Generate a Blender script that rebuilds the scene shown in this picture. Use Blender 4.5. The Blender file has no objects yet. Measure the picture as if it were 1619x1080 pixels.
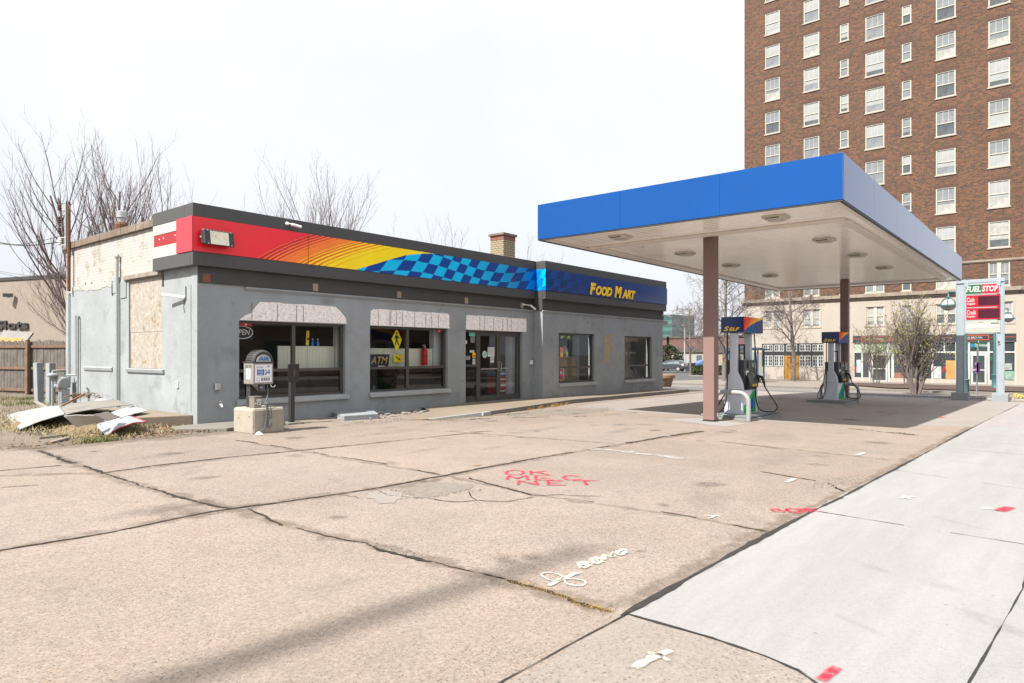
import bpy, math, random
from mathutils import Vector, Matrix
R_ = math.radians
sc = bpy.context.scene
col = sc.collection
rng = random.Random(7)

# ------------------------------------------------------------------ survey of the place
H = 1.55; FPX = 1079.0; CX = 809.5; HY = 559.0
YAW = math.atan2(1692 - CX, FPX)
FW = (math.cos(YAW), math.sin(YAW)); RT = (math.sin(YAW), -math.cos(YAW))
def clamp(v, a, b): return max(a, min(b, v))
def gz(x, y):
    fac = 1 - .08 * clamp(y - 6, 0, 8)
    w = clamp((x - 28) / 12, 0, 1)
    fac = fac + (1 - fac) * w
    z = -0.0165 * (clamp(x, 7, 64) - 7) * fac
    if y > 14: z += 0.0155 * min(y - 14, 14) * clamp(1 - (x - 7) / 20, 0, 1)
    return z
def ray(px, py):
    u = (px - CX) / FPX; v = (HY - py) / FPX
    return (FW[0] + u * RT[0], FW[1] + u * RT[1], v)
def G(px, py, off=0.0):
    d = ray(px, py); t = 10
    for _ in range(60):
        t = (gz(d[0] * t, d[1] * t) + off - H) / d[2]
    return Vector((d[0] * t, d[1] * t, H + d[2] * t))
def PY(px, py, y0):
    d = ray(px, py); t = y0 / d[1]; return Vector((d[0] * t, y0, H + d[2] * t))
def PX(px, py, x0):
    d = ray(px, py); t = x0 / d[0]; return Vector((x0, d[1] * t, H + d[2] * t))
def PD(px, py, t):
    d = ray(px, py); return Vector((d[0] * t, d[1] * t, H + d[2] * t))

def L(r, g, b):
    f = lambda c: (c / 255 / 12.92) if c / 255 <= .04045 else ((c / 255 + .055) / 1.055) ** 2.4
    return (f(r), f(g), f(b))

# ------------------------------------------------------------------ objects
def tag(o, label=None, cat=None, group=None, kind=None):
    if label: o['label'] = label
    if cat: o['category'] = cat
    if group: o['group'] = group
    if kind: o['kind'] = kind
    return o
WMAT = {}
def thing(name, loc, label, cat, rz=0.0, group=None, kind=None):
    o = bpy.data.objects.new(name, None); col.objects.link(o)
    o.empty_display_size = .2
    o.location = loc; o.rotation_euler = (0, 0, rz)
    WMAT[o.name] = Matrix.Translation(Vector(loc)) @ Matrix.Rotation(rz, 4, 'Z')
    return tag(o, label, cat, group, kind)
def link_mesh(name, me, parent=None, label=None):
    o = bpy.data.objects.new(name, me); col.objects.link(o)
    if parent is not None:
        o.parent = parent; WMAT[o.name] = WMAT[parent.name]
    else:
        WMAT[o.name] = Matrix.Identity(4)
    if label: o['label'] = label
    return o
def copy_tree(o, parent=None):
    c = o.copy(); col.objects.link(c); c.parent = parent
    for ch in list(o.children): copy_tree(ch, c)
    return c

class MB:
    """collects geometry for ONE mesh object"""
    def __init__(s): s.v = []; s.f = []; s.m = []; s.cur = 0; s.c = None
    def mat(s, i): s.cur = i; return s
    def add(s, vs, fs, col=None):
        b = len(s.v); s.v += [tuple(v) for v in vs]
        for f in fs: s.f.append(tuple(i + b for i in f)); s.m.append(s.cur)
        return s
    def box(s, x0, y0, z0, x1, y1, z1):
        if x1 < x0: x0, x1 = x1, x0
        if y1 < y0: y0, y1 = y1, y0
        if z1 < z0: z0, z1 = z1, z0
        return s.add([(x0, y0, z0), (x1, y0, z0), (x1, y1, z0), (x0, y1, z0), (x0, y0, z1), (x1, y0, z1), (x1, y1, z1), (x0, y1, z1)],
                     [(0, 3, 2, 1), (4, 5, 6, 7), (0, 1, 5, 4), (1, 2, 6, 5), (2, 3, 7, 6), (3, 0, 4, 7)])
    def quad(s, a, b, c, d): return s.add([a, b, c, d], [(0, 1, 2, 3)])
    def prism(s, pts, axis, a, b):
        """2-D outline extruded along an axis from a to b"""
        n = len(pts)
        def P(p, t):
            if axis == 'x': return (t, p[0], p[1])
            if axis == 'y': return (p[0], t, p[1])
            return (p[0], p[1], t)
        vs = [P(p, a) for p in pts] + [P(p, b) for p in pts]
        fs = [tuple(range(n))[::-1], tuple(range(n, 2 * n))] + [(i, (i + 1) % n, n + (i + 1) % n, n + i) for i in range(n)]
        return s.add(vs, fs)
    def tube(s, path, r, n=8, cap=True):
        pts = [Vector(p) for p in path]; k = len(pts)
        if not hasattr(r, '__len__'): r = [r] * k
        t0 = (pts[1] - pts[0]).normalized()
        up = Vector((0, 0, 1)) if abs(t0.z) < .9 else Vector((1, 0, 0))
        a = t0.cross(up).normalized(); vs = []
        for i, p in enumerate(pts):
            t = (pts[min(i + 1, k - 1)] - pts[max(i - 1, 0)])
            t = t.normalized() if t.length > 1e-9 else t0
            a = (a - t * a.dot(t)); a = a.normalized() if a.length > 1e-6 else t.orthogonal().normalized()
            b = t.cross(a)
            for j in range(n):
                q = 2 * math.pi * j / n
                vs.append(p + (a * math.cos(q) + b * math.sin(q)) * r[i])
        fs = [(i * n + j, i * n + (j + 1) % n, (i + 1) * n + (j + 1) % n, (i + 1) * n + j) for i in range(k - 1) for j in range(n)]
        if cap: fs += [tuple(range(n))[::-1], tuple(range((k - 1) * n, k * n))]
        return s.add(vs, fs)
    def lathe(s, prof, c=(0, 0, 0), n=20, axis='z'):
        vs = []
        for r, h in prof:
            for j in range(n):
                q = 2 * math.pi * j / n; x, y = r * math.cos(q), r * math.sin(q)
                p = (x, y, h) if axis == 'z' else ((x, h, y) if axis == 'y' else (h, x, y))
                vs.append((p[0] + c[0], p[1] + c[1], p[2] + c[2]))
        k = len(prof)
        fs = [(i * n + j, i * n + (j + 1) % n, (i + 1) * n + (j + 1) % n, (i + 1) * n + j) for i in range(k - 1) for j in range(n)]
        fs += [tuple(range(n))[::-1], tuple(range((k - 1) * n, k * n))]
        return s.add(vs, fs)
    def build(s, name, mats, parent=None, local=False, smooth=False, bevel=0, label=None, normals=True):
        me = bpy.data.meshes.new(name)
        vs = s.v
        if parent is not None and not local:
            im = WMAT[parent.name].inverted(); vs = [tuple(im @ Vector(v)) for v in vs]
        me.from_pydata(vs, [], s.f)
        if not isinstance(mats, (list, tuple)): mats = [mats]
        for m in mats: me.materials.append(m)
        if len(mats) > 1: me.polygons.foreach_set('material_index', s.m)
        if normals:
            import bmesh
            bm = bmesh.new(); bm.from_mesh(me); bmesh.ops.recalc_face_normals(bm, faces=bm.faces); bm.to_mesh(me); bm.free()
        uv_box(me)
        if smooth:
            me.polygons.foreach_set('use_smooth', [True] * len(me.polygons))
            try: me.set_sharp_from_angle(angle=R_(40))
            except Exception: pass
        o = link_mesh(name, me, parent, label)
        if bevel:
            b = o.modifiers.new('edge', 'BEVEL'); b.width = bevel; b.segments = 2; b.limit_method = 'ANGLE'; b.angle_limit = R_(40)
        return o
def uv_box(me):
    uv = me.uv_layers.new(name='UVMap'); dat = [0.0] * (2 * len(me.loops)); V = me.vertices
    for p in me.polygons:
        n = p.normal; ax, ay, az = abs(n.x), abs(n.y), abs(n.z)
        for li in p.loop_indices:
            c = V[me.loops[li].vertex_index].co
            if az >= ax and az >= ay: a, b = c.x, c.y
            elif ax >= ay: a, b = c.y, c.z
            else: a, b = c.x, c.z
            dat[2 * li] = a; dat[2 * li + 1] = b
    uv.data.foreach_set('uv', dat)
def one(name, mats, fn, parent=None, **k):
    m = MB(); fn(m); return m.build(name, mats, parent, **k)
def boxo(name, mat, b, parent=None, **k): return MB().box(*b).build(name, mat, parent, **k)
def tubeo(name, mat, path, r, parent=None, n=8, **k): return MB().tube(path, r, n).build(name, mat, parent, smooth=True, **k)

def painted(name, org, U, V, nu, nv, fn, mat, parent, label=None, local=False):
    """a flat printed sheet: a fine grid, each cell carrying its ink colour"""
    org, U, V = Vector(org), Vector(U), Vector(V)
    vs = [org + U * (i / nu) + V * (j / nv) for j in range(nv + 1) for i in range(nu + 1)]
    w = nu + 1
    fs = [(j * w + i, j * w + i + 1, (j + 1) * w + i + 1, (j + 1) * w + i) for j in range(nv) for i in range(nu)]
    if parent is not None and not local:
        im = WMAT[parent.name].inverted(); vs = [im @ v for v in vs]
    me = bpy.data.meshes.new(name); me.from_pydata([tuple(v) for v in vs], [], fs); me.materials.append(mat)
    ca = me.color_attributes.new('ink', 'FLOAT_COLOR', 'CORNER'); dat = []
    for j in range(nv):
        for i in range(nu):
            c = fn((i + .5) / nu, (j + .5) / nv); dat += [c[0], c[1], c[2], 1.0] * 4
    ca.data.foreach_set('color', dat); uv_box(me)
    return link_mesh(name, me, parent, label)

def text_mesh(s, size, offset=0.0, shear=0.0, extrude=0.0, spacing=1.0):
    cu = bpy.data.curves.new('t', 'FONT'); cu.body = s; cu.size = size; cu.offset = offset; cu.shear = shear; cu.extrude = extrude; cu.space_character = spacing
    cu.resolution_u = 4
    o = bpy.data.objects.new('t', cu); col.objects.link(o)
    dg = bpy.context.evaluated_depsgraph_get(); dg.update()
    me = bpy.data.meshes.new_from_object(o.evaluated_get(dg))
    col.objects.unlink(o); bpy.data.objects.remove(o); bpy.data.curves.remove(cu)
    return me
def text_obj(name, s, mat, org, U, V, height, parent=None, width=None, offset=0.0, shear=0.0, extrude=0.003, spacing=1.0, label=None, local=False, off=.004, caps=None):
    """lettering whose lower left corner is at org, running along U, standing along V"""
    U = Vector(U).normalized(); V = Vector(V).normalized(); N = U.cross(V)
    parts = []; x = 0.0
    if caps is None: runs = [(s, 1.0)]
    else:
        runs = []
        for w in s.split(' '):
            runs.append((w[0], 1.0))
            if len(w) > 1: runs.append((w[1:], caps))
            runs.append((None, .30))
        runs = runs[:-1]
    vs, fs = [], []
    for t, k in runs:
        if t is None: x += k; continue
        me = text_mesh(t, k, offset * k, shear, 0, spacing)
        xs = [v.co.x for v in me.vertices]; b = len(vs); x0 = min(xs)
        vs += [(v.co.x - x0 + x, v.co.y, 0) for v in me.vertices]
        fs += [tuple(i + b for i in p.vertices) for p in me.polygons]
        x += max(xs) - x0 + (-.015 if caps else .06) * k
        bpy.data.meshes.remove(me)
    ys = [v[1] for v in vs]; xs = [v[0] for v in vs]
    y0, y1, x0, x1 = min(ys), max(ys), min(xs), max(xs)
    sy = height / (y1 - y0); sx = sy if width is None else width / (x1 - x0)
    org = Vector(org)
    P = [org + U * ((v[0] - x0) * sx) + V * ((v[1] - y0) * sy) + N * off for v in vs]
    n = len(P); m = MB()
    if extrude > .006:
        # extruded rim
        from collections import Counter
        cnt = Counter()
        for f in fs:
            for i in range(len(f)): cnt[tuple(sorted((f[i], f[(i + 1) % len(f)])))] += 1
        Q = [p + N * extrude for p in P]
        m.add(P + Q, [tuple(i + n for i in f) for f in fs] + [tuple(reversed(f)) for f in fs] + [(a, b, b + n, a + n) for (a, b), c in cnt.items() if c == 1])
    else: m.add(P, fs)
    return m.build(name, mat, parent, local=local, label=label, normals=extrude > .006)

# ------------------------------------------------------------------ materials
def newmat(name):
    m = bpy.data.materials.new(name); m.use_nodes = True; nt = m.node_tree
    return m, nt, nt.nodes, nt.links, nt.nodes['Principled BSDF']
def node(nt, t, **k):
    n = nt.nodes.new(t)
    for a, v in k.items():
        if a.startswith('i_'): n.inputs[a[2:].replace('_', ' ')].default_value = v
        else: setattr(n, a, v)
    return n
def noise(nt, vec, scale, detail=4, rough=.6, dist=0):
    n = node(nt, 'ShaderNodeTexNoise'); n.inputs['Scale'].default_value = scale; n.inputs['Detail'].default_value = detail
    n.inputs['Roughness'].default_value = rough; n.inputs['Distortion'].default_value = dist
    nt.links.new(vec, n.inputs['Vector']); return n.outputs['Fac']
def ramp(nt, fac, stops, interp='LINEAR'):
    r = node(nt, 'ShaderNodeValToRGB'); e = r.color_ramp.elements; r.color_ramp.interpolation = interp
    while len(e) < len(stops): e.new(.5)
    for k, (p, c) in zip(e, stops):
        k.position = p; k.color = (c if hasattr(c, '__len__') else (c, c, c))[:3] + (1,) if hasattr(c, '__len__') else (c, c, c, 1)
    nt.links.new(fac, r.inputs['Fac']); return r.outputs['Color']
def mix(nt, fac, a, b, mode='MIX'):
    n = node(nt, 'ShaderNodeMix', data_type='RGBA', blend_type=mode)
    for sock, v in ((n.inputs[0], fac), (n.inputs[6], a), (n.inputs[7], b)):
        if isinstance(v, (int, float)): sock.default_value = v if sock == n.inputs[0] else (v, v, v, 1)
        elif hasattr(v, '__len__'): sock.default_value = tuple(v[:3]) + (1,)
        else: nt.links.new(v, sock)
    return n.outputs[2]
def M_paint(name, c, lo=.15, hi=.95, sc_=24):
    """thin sprayed paint: ragged, the concrete shows through"""
    c = sc3(c, ALB.get(name, 1)); m, nt, N, K, b = newmat(name); v = coords(nt)
    b.inputs['Base Color'].default_value = c + (1,); b.inputs['Roughness'].default_value = .8; b.inputs['Specular IOR Level'].default_value = .2
    a = ramp(nt, noise(nt, v, sc_, 7, .78), [(.36, lo), (.53, hi)]); ink = node(nt, 'ShaderNodeVertexColor', layer_name='ink'); K.new(mix(nt, 1.0, a, ink.outputs['Color'], 'MULTIPLY'), b.inputs['Alpha'])
    return m
def coords(nt, kind='Object'): return node(nt, 'ShaderNodeTexCoord').outputs[kind]
def bump(nt, bsdf, h, strength, dist=.01):
    b = node(nt, 'ShaderNodeBump'); b.inputs['Strength'].default_value = strength; b.inputs['Distance'].default_value = dist
    nt.links.new(h, b.inputs['Height']); nt.links.new(b.outputs['Normal'], bsdf.inputs['Normal'])
ALB = dict(tan_concrete=.41, grey_concrete=.55, pale_concrete=.415, pinkish_concrete=.58, forecourt_concrete=.62, buff_concrete=.42, kerb_concrete=.45, painted_kerb=.55, asphalt=.45, far_asphalt=.45, dirt=.45,
    mulch=.8, crumbled_concrete=.42, white_paint=.6, cream_paint=.6, pink_paint=.6, red_paint=.6, orange_paint=.6, street_concrete=.42, far_walk_concrete=.42, grey_stucco=.98, painted_sill=.95,
    painted_white_brick=.47, dirty_white_board=.55, faded_red_panel=.5, red_vinyl=.62, yellow_strand_board=.50, clay_coping=.6, yellow_brick=.6, red_brick=.7, brown_column=.74, pump_grey=1.85, bright_green_panel=.8,
    pale_grey_paint=.55, painted_island=.5, pylon_grey_paint=.62, painted_concrete=.55, sign_red=.55, sign_green=.55, sign_white=.5, dead_price_display=.55, blank_reader_board=.5, teal_paint=.6, lamp_glass=.6, street_sign_green=.6, purple_notice=.5,
    weathered_fence_board=.75, brown_fence_rail=.75, tan_stucco=.55, dry_leaves=.6, dry_grass=.55, green_grass=.65, white_panel=1.2, straw_heap=.55, golden_weed=.6, grey_bark=.6, bark=.75, reddish_twig=1.0, yellow_green_bud=.65, hedge_leaf=.7, evergreen_leaf=.7,
    mixed_brown_brick=.37, brick_head=.38, limestone=.56, weathered_cornice=.52, cream_window_frame=.55, pane_blind_and_sky=.50, pane_net_and_sky=.5, pane_open=.5, pane_with_curtain=.5, pane_yellow_blind=.5, white_shop_frame=.55, golden_wood=.55, navy_signboard=.7, orange_trim=.6,
    green_glass=.5, green_glass_dark=.5, far_red_brick=.5, far_white_wall=.5, far_brown_roof=.6, cream_wall=.5, terracotta=.5, cast_concrete_block=.62, bollard_paint=.6, bollard_cap=.6, grey_sheet=.55, white_sheet=.6, pale_blue_sheet=.6, beige_sheet=.55, mirrored_brick=.6, pale_parapet=.6, dirt_filled_joint=.27, render_flake=.6, yellow_sign=.8)
def sc3(c, k): return tuple(min(1, x * k) for x in c[:3])
def M(name, c, rough=.6, metal=0, var=.12, scale=2.5, stain=None, stain_at=.62, stain_scale=1.3, bmp=0, bscale=40, spec=.5, coat=0, sheen=0):
    k_ = ALB.get(name, 1); c = sc3(c, k_); stain = sc3(stain, k_) if stain else stain
    m, nt, N, K, b = newmat(name); v = coords(nt)
    base = ramp(nt, noise(nt, v, scale, 6, .65), [(.3, sc3(c, 1 - var)), (.7, sc3(c, 1 + var))])
    if stain:
        f = ramp(nt, noise(nt, v, stain_scale, 8, .7, .4), [(stain_at, 0.0), (stain_at + .1, 1.0)])
        base = mix(nt, f, base, stain)
    K.new(base, b.inputs['Base Color']); b.inputs['Roughness'].default_value = rough; b.inputs['Metallic'].default_value = metal
    b.inputs['Specular IOR Level'].default_value = spec; b.inputs['Coat Weight'].default_value = coat; b.inputs['Sheen Weight'].default_value = sheen; b.inputs['Sheen Roughness'].default_value = .25; b.inputs['Sheen Tint'].default_value = (.85, .9, 1, 1)
    if bmp: bump(nt, b, noise(nt, v, bscale, 5, .7), bmp)
    return m
def M_ink(name, rough=.35, spec=.5, var=.05):
    m, nt, N, K, b = newmat(name)
    a = node(nt, 'ShaderNodeVertexColor', layer_name='ink')
    f = ramp(nt, noise(nt, coords(nt), 1.7, 6, .7), [(.3, 1 - var), (.7, 1 + var)])
    K.new(mix(nt, 1.0, a.outputs['Color'], f, 'MULTIPLY'), b.inputs['Base Color'])
    b.inputs['Roughness'].default_value = rough; b.inputs['Specular IOR Level'].default_value = spec
    return m
def M_brick(name, c1, c2, mortar, c3=None, bw=.215, rh=.075, ms=.01, rough=.85, mottle=6, amt=.5, stain=None, stain_at=.6):
    k_ = ALB.get(name, 1); c1, c2, mortar = sc3(c1, k_), sc3(c2, k_), sc3(mortar, k_); c3 = sc3(c3, k_) if c3 else c3; stain = sc3(stain, k_) if stain else stain
    m, nt, N, K, b = newmat(name); v = coords(nt, 'UV')
    t = node(nt, 'ShaderNodeTexBrick'); K.new(v, t.inputs['Vector'])
    t.inputs['Scale'].default_value = 1; t.inputs['Brick Width'].default_value = bw; t.inputs['Row Height'].default_value = rh; t.inputs['Mortar Size'].default_value = ms
    t.inputs['Color1'].default_value = c1 + (1,); t.inputs['Color2'].default_value = c2 + (1,); t.inputs['Mortar'].default_value = mortar + (1,); t.inputs['Bias'].default_value = -.1
    base = t.outputs['Color']
    if c3:
        f = ramp(nt, noise(nt, v, mottle, 3, .8), [(.5, 0.0), (.62, amt)])
        f2 = mix(nt, t.outputs['Fac'], f, 0.0)
        base = mix(nt, f2, base, c3)
    big = ramp(nt, noise(nt, v, .25, 6, .65), [(.3, .88), (.7, 1.1)])
    base = mix(nt, 1.0, base, big, 'MULTIPLY')
    if stain:
        f = ramp(nt, noise(nt, v, 1.6, 8, .75, .3), [(stain_at, 0.0), (stain_at + .06, 1.0)]); base = mix(nt, f, base, stain)
    K.new(base, b.inputs['Base Color']); b.inputs['Roughness'].default_value = rough
    inv = node(nt, 'ShaderNodeMath', operation='SUBTRACT'); inv.inputs[0].default_value = 1; K.new(t.outputs['Fac'], inv.inputs[1])
    bump(nt, b, inv.outputs[0], .5, .008)
    return m
def M_glass(name, tint=(.75, .8, .8), ior=1.5, gloss=1.0):
    m = bpy.data.materials.new(name); m.use_nodes = True; nt = m.node_tree; nt.nodes.clear(); K = nt.links
    out = node(nt, 'ShaderNodeOutputMaterial'); tr = node(nt, 'ShaderNodeBsdfTransparent'); tr.inputs[0].default_value = tint + (1,)
    gl = node(nt, 'ShaderNodeBsdfGlossy'); gl.inputs['Roughness'].default_value = .01; gl.inputs['Color'].default_value = (gloss, gloss, gloss, 1)
    ge = node(nt, 'ShaderNodeNewGeometry'); dt = node(nt, 'ShaderNodeVectorMath', operation='DOT_PRODUCT'); K.new(ge.outputs['Incoming'], dt.inputs[0]); K.new(ge.outputs['Normal'], dt.inputs[1])
    def mth(op, a, b=None):
        n = node(nt, 'ShaderNodeMath', operation=op)
        for i, q in enumerate((a, b)):
            if q is None: continue
            if isinstance(q, (int, float)): n.inputs[i].default_value = q
            else: K.new(q, n.inputs[i])
        return n
    fr = mth('ADD', mth('MULTIPLY', mth('POWER', mth('SUBTRACT', 1.0, mth('ABSOLUTE', dt.outputs['Value']).outputs[0]).outputs[0], 5.0).outputs[0], .90).outputs[0], .06)
    bp = node(nt, 'ShaderNodeBump'); bp.inputs['Strength'].default_value = .03; bp.inputs['Distance'].default_value = .02
    K.new(noise(nt, coords(nt), 1.4, 1), bp.inputs['Height']); K.new(bp.outputs[0], gl.inputs['Normal'])
    mx = node(nt, 'ShaderNodeMixShader'); K.new(fr.outputs[0], mx.inputs[0]); K.new(tr.outputs[0], mx.inputs[1]); K.new(gl.outputs[0], mx.inputs[2]); K.new(mx.outputs[0], out.inputs[0])
    return m

def M_concrete(name, c, speck=.5, agg=70, var=.14, stain=.5, dark=(.16, .13, .11), streak=False, slabs=False):
    """old cast concrete: blotches, exposed stones, oil and dirt stains"""
    k_ = ALB.get(name, 1); c = sc3(c, k_); dark = sc3(dark, k_)
    m, nt, N, K, b = newmat(name); v = coords(nt)
    if streak:
        mp = node(nt, 'ShaderNodeMapping'); mp.inputs['Scale'].default_value = (.35, 2.2, 1); K.new(v, mp.inputs['Vector']); vs = mp.outputs[0]
    else: vs = v
    big = noise(nt, vs, .55, 8, .68, .3); mid = noise(nt, vs, 3.2, 8, .7, .2); fine = noise(nt, v, 45, 4, .75)
    base = ramp(nt, big, [(.28, sc3(c, 1 - var)), (.5, c), (.72, sc3(c, 1 + var))])
    base = mix(nt, 1.0, base, ramp(nt, mid, [(.3, 1 - var * .6), (.7, 1 + var * .5)]), 'MULTIPLY')
    base = mix(nt, 1.0, base, ramp(nt, fine, [(.3, 1 - .30 * speck), (.7, 1 + .22 * speck)]), 'MULTIPLY')
    if slabs:
        # every cast slab has its own tone
        tn = node(nt, 'ShaderNodeVertexColor', layer_name='ink'); base = mix(nt, 1.0, base, tn.outputs['Color'], 'MULTIPLY')
        # rubbed and washed patches, tyre-dark and bleached
        pt = noise(nt, v, .9, 9, .72, 1.2)
        base = mix(nt, 1.0, base, ramp(nt, pt, [(.28, (.80, .79, .79)), (.42, (1, .995, .99)), (.58, (1, .985, .965)), (.75, (1.10, 1.06, 1.02))]), 'MULTIPLY')
        v2 = node(nt, 'ShaderNodeTexVoronoi'); v2.inputs['Scale'].default_value = 42; K.new(v, v2.inputs['Vector']); s2 = node(nt, 'ShaderNodeSeparateColor'); K.new(v2.outputs['Color'], s2.inputs[0])
        big = ramp(nt, s2.outputs[1], [(0, (.38, .37, .38)), (.05, (.5, .46, .44)), (.10, (1, 1, 1)), (.92, (1, 1, 1)), (.925, (1.22, 1.22, 1.22))], 'CONSTANT')
        e2 = ramp(nt, v2.outputs['Distance'], [(.16, 1.0), (.24, 0.0)]); wr = ramp(nt, noise(nt, v, .6, 5, .6), [(.44, 0.0), (.60, 1.0)])
        base = mix(nt, mix(nt, 1.0, e2, wr, 'MULTIPLY'), base, mix(nt, 1.0, base, big, 'MULTIPLY'))
    if speck > .2:
        vo = node(nt, 'ShaderNodeTexVoronoi'); vo.inputs['Scale'].default_value = agg; K.new(v, vo.inputs['Vector'])
        sep = node(nt, 'ShaderNodeSeparateColor'); K.new(vo.outputs['Color'], sep.inputs[0])
        st = ramp(nt, sep.outputs[0], [(0.0, (.22, .22, .24)), (.09, (.4, .38, .38)), (.13, (.62, .56, .53)), (.20, (1, 1, 1)), (.82, (1, 1, 1)), (.83, (1.0, .72, .6)), (.9, (1, .8, .7)), (.91, (1.35, 1.35, 1.35)), (1.0, (1.3, 1.25, 1.2))], 'CONSTANT')
        edge = ramp(nt, vo.outputs['Distance'], [(.34, 1.0), (.56, 0.0)])
        # worn patches show more stone
        worn = ramp(nt, noise(nt, v, .45, 5, .6), [(.36, .4), (.60, 1.0)])
        amt = mix(nt, 1.0, edge, worn, 'MULTIPLY'); amt = mix(nt, 1.0, amt, speck, 'MULTIPLY')
        base = mix(nt, amt, base, mix(nt, 1.0, base, st, 'MULTIPLY'))
    f = ramp(nt, noise(nt, vs, 1.1, 9, .74, .6), [(.60, 0.0), (.74, stain)])
    base = mix(nt, f, base, mix(nt, .6, base, dark))
    spots = ramp(nt, noise(nt, v, 5.5, 3, .5), [(.74, 0.0), (.79, stain * .9)])
    base = mix(nt, spots, base, dark)
    K.new(base, b.inputs['Base Color']); b.inputs['Roughness'].default_value = .88; b.inputs['Specular IOR Level'].default_value = .25
    hsum = node(nt, 'ShaderNodeMath', operation='ADD'); K.new(fine, hsum.inputs[0]); K.new(mid, hsum.inputs[1])
    bump(nt, b, hsum.outputs[0], .35 * (.4 + speck), .006)
    return m

TAN = M_concrete('tan_concrete', (.590, .492, .420), speck=1.1, agg=92, var=.10, stain=.34, dark=(.24, .19, .16), slabs=True)
OLDWALK = M_concrete('grey_concrete', (.43, .375, .33), speck=.75, agg=60, var=.10, stain=.3)
NEWWALK = M_concrete('pale_concrete', (.62, .605, .595), speck=.25, agg=90, var=.10, stain=.42, dark=(.36, .335, .32), streak=True)
PINKWALK = M_concrete('pinkish_concrete', (.47, .43, .42), speck=.15, var=.08, stain=.3, dark=(.22, .2, .19), streak=True)
FORECOURT = M_concrete('forecourt_concrete', (.40, .358, .33), speck=.2, var=.08, stain=.4, dark=(.17, .15, .14))
STOREWALK = M_concrete('buff_concrete', (.50, .41, .31), speck=.2, var=.1, stain=.4)
PATCH = M_concrete('patch_concrete', (.235, .21, .19), speck=.2, var=.08, stain=.15)
KERBC = M_concrete('kerb_concrete', (.40, .37, .33), speck=.3, var=.15, stain=.6)
PALEKERB = M('painted_kerb', (.55, .56, .57), .8, var=.15, stain=(.3, .28, .26), stain_at=.6, stain_scale=6, bmp=.3)
ASPHALT = M_concrete('asphalt', (.20, .195, .195), speck=.4, agg=50, var=.12, stain=.3, dark=(.08, .08, .08))
ASPHALT2 = M_concrete('far_asphalt', (.30, .29, .285), speck=.2, var=.12, stain=.3, dark=(.15, .15, .15))
DIRT = M_concrete('dirt', (.36, .30, .235), speck=.8, agg=35, var=.25, stain=.6, dark=(.16, .12, .08))
JOINT = M('dirt_filled_joint', (.062, .044, .030), .95, var=.6, scale=25, stain=(.19, .135, .085), stain_at=.57, stain_scale=7, bmp=.8, bscale=90)
TAR = M('tar_joint', (.020, .018, .017), .8, var=.5, scale=18, bmp=.5, bscale=60)
MULCH = M('mulch', (.075, .045, .035), .95, var=.5, scale=14, bmp=1, bscale=30)
GRAVEL = M('crumbled_concrete', (.42, .36, .30), .95, var=.25, scale=20, bmp=.8, bscale=50)
PINK = M_paint('pink_paint', L(238, 70, 100))
WHITEP = M_paint('white_paint', (.80, .79, .76))
CREAMP = M_paint('cream_paint', (.86, .82, .70))
REDP = M_paint('red_paint', L(222, 60, 85))
ORANGEP = M_paint('orange_paint', L(235, 130, 80))

STUCCO = M('grey_stucco', (.275, .295, .308), .75, var=.13, scale=1.0, stain=(.225, .24, .248), stain_at=.55, stain_scale=1.7, bmp=.8, bscale=7, spec=.3)
SILL = M('painted_sill', (.33, .345, .35), .7, var=.1, bmp=.3, bscale=20)
WHITEBRICK = M_brick('painted_white_brick', (.68, .61, .50), (.74, .69, .61), (.50, .42, .32), c3=(.46, .30, .18), bw=.22, rh=.078, ms=.009, mottle=5, amt=.5, stain=(.74, .725, .69), stain_at=.40)
FASCIA = M('charcoal_metal', (.058, .057, .056), .5, var=.06, scale=1, bmp=.05, bscale=3)
FRIEZE = M('charcoal_board', (.047, .045, .044), .62, var=.08, scale=1)
WHITEBOARD = M('dirty_white_board', (.72, .70, .66), .6, var=.06)
REDWORN = M('faded_red_panel', L(196, 44, 52), .5, var=.1)
REDWRAP = M('red_vinyl', L(225, 50, 64), .3, var=.06, coat=.2)
INK = M_ink('printed_vinyl', .3)
INKM = M_ink('printed_sign', .6, .3)
NAVYF = None
BRONZE = M('bronze_frame', (.062, .055, .047), .45, var=.1)
GLASS = M_glass('shop_glass', (.88, .91, .91))
GLASSLOW = M_glass('tinted_shop_glass', (.10, .08, .07), gloss=.8)
OSB_W = M('weathered_strand_board', (.86, .80, .78), .85, var=.22, scale=17, stain=(.44, .32, .25), stain_at=.55, stain_scale=19, bmp=.5, bscale=40)
OSB_Y = M('yellow_strand_board', (.62, .56, .48), .85, var=.28, scale=13, stain=(.42, .27, .14), stain_at=.55, stain_scale=3.2, bmp=.4, bscale=30)
PLYTAN = M('bare_plywood', (.36, .28, .20), .85, var=.15, scale=8, bmp=.3)
OLDWOOD = M('grey_wood', (.22, .19, .165), .9, var=.3, scale=6, bmp=.5)
COPING = M('clay_coping', (.26, .20, .15), .85, var=.25, scale=5, stain=(.36, .30, .24), stain_at=.55, bmp=.4)
RUST = M('rusty_steel', (.115, .052, .03), .85, var=.4, scale=14, bmp=.4)
GALV = M('galvanised_steel', (.42, .43, .44), .45, metal=.6, var=.15, scale=9)
GREYPIPE = M('grey_pipe', (.27, .29, .30), .6, var=.1)
DARKSTEEL = M('dark_steel', (.03, .03, .03), .5, var=.2)
WHITEPL = M('white_plastic', (.72, .72, .70), .45, var=.06)
CREAMPANEL = M('cream_panel', (.80, .78, .63), .6, var=.05)
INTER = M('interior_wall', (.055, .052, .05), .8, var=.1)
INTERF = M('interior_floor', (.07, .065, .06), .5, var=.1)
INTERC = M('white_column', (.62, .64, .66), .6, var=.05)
ROOFM = M('roof_membrane', (.22, .21, .2), .9)
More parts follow.
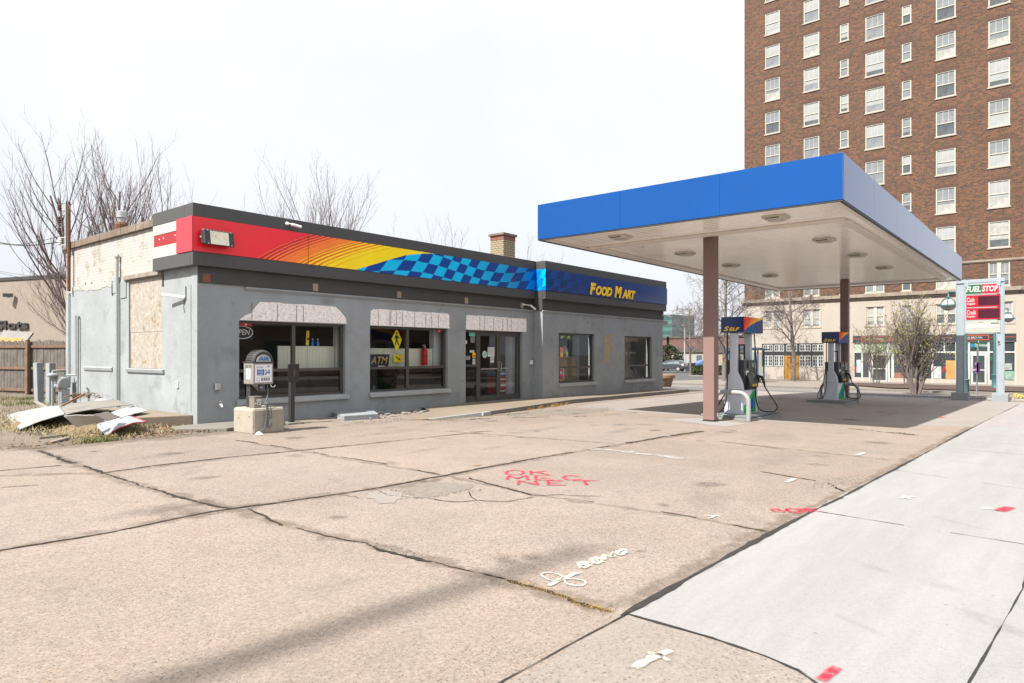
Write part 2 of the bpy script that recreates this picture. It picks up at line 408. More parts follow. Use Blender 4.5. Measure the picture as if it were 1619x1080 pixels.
YBRICK = M_brick('yellow_brick', (.50, .40, .24), (.56, .46, .30), (.16, .13, .10), bw=.21, rh=.085, ms=.014)
RBRICK = M_brick('red_brick', (.30, .08, .055), (.36, .11, .07), (.2, .16, .13), bw=.21, rh=.085, ms=.012)

# glossy flat sheet
BLUEF = M('blue_fascia', (.0, .056, .240), .13, var=.06, scale=.5, spec=.42, coat=.0, sheen=.25)
SOFFIT = M('cream_soffit', (.93, .89, .85), .16, var=.05, scale=.8, stain=(.48, .42, .36), stain_at=.64, stain_scale=.8, spec=.6)
SOFFTRIM = M('cream_trim', (.74, .68, .62), .4, var=.08, stain=(.36, .27, .17), stain_at=.66, stain_scale=1.5)
COLUMN = M('brown_column', (.265, .165, .145), .55, var=.06, scale=1.5, stain=(.36, .18, .11), stain_at=.68, stain_scale=2.5)
LIGHTBOX = M('light_housing', (.50, .46, .40), .5)
DIM = M('dark_lens', (.06, .06, .06), .3)
PUMPGREY = M('pump_grey', (.27, .29, .33), .42, var=.05, spec=.5)
PUMPBLACK = M('pump_black', (.02, .02, .022), .42, var=.15)
SCREEN = M('pump_screen', (.06, .06, .065), .12, spec=.8)
RUBBER = M('black_rubber', (.015, .015, .016), .5)
NAVY = M('navy_panel', L(4, 40, 98), .3, var=.04)
YELLOWT = M('yellow_letters', L(255, 205, 20), .45, var=.03)
HOOPL = M('pale_grey_paint', (.50, .53, .54), .5, var=.1, stain=(.3, .3, .3), stain_at=.66, stain_scale=5)
ISLANDP = M('painted_island', (.40, .43, .44), .7, var=.12, stain=(.26, .25, .24), stain_at=.58, stain_scale=4, bmp=.2)
YSTICK = M('yellow_sticker', L(240, 200, 30), .5)

PYLONP = M('pylon_grey_paint', (.43, .50, .55), .5, var=.06)
PYLONC = M_concrete('painted_concrete', (.44, .47, .50), speck=.3, var=.2, stain=.6)
SIGNRED = M('sign_red', L(214, 22, 52), .4, var=.03)
SIGNGRN = M('sign_green', L(10, 118, 72), .4, var=.03)
SIGNWHT = M('sign_white', (.80, .80, .79), .4, var=.04)
SIGNDRK = M('dead_price_display', L(84, 24, 44), .25, var=.05)
SIGNCRM = M('blank_reader_board', (.66, .70, .62), .5, var=.08, scale=1.5)
TEAL = M('teal_paint', (.075, .19, .2), .45, var=.1)
LAMPGL = M('lamp_glass', (.72, .70, .68), .3)
STREETG = M('street_sign_green', L(0, 105, 70), .45)
PURPLE = M('purple_notice', L(190, 130, 215), .5)

FENCEW = M('weathered_fence_board', (.155, .135, .12), .9, var=.35, scale=3.5, stain=(.09, .075, .065), stain_at=.58, stain_scale=4, bmp=.5, bscale=20)
FENCEP = M('brown_fence_rail', (.20, .125, .085), .9, var=.3, scale=5, bmp=.4)
TANWALL = M('tan_stucco', (.44, .37, .31), .85, var=.06, bmp=.1)
DARKTRIM = M('dark_trim', (.035, .033, .032), .6)
LEAFDRY = M('dry_leaves', (.25, .15, .08), .9, var=.4, scale=12)
STRAW = M('dry_grass', (.47, .38, .20), .9, var=.3, scale=6)
GREENG = M('green_grass', (.16, .20, .05), .9, var=.4, scale=5)
BARK = M('bark', (.19, .155, .145), .9, var=.25, scale=6, bmp=.4)
TWIG = M('reddish_twig', (.135, .095, .097), .85, var=.2, scale=2)
BARK2 = M('grey_bark', (.24, .205, .175), .9, var=.3, scale=5, bmp=.5)
BUD = M('yellow_green_bud', (.32, .30, .08), .8, var=.3, scale=3)
HEDGE = M('hedge_leaf', (.055, .085, .02), .85, var=.5, scale=4)
PINEL = M('evergreen_leaf', (.045, .06, .025), .9, var=.4, scale=3)

APTBRICK = M_brick('mixed_brown_brick', (.46, .17, .075), (.12, .065, .043), (.25, .18, .125), c3=(.045, .034, .03), bw=.34, rh=.115, ms=.02, mottle=4.5, amt=.95)
APTBRICK2 = M_brick('brick_head', (.22, .085, .055), (.15, .065, .045), (.27, .2, .15), bw=.09, rh=.26, ms=.012)
STONE = M('limestone', (.58, .52, .45), .85, var=.07, scale=.5, stain=(.42, .36, .29), stain_at=.62, stain_scale=.5, bmp=.2, bscale=6)
STONED = M('weathered_cornice', (.43, .36, .29), .9, var=.18, scale=1.1, stain=(.26, .21, .17), stain_at=.57, stain_scale=1.2, bmp=.4)
WINFRAME = M('cream_window_frame', (.72, .68, .58), .6, var=.05)
P_PALE = M('pane_blind_and_sky', (.58, .60, .60), .12, var=.1, scale=1.5, spec=.6)  # opaque panes: blind, net and reflected sky put into one base colour
P_MID = M('pane_net_and_sky', (.34, .37, .39), .1, var=.2, scale=2, spec=.7)
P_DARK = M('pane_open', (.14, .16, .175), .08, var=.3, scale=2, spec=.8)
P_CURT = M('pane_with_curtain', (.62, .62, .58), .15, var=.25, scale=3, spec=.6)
P_SHOP = M('shop_pane', (.035, .045, .05), .06, var=.4, scale=.9, spec=.8)
P_GREEN = M('transom_pane', (.36, .44, .33), .2, var=.1)
P_YELL = M('pane_yellow_blind', (.62, .55, .28), .2, var=.2, scale=4)
BLACKWOOD = M('black_shopfront', (.022, .023, .025), .5)
DOORWOOD = M('golden_wood', (.48, .25, .055), .4, var=.2, scale=7)
SIGNNAVY = M('navy_signboard', (.025, .03, .042), .5)
SIGNORA = M('orange_trim', L(225, 95, 60), .5)
TOWERG = M('green_glass', (.12, .27, .24), .15, var=.12, scale=.15, spec=.8)
TOWERD = M('green_glass_dark', (.07, .16, .15), .15, spec=.8)
FARBRICK = M_brick('far_red_brick', (.25, .10, .08), (.30, .13, .10), (.3, .22, .2))
FARWHITE = M('far_white_wall', (.58, .56, .52), .8)
FARROOF = M('far_brown_roof', (.14, .11, .095), .8)
CARGREY = M('slate_car_paint', (.035, .043, .052), .25, metal=.3, coat=.6)
CARBLUE = M('blue_car_paint', (.03, .10, .30), .25, coat=.6)
CARGLASS = M('car_glass', (.13, .16, .16), .06, spec=.9)
TAILL = M('tail_lamp', (.45, .35, .33), .2)
TERRA = M('terracotta', (.46, .27, .17), .8, var=.1)
SHELTERB = M('blue_shelter_frame', L(20, 72, 105), .4)
ALU = M('brushed_steel', (.34, .32, .30), .4, metal=.5, var=.08)
CONCBLK = M('cast_concrete_block', (.50, .45, .37), .9, var=.12, scale=4, stain=(.36, .31, .24), stain_at=.6, stain_scale=5, bmp=.35, bscale=30)
REDEXT = M('red_enamel', L(190, 20, 30), .3)
CARDB = M('cardboard', (.36, .24, .13), .8)
YELLOWS = M('sign_yellow', L(238, 215, 0), .45)
BLACKP = M('black_print', (.012, .012, .012), .5)
NEON = M('white_tube', (.75, .75, .75), .3)
GREYSHEET = M('grey_sheet', (.46, .455, .45), .55, var=.15, scale=3, stain=(.36, .32, .28), stain_at=.58, stain_scale=3)
SHEETWHT = M('white_sheet', (.74, .73, .70), .5, var=.06, stain=(.5, .45, .38), stain_at=.66, stain_scale=4)
SHEETBRN = M('brown_sheet', (.11, .092, .085), .5, var=.1)
SHEETBLU = M('pale_blue_sheet', (.44, .49, .53), .45, var=.06)
INSUL = M('brown_insulator', (.09, .04, .03), .3)
BRICKTAN = M_brick('tan_brick', (.33, .25, .17), (.38, .29, .2), (.3, .25, .2))

exec_sections = []

# ================================================================== GROUND
SLABX = ((6.12, (3.52, 5.98, 8.85, 11.8, 16.3)), (9.45, (3.46, 6.25, 10.0)), (99, (3.46, 6.27)))
XS = [-600, -300, -150, -80, -50, -30] + list(range(-20, 81)) + [90, 100, 120, 150, 200, 260, 330, 420, 520, 700]
XS = sorted(XS + [3.46, 3.52, 5.98, 6.25, 6.27, 8.85, 11.8, 16.3])
YS = [-600, -300, -150, -80, -50] + list(range(-34, 61)) + [70, 85, 100, 130, 170, 230, 300, 400, 600]
YS = sorted(YS + [6.12, 9.45])
def clip(poly, axis, lim, keep_gt):
    out = []
    for i in range(len(poly)):
        a, b = poly[i], poly[(i + 1) % len(poly)]
        ia = (a[axis] >= lim) if keep_gt else (a[axis] <= lim); ib = (b[axis] >= lim) if keep_gt else (b[axis] <= lim)
        if ia: out.append(a)
        if ia != ib:
            t = (lim - a[axis]) / (b[axis] - a[axis])
            out.append((a[0] + (b[0] - a[0]) * t, a[1] + (b[1] - a[1]) * t))
    return out
def sheet(name, poly, off, mat, kind='structure', parent=None, zf=gz):
    m = MB(); x0 = min(p[0] for p in poly); x1 = max(p[0] for p in poly); y0 = min(p[1] for p in poly); y1 = max(p[1] for p in poly)
    idx = {}
    def vid(p):
        k = (round(p[0], 4), round(p[1], 4))
        if k not in idx:
            idx[k] = len(m.v); m.v.append((p[0], p[1], zf(p[0], p[1]) + off))
        return idx[k]
    for i in range(len(XS) - 1):
        if XS[i + 1] <= x0 or XS[i] >= x1: continue
        st = clip(clip(poly, 0, XS[i], True), 0, XS[i + 1], False)
        if len(st) < 3: continue
        for j in range(len(YS) - 1):
            if YS[j + 1] <= y0 or YS[j] >= y1: continue
            c = clip(clip(st, 1, YS[j], True), 1, YS[j + 1], False)
            ids = []
            for p in c:
                k = vid(p)
                if not ids or ids[-1] != k: ids.append(k)
            if len(ids) > 1 and ids[0] == ids[-1]: ids.pop()
            if len(set(ids)) >= 3:
                ids = list(dict.fromkeys(ids)); m.f.append(tuple(ids)); m.m.append(0)
    o = m.build(name, mat, parent, normals=False)
    # every face looks up
    me = o.data
    if sum(p.normal.z for p in me.polygons) < 0: me.flip_normals()
    if kind and parent is None: o['kind'] = kind
    return o

def wob(poly, step=.4, amp=.03, seed=1):
    """an outline with an irregular, broken edge"""
    r = random.Random(seed); out = []
    for i in range(len(poly)):
        a, b = poly[i], poly[(i + 1) % len(poly)]; d = math.hypot(b[0] - a[0], b[1] - a[1]); n = max(1, int(d / step))
        for k in range(n):
            t = k / n; out.append((a[0] + (b[0] - a[0]) * t + (r.uniform(-amp, amp) if k else 0), a[1] + (b[1] - a[1]) * t + (r.uniform(-amp, amp) if k else 0)))
    return out

sheet('ground', [(-600, -600), (700, -600), (700, 600), (-600, 600)], 0, ASPHALT2)
# the yard left of the shop: dirt and thin grass
sheet('dirt_yard', wob([(-12, 13.6), (3.4, 13.7), (3.7, 12.95), (4.75, 13.0), (6.05, 12.8), (7.2, 13.2), (7.2, 23), (16, 23), (16, 60), (-12, 60)], .5, .06, 3), .004, DIRT)
lot = sheet('concrete_lot', [(-20, 2.08), (3.55, 2.02), (19.6, 1.78), (19.3, 2.6), (17.8, 4.6), (17.35, 6.0), (17.2, 11.6), (19.5, 12.2), (30.5, 12.6), (30.5, 16), (27, 16), (27, 14.2), (7.0, 14.2), (7.0, 13.05), (6.05, 12.76), (4.75, 12.98), (3.68, 12.9), (3.35, 13.75), (-20, 13.6)], .010, TAN)
def slab_tones(o, seed):
    me = o.data; ca = me.color_attributes.new('ink', 'FLOAT_COLOR', 'CORNER'); dat = [1.0] * (4 * len(me.loops)); r = random.Random(seed); T = {}
    for p in me.polygons:
        c = p.center; b = next(k for k, (y, _) in enumerate(SLABX) if c.y < y); k = (b, sum(c.x > x for x in SLABX[b][1]))
        if k not in T: q = r.uniform(.93, 1.05); w = r.uniform(-.008, .008); T[k] = (q + w, q, q - w)
        for li in p.loop_indices: dat[4 * li:4 * li + 3] = T[k]
    ca.data.foreach_set('color', dat)
slab_tones(lot, 17)
sheet('forecourt', [(19.6, 1.77), (36.2, 1.5), (36.0, 9.0), (34.6, 12.6), (19.5, 12.2), (17.2, 11.6), (17.35, 6.0), (17.8, 4.6), (19.3, 2.6)], .010, FORECOURT)
sheet('grey_slab', [(-20, 2.08), (3.55, 2.02), (3.53, 1.35), (3.46, 1.02), (3.3, .82), (2.9, .6), (-20, .4)], .010, OLDWALK)
sheet('sidewalk', [(3.55, 2.02), (20.2, 1.77), (20.2, -2.4), (2.6, -2.4), (2.7, .5), (3.3, .82), (3.46, 1.02), (3.53, 1.35)], .012, NEWWALK)
sheet('driveway_apron', [(20.2, 1.77), (36.2, 1.5), (37.6, -2.4), (20.2, -2.4)], .011, PINKWALK)
sheet('near_street', [(-80, -2.6), (70, -2.6), (70, -14), (-80, -14)], .004, ASPHALT)
sheet('opposite_sidewalk', [(-80, -14), (70, -14), (70, -23), (-80, -23)], .008, PINKWALK)
# the side street and its far kerb and sidewalk
sheet('side_street', [(38.0, -40), (43.8, -40), (43.8, 40), (38.0, 60)], .004, M_concrete('street_concrete', (.42, .385, .36), speck=.2, var=.1, stain=.4, streak=False))
far_walk = sheet('far_sidewalk', [(44.0, -40), (66, -40), (66, 24.4), (44.0, 24.4)], .10, M_concrete('far_walk_concrete', (.50, .43, .37), speck=.2, var=.1, stain=.3))
boxm = MB()
for i in range(16):
    y = -40 + 4 * i; boxm.box(43.8, y + .01, gz(44, 0) - .2, 44.0, y + 3.99, gz(44, 0) + .11)
boxm.build('far_kerb', KERBC)['kind'] = 'structure'
sheet('far_lot', [(44.0, 24.4), (66, 24.4), (66, 27.5), (110, 27.5), (110, 60), (70, 70), (44, 46)], .006, ASPHALT)
sheet('mulch_bed', wob([(45.2, 8.2), (50.6, 12.2), (56.2, 12.4), (56.6, 7.8), (56.6, -20), (45.2, -20)], .5, .08, 5), .16, MULCH)
sheet('mulch_strip', wob([(37.2, 8.6), (38.6, 8.2), (38.9, 1.0), (37.4, 1.2)], .5, .06, 6), .05, MULCH)
one('corner_kerb', PALEKERB, lambda m: [m.box(36.35, 1.5 + .9 * i + .006, gz(36, 3) - .1, 36.6, 1.5 + .9 * i + .894, gz(36, 3) + .09) for i in range(8)])['kind'] = 'structure'
sheet('dirt_skirt', wob([(35.6, 4.6), (36.3, 4.7), (36.3, 1.2), (35.2, 1.3)], .4, .05, 9), .018, STOREWALK)

# cracks and joints of the slabs, each a ragged sunken line of dirt
def strip(m, pts, w, amp=.02, seed=0, step=.05, off=.016, gap=0, jw=.5, wander=True):
    r = random.Random(seed); P = []; wl = 0.0; ws = 0.0
    for i in range(len(pts) - 1):
        a, b = pts[i], pts[i + 1]; d = math.hypot(b[0] - a[0], b[1] - a[1]); n = max(1, int(d / step))
        for k in range(n): P.append((a[0] + (b[0] - a[0]) * k / n, a[1] + (b[1] - a[1]) * k / n))
    P.append(pts[-1]); L_, R2 = [], []
    for i, p in enumerate(P):
        q0 = P[max(0, i - 1)]; q1 = P[min(len(P) - 1, i + 1)]; dx, dy = q1[0] - q0[0], q1[1] - q0[1]; d = math.hypot(dx, dy) or 1
        nx, ny = -dy / d, dx / d; wl = clamp(wl * .93 + r.gauss(0, amp * .28), -2 * amp, 2 * amp); ws = clamp(ws * .9 + r.gauss(0, .16), -.6, .8); ww = w * max(.15, 1 + ws + r.uniform(-jw, jw) * .8) * (.4 if i in (0, len(P) - 1) else 1); o = wl + r.uniform(-amp, amp) * .25
        x, y = p[0] + nx * o, p[1] + ny * o
        L_.append((x + nx * ww, y + ny * ww)); R2.append((x - nx * ww, y - ny * ww))
    for i in range(len(P) - 1):
        if gap:
            if i % 7 == 0: skip = r.random() < gap
            if skip: continue
        q = [L_[i], R2[i], R2[i + 1], L_[i + 1]]
        m.add([(a, b, gz(a, b) + off) for a, b in q], [(0, 1, 2, 3)])
def soft_strip(m, pts, w, amp=.004, seed=0, step=.035, off=.019, jw=.2, closed=False):
    """a sprayed stroke: dense in the middle, fading out at its rim and ends"""
    r = random.Random(seed); P = []
    for i in range(len(pts) - 1):
        a, b = pts[i], pts[i + 1]; d = math.hypot(b[0] - a[0], b[1] - a[1]); n = max(1, int(d / step))
        for k in range(n): P.append((a[0] + (b[0] - a[0]) * k / n, a[1] + (b[1] - a[1]) * k / n))
    P.append(pts[-1]); rows = []
    for i, p in enumerate(P):
        q0 = P[max(0, i - 1)]; q1 = P[min(len(P) - 1, i + 1)]; dx, dy = q1[0] - q0[0], q1[1] - q0[1]; d = math.hypot(dx, dy) or 1
        nx, ny = -dy / d, dx / d; ww = w * (1 + r.uniform(-jw, jw)); o = r.uniform(-amp, amp); row = []
        for t, al in ((1.25, 0), (.6, 1), (-.6, 1), (-1.25, 0)):
            x, y = p[0] + nx * (o + ww * t), p[1] + ny * (o + ww * t); row.append(len(m.v)); m.v.append((x, y, gz(x, y) + off)); m.alpha.append(al * (.45 if i in (0, len(P) - 1) else 1))
        rows.append(row)
    for a, b in zip(rows, rows[1:]):
        for k in range(3): m.f.append((a[k], a[k + 1], b[k + 1], b[k])); m.m.append(0)
def soft_build(m, name, mat, parent, label=None):
    o = m.build(name, mat, parent, normals=False, label=label); ca = o.data.color_attributes.new('ink', 'FLOAT_COLOR', 'POINT')
    dat = []
    for a in m.alpha: dat += [a, a, a, 1]
    ca.data.foreach_set('color', dat); return up(o)
def up(o):
    me = o.data
    for p in me.polygons: pass
    fl = [p.index for p in me.polygons if p.normal.z < 0]
    if len(fl) * 2 > len(me.polygons): me.flip_normals()
    return o
mj = MB()
strip(mj, [(1.0, 6.5), (1.6, 6.45), (2.32, 6.38), (3.28, 6.46), (3.62, 6.40), (3.92, 6.31)], .014, .012, 1)
strip(mj, [(3.92, 6.31), (4.6, 6.2), (5.37, 6.1), (6.81, 6.11), (8.25, 6.13), (9.1, 6.13)], .020, .015, 2)
strip(mj, [(9.1, 6.13), (10.4, 6.13)], .012, .015, 22, gap=.3)
strip(mj, [(10.7, 6.13), (12.5, 6.1), (13.8, 6.04)], .035, .02, 3, jw=.8)
strip(mj, [(3.61, 12.63), (3.54, 11.6), (3.5, 10.91), (3.47, 9.59)], .022, .03, 4, gap=.12, jw=.9)
strip(mj, [(3.47, 9.59), (3.4, 8.48), (3.4, 7.28), (3.46, 6.44)], .013, .03, 5, jw=.9)
strip(mj, [(3.57, 6.3), (3.5, 5.9), (3.45, 5.71), (3.42, 5.45)], .012, .02, 6)
strip(mj, [(3.46, 5.3), (3.48, 4.98), (3.49, 4.6), (3.53, 4.40)], .006, .02, 65)
strip(mj, [(3.53, 4.40), (3.50, 4.15), (3.51, 3.93), (3.54, 3.65)], .018, .03, 7, jw=.8)
strip(mj, [(3.54, 3.65), (3.52, 3.40), (3.56, 2.96)], .008, .02, 75, jw=.8)
strip(mj, [(3.56, 2.96), (3.55, 2.75), (3.55, 2.59), (3.5, 2.3), (3.52, 2.11)], .012, .02, 8, jw=.9)
strip(mj, [(3.48, 9.64), (4.11, 9.73), (5.26, 9.64), (6.2, 9.46), (7.08, 9.33)], .016, .012, 9)
strip(mj, [(7.08, 9.33), (8.2, 9.27), (9.22, 9.24), (10.58, 9.15)], .009, .012, 10, gap=.3)
strip(mj, [(2.0, 10.92), (2.67, 10.86), (3.34, 10.7)], .012, .015, 11, gap=.1)
strip(mj, [(6.27, 11.48), (6.28, 10.4), (6.27, 9.48)], .012, .02, 12, gap=.35)
strip(mj, [(6.27, 9.48), (6.24, 7.3), (6.13, 6.2)], .009, .02, 13, gap=.3)
strip(mj, [(6.13, 6.1), (6.2, 5.8), (6.04, 5.13), (5.86, 4.52)], .011, .03, 14, gap=.15)
strip(mj, [(5.86, 4.52), (5.98, 4.03), (6.07, 3.4), (6.04, 2.66), (5.96, 2.02)], .007, .015, 15, gap=.35)
strip(mj, [(9.85, 9.88), (9.98, 8.47), (10.2, 7.05), (10.5, 6.2)], .012, .03, 16, gap=.45)
strip(mj, [(12.19, 5.01), (11.83, 3.69)], .010, .02, 17, gap=.1); strip(mj, [(11.83, 3.69), (11.69, 2.72), (11.65, 2.06)], .006, .02, 171, gap=.45)
strip(mj, [(9.14, 3.2), (8.84, 2.27), (8.35, 1.95)], .010, .03, 18, gap=.12)
strip(mj, [(16.85, 3.92), (16.4, 2.9), (16.21, 2.49)], .025, .03, 19, jw=.8); strip(mj, [(16.21, 2.49), (16.06, 2.05)], .012, .03, 191, gap=.5)
strip(mj, [(2.34, 9.49), (2.95, 9.21)], .007, .02, 20, gap=.3)
strip(mj, [(9.6, 6.12), (9.75, 5.3), (9.54, 4.39)], .006, .03, 21, gap=.6)
strip(mj, [(5.0, 6.1), (4.88, 5.75), (5.02, 5.3)], .006, .03, 23); strip(mj, [(5.02, 5.3), (5.12, 4.95), (5.35, 4.8), (5.49, 4.57), (5.83, 4.5)], .006, .03, 24, gap=.15)
strip(mj, [(5.6, 5.2), (5.4, 5.0), (5.3, 4.8)], .005, .03, 25); strip(mj, [(4.55, 6.2), (4.6, 5.6), (4.68, 5.3)], .004, .03, 26, gap=.2)
strip(mj, [(6.3, 3.9), (6.1, 4.3), (5.85, 4.5)], .006, .03, 27)
strip(mj, [(12.2, 11.3), (13.3, 10.6), (15.0, 9.7), (17.2, 9.4)], .02, .03, 28, gap=.5, jw=.8)
strip(mj, [(11.1, 11.8), (11.8, 11.2), (12.6, 11.0)], .03, .03, 281, gap=.3, jw=.8)
strip(mj, [(7.6, 11.2), (9.6, 11.1), (11.6, 11.0)], .006, .02, 29, gap=.55)
up(mj.build('slab_joints', JOINT, lot, normals=False))
# dirt washed out beside the joints
DIRTY = M_paint('washed_dirt', (.13, .095, .068), .0, .30, 5)
md = MB(); md.alpha = []
for k, (pts, w_) in enumerate((([(1.0, 6.5), (3.62, 6.40), (5.37, 6.06), (9.1, 6.13), (13.8, 6.04)], .11), ([(3.61, 12.63), (3.5, 10.91), (3.4, 8.48), (3.46, 6.44), (3.45, 5.71), (3.53, 4.4), (3.56, 2.96), (3.52, 2.11)], .09), ([(2.0, 10.92), (3.48, 9.64), (5.26, 9.64), (7.08, 9.33), (10.58, 9.15)], .07), ([(3.5, 2.12), (8.9, 1.95), (19.5, 1.84)], .07), ([(6.27, 11.4), (6.13, 6.1), (5.9, 4.5), (6.04, 2.66), (5.96, 2.05)], .05), ([(9.85, 9.8), (10.5, 6.2)], .06), ([(12.19, 5.0), (11.65, 2.1)], .06), ([(-3, 13.4), (3.4, 13.6), (3.68, 12.8), (4.75, 12.86), (6.0, 12.65), (8.4, 12.9)], .22), ([(2.9, 6.9), (3.38, 6.62)], .35))):
    soft_strip(md, pts, w_, .03, 300 + k, step=.12, off=.0135, jw=.6)
soft_build(md, 'washed_dirt', DIRTY, lot)
mt = MB()
strip(mt, [(3.50, 2.035), (5.82, 1.985), (8.0, 1.91)], .022, .004, 31, step=.1, jw=.35)
strip(mt, [(8.0, 1.91), (12, 1.86), (20.2, 1.765)], .018, .004, 32, step=.2, jw=.4)
strip(mt, [(3.56, 2.02), (2.47, 2.06), (-2, 2.06)], .007, .004, 33, step=.1, jw=.4)
strip(mt, [(3.55, 2.02), (3.54, 1.5), (3.50, 1.2), (3.44, 1.02), (3.28, .80), (2.9, .58)], .010, .003, 34, step=.06, jw=.3)
strip(mt, [(7.03, 1.89), (6.98, 1.5)], .008, .003, 35)
strip(mt, [(6.98, 1.5), (6.93, 1.0), (6.87, 0.29), (6.8, -2)], .0035, .003, 36, gap=.1)
strip(mt, [(8, .21), (5.56, 0.24), (3.84, 0.37), (2.6, .4)], .006, .003, 37, step=.1)
strip(mt, [(10.54, 1.85), (10.2, 1.0), (9.98, 0.42), (9.7, -1.5)], .004, .004, 38, gap=.3)
strip(mt, [(20.2, 1.765), (26, 1.65), (33, 1.53)], .008, .004, 39, step=.3)
strip(mt, [(14, 1.8), (13.9, 0), (13.8, -2)], .004, .003, 40, gap=.3)
strip(mt, [(17.5, 1.8), (17.4, 0), (17.3, -2)], .004, .003, 41, gap=.2)
up(mt.build('tar_joints', TAR, lot, normals=False))
mg = MB()
strip(mg, [(19.6, 2.6), (19.4, 6.0)], .006, .01, 51, gap=.3)
for x in (22.5, 26, 29.5): strip(mg, [(x, 2.0), (x + .1, 6.2)], .005, .01, int(x), gap=.2)
strip(mg, [(18, 9.4), (30, 9.1)], .008, .01, 52, gap=.2); strip(mg, [(19.6, 4.2), (34, 4.0)], .006, .01, 53, gap=.2)
up(mg.build('forecourt_joints', JOINT, lot, normals=False))

def soft_blob(m, cx, cy, rx, ry, rot, a, seed):
    r = random.Random(seed); n = 18; J = [r.uniform(.7, 1.2) for _ in range(n)]; ring = []
    for f, al in ((0, a), (.45, a), (.8, a * .5), (1.15, 0)):
        row = []
        for i in range(n if f else 1):
            q = 2 * math.pi * i / n; x, y = rx * f * J[i] * math.cos(q), ry * f * J[i] * math.sin(q); X, Y = cx + x * math.cos(rot) - y * math.sin(rot), cy + x * math.sin(rot) + y * math.cos(rot)
            row.append(len(m.v)); m.v.append((X, Y, gz(X, Y) + .0145)); m.alpha.append(al)
        ring.append(row)
    for i in range(n): m.f.append((ring[0][0], ring[1][i], ring[1][(i + 1) % n])); m.m.append(0)
    for A, B in zip(ring[1:], ring[2:]):
        for i in range(n): m.f.append((A[i], B[i], B[(i + 1) % n], A[(i + 1) % n])); m.m.append(0)
OILM = M_paint('oil_film', (.055, .047, .042), .08, .62, 7); SCUFF = M_paint('grey_scuff', (.18, .165, .155), .0, .36, 4)
mo = MB(); mo.alpha = []; r = random.Random(77)
for k in range(46):
    x, y = r.uniform(3.8, 17), r.uniform(2.4, 12.3); z = r.uniform(.04, .16) * (1 + .08 * x); soft_blob(mo, x, y, z, z * r.uniform(.5, 1), r.uniform(0, 3), r.uniform(.2, .6), k)
for k in range(30): x, y = r.uniform(18.5, 30), r.uniform(3, 10.5); z = r.uniform(.1, .45); soft_blob(mo, x, y, z, z * r.uniform(.4, 1), r.uniform(0, 3), r.uniform(.25, .6), 100 + k)
soft_build(mo, 'oil_stain', OILM, lot)
mo = MB(); mo.alpha = []
for k, (x, y, rx, ry, ro, a) in enumerate(((2.9, 7.0, .55, .22, .1, .8), (7.6, 8.0, .6, .1, .2, .6), (8.6, 7.4, .5, .09, .1, .6), (11.5, 8.6, 1.2, .2, .1, .5), (13.5, 4.5, 1.3, .5, .05, .45), (6.9, 3.0, .7, .3, .3, .4), (10.4, 3.4, 1.2, .35, .1, .4), (4.6, 10.6, .8, .2, .2, .4), (9.0, 10.4, 1.3, .25, .1, .45), (12.6, 7.3, .9, .2, .2, .5))): soft_blob(mo, x, y, rx, ry, ro, a, 200 + k)
soft_build(mo, 'grey_scuff', SCUFF, lot)
mo = MB(); mo.alpha = []
for k in range(26): soft_blob(mo, r.uniform(3.8, 19), r.uniform(-.6, 1.6), r.uniform(.1, .5), r.uniform(.03, .1), r.uniform(-.3, .2) + 1.2, r.uniform(.15, .5), 300 + k)
for k in range(40): z = r.uniform(.006, .016); soft_blob(mo, r.uniform(3.6, 14), r.uniform(-.5, 1.8), z, z, 0, .9, 340 + k)
soft_build(mo, 'walk_scuff', SCUFF, bpy.data.objects['sidewalk'])
# crumbled and scaled patches, loose stones
def blob(cx, cy, rx, ry, n, seed, rot=0):
    r = random.Random(seed); out = []
    for i in range(n):
        q = 2 * math.pi * i / n; k = r.uniform(.72, 1.1); x, y = rx * k * math.cos(q), ry * k * math.sin(q)
        out.append((cx + x * math.cos(rot) - y * math.sin(rot), cy + x * math.sin(rot) + y * math.cos(rot)))
    return out
sheet('scaled_patch', blob(5.45, 5.62, .50, .40, 26, 4), .013, GRAVEL, parent=lot)
sheet('scaled_patch', blob(4.85, 5.72, .38, .2, 18, 5, .9), .0145, PATCH, parent=lot)
sheet('repair_pad', [(15.15, 6.1), (16.3, 6.0), (16.75, 7.5), (15.75, 7.9)], .014, NEWWALK, parent=lot)
sheet('scaled_patch', blob(15.5, 10.9, 2.2, .7, 40, 12, -.1), .013, GRAVEL, parent=lot)
def stones(m, cx, cy, rx, ry, n, s0, s1, seed, rot=0):
    r = random.Random(seed)
    for i in range(n):
        q = r.uniform(0, 6.283); k = math.sqrt(r.random()); a, b = rx * k * math.cos(q), ry * k * math.sin(q)
        x, y = cx + a * math.cos(rot) - b * math.sin(rot), cy + a * math.sin(rot) + b * math.cos(rot); s = r.uniform(s0, s1); z = gz(x, y) + .012
        h = s * r.uniform(.3, .7); o = [(r.uniform(.6, 1.2) * s * math.cos(t * 1.257 + q), r.uniform(.6, 1.2) * s * math.sin(t * 1.257 + q)) for t in range(5)]
        m.add([(x + c[0], y + c[1], z) for c in o] + [(x + .3 * c[0], y + .3 * c[1], z + h) for c in o], [(i, (i + 1) % 5, 5 + (i + 1) % 5, 5 + i) for i in range(5)] + [(5, 6, 7, 8, 9)])
ms = MB()
stones(ms, 5.05, 5.75, .12, .35, 70, .006, .022, 1, .4); stones(ms, 5.3, 5.3, .5, .1, 50, .005, .02, 11, -.3)
stones(ms, 3.56, 4.08, .07, .3, 60, .006, .018, 2); stones(ms, 9.0, 2.2, .8, .18, 120, .01, .03, 3, -.2)
stones(ms, 15.5, 11.0, 2.6, .7, 160, .012, .04, 4, -.1); stones(ms, 10.4, 12.3, 1.2, .35, 130, .015, .05, 5); stones(ms, 6.2, 12.95, .6, .15, 40, .01, .03, 6)
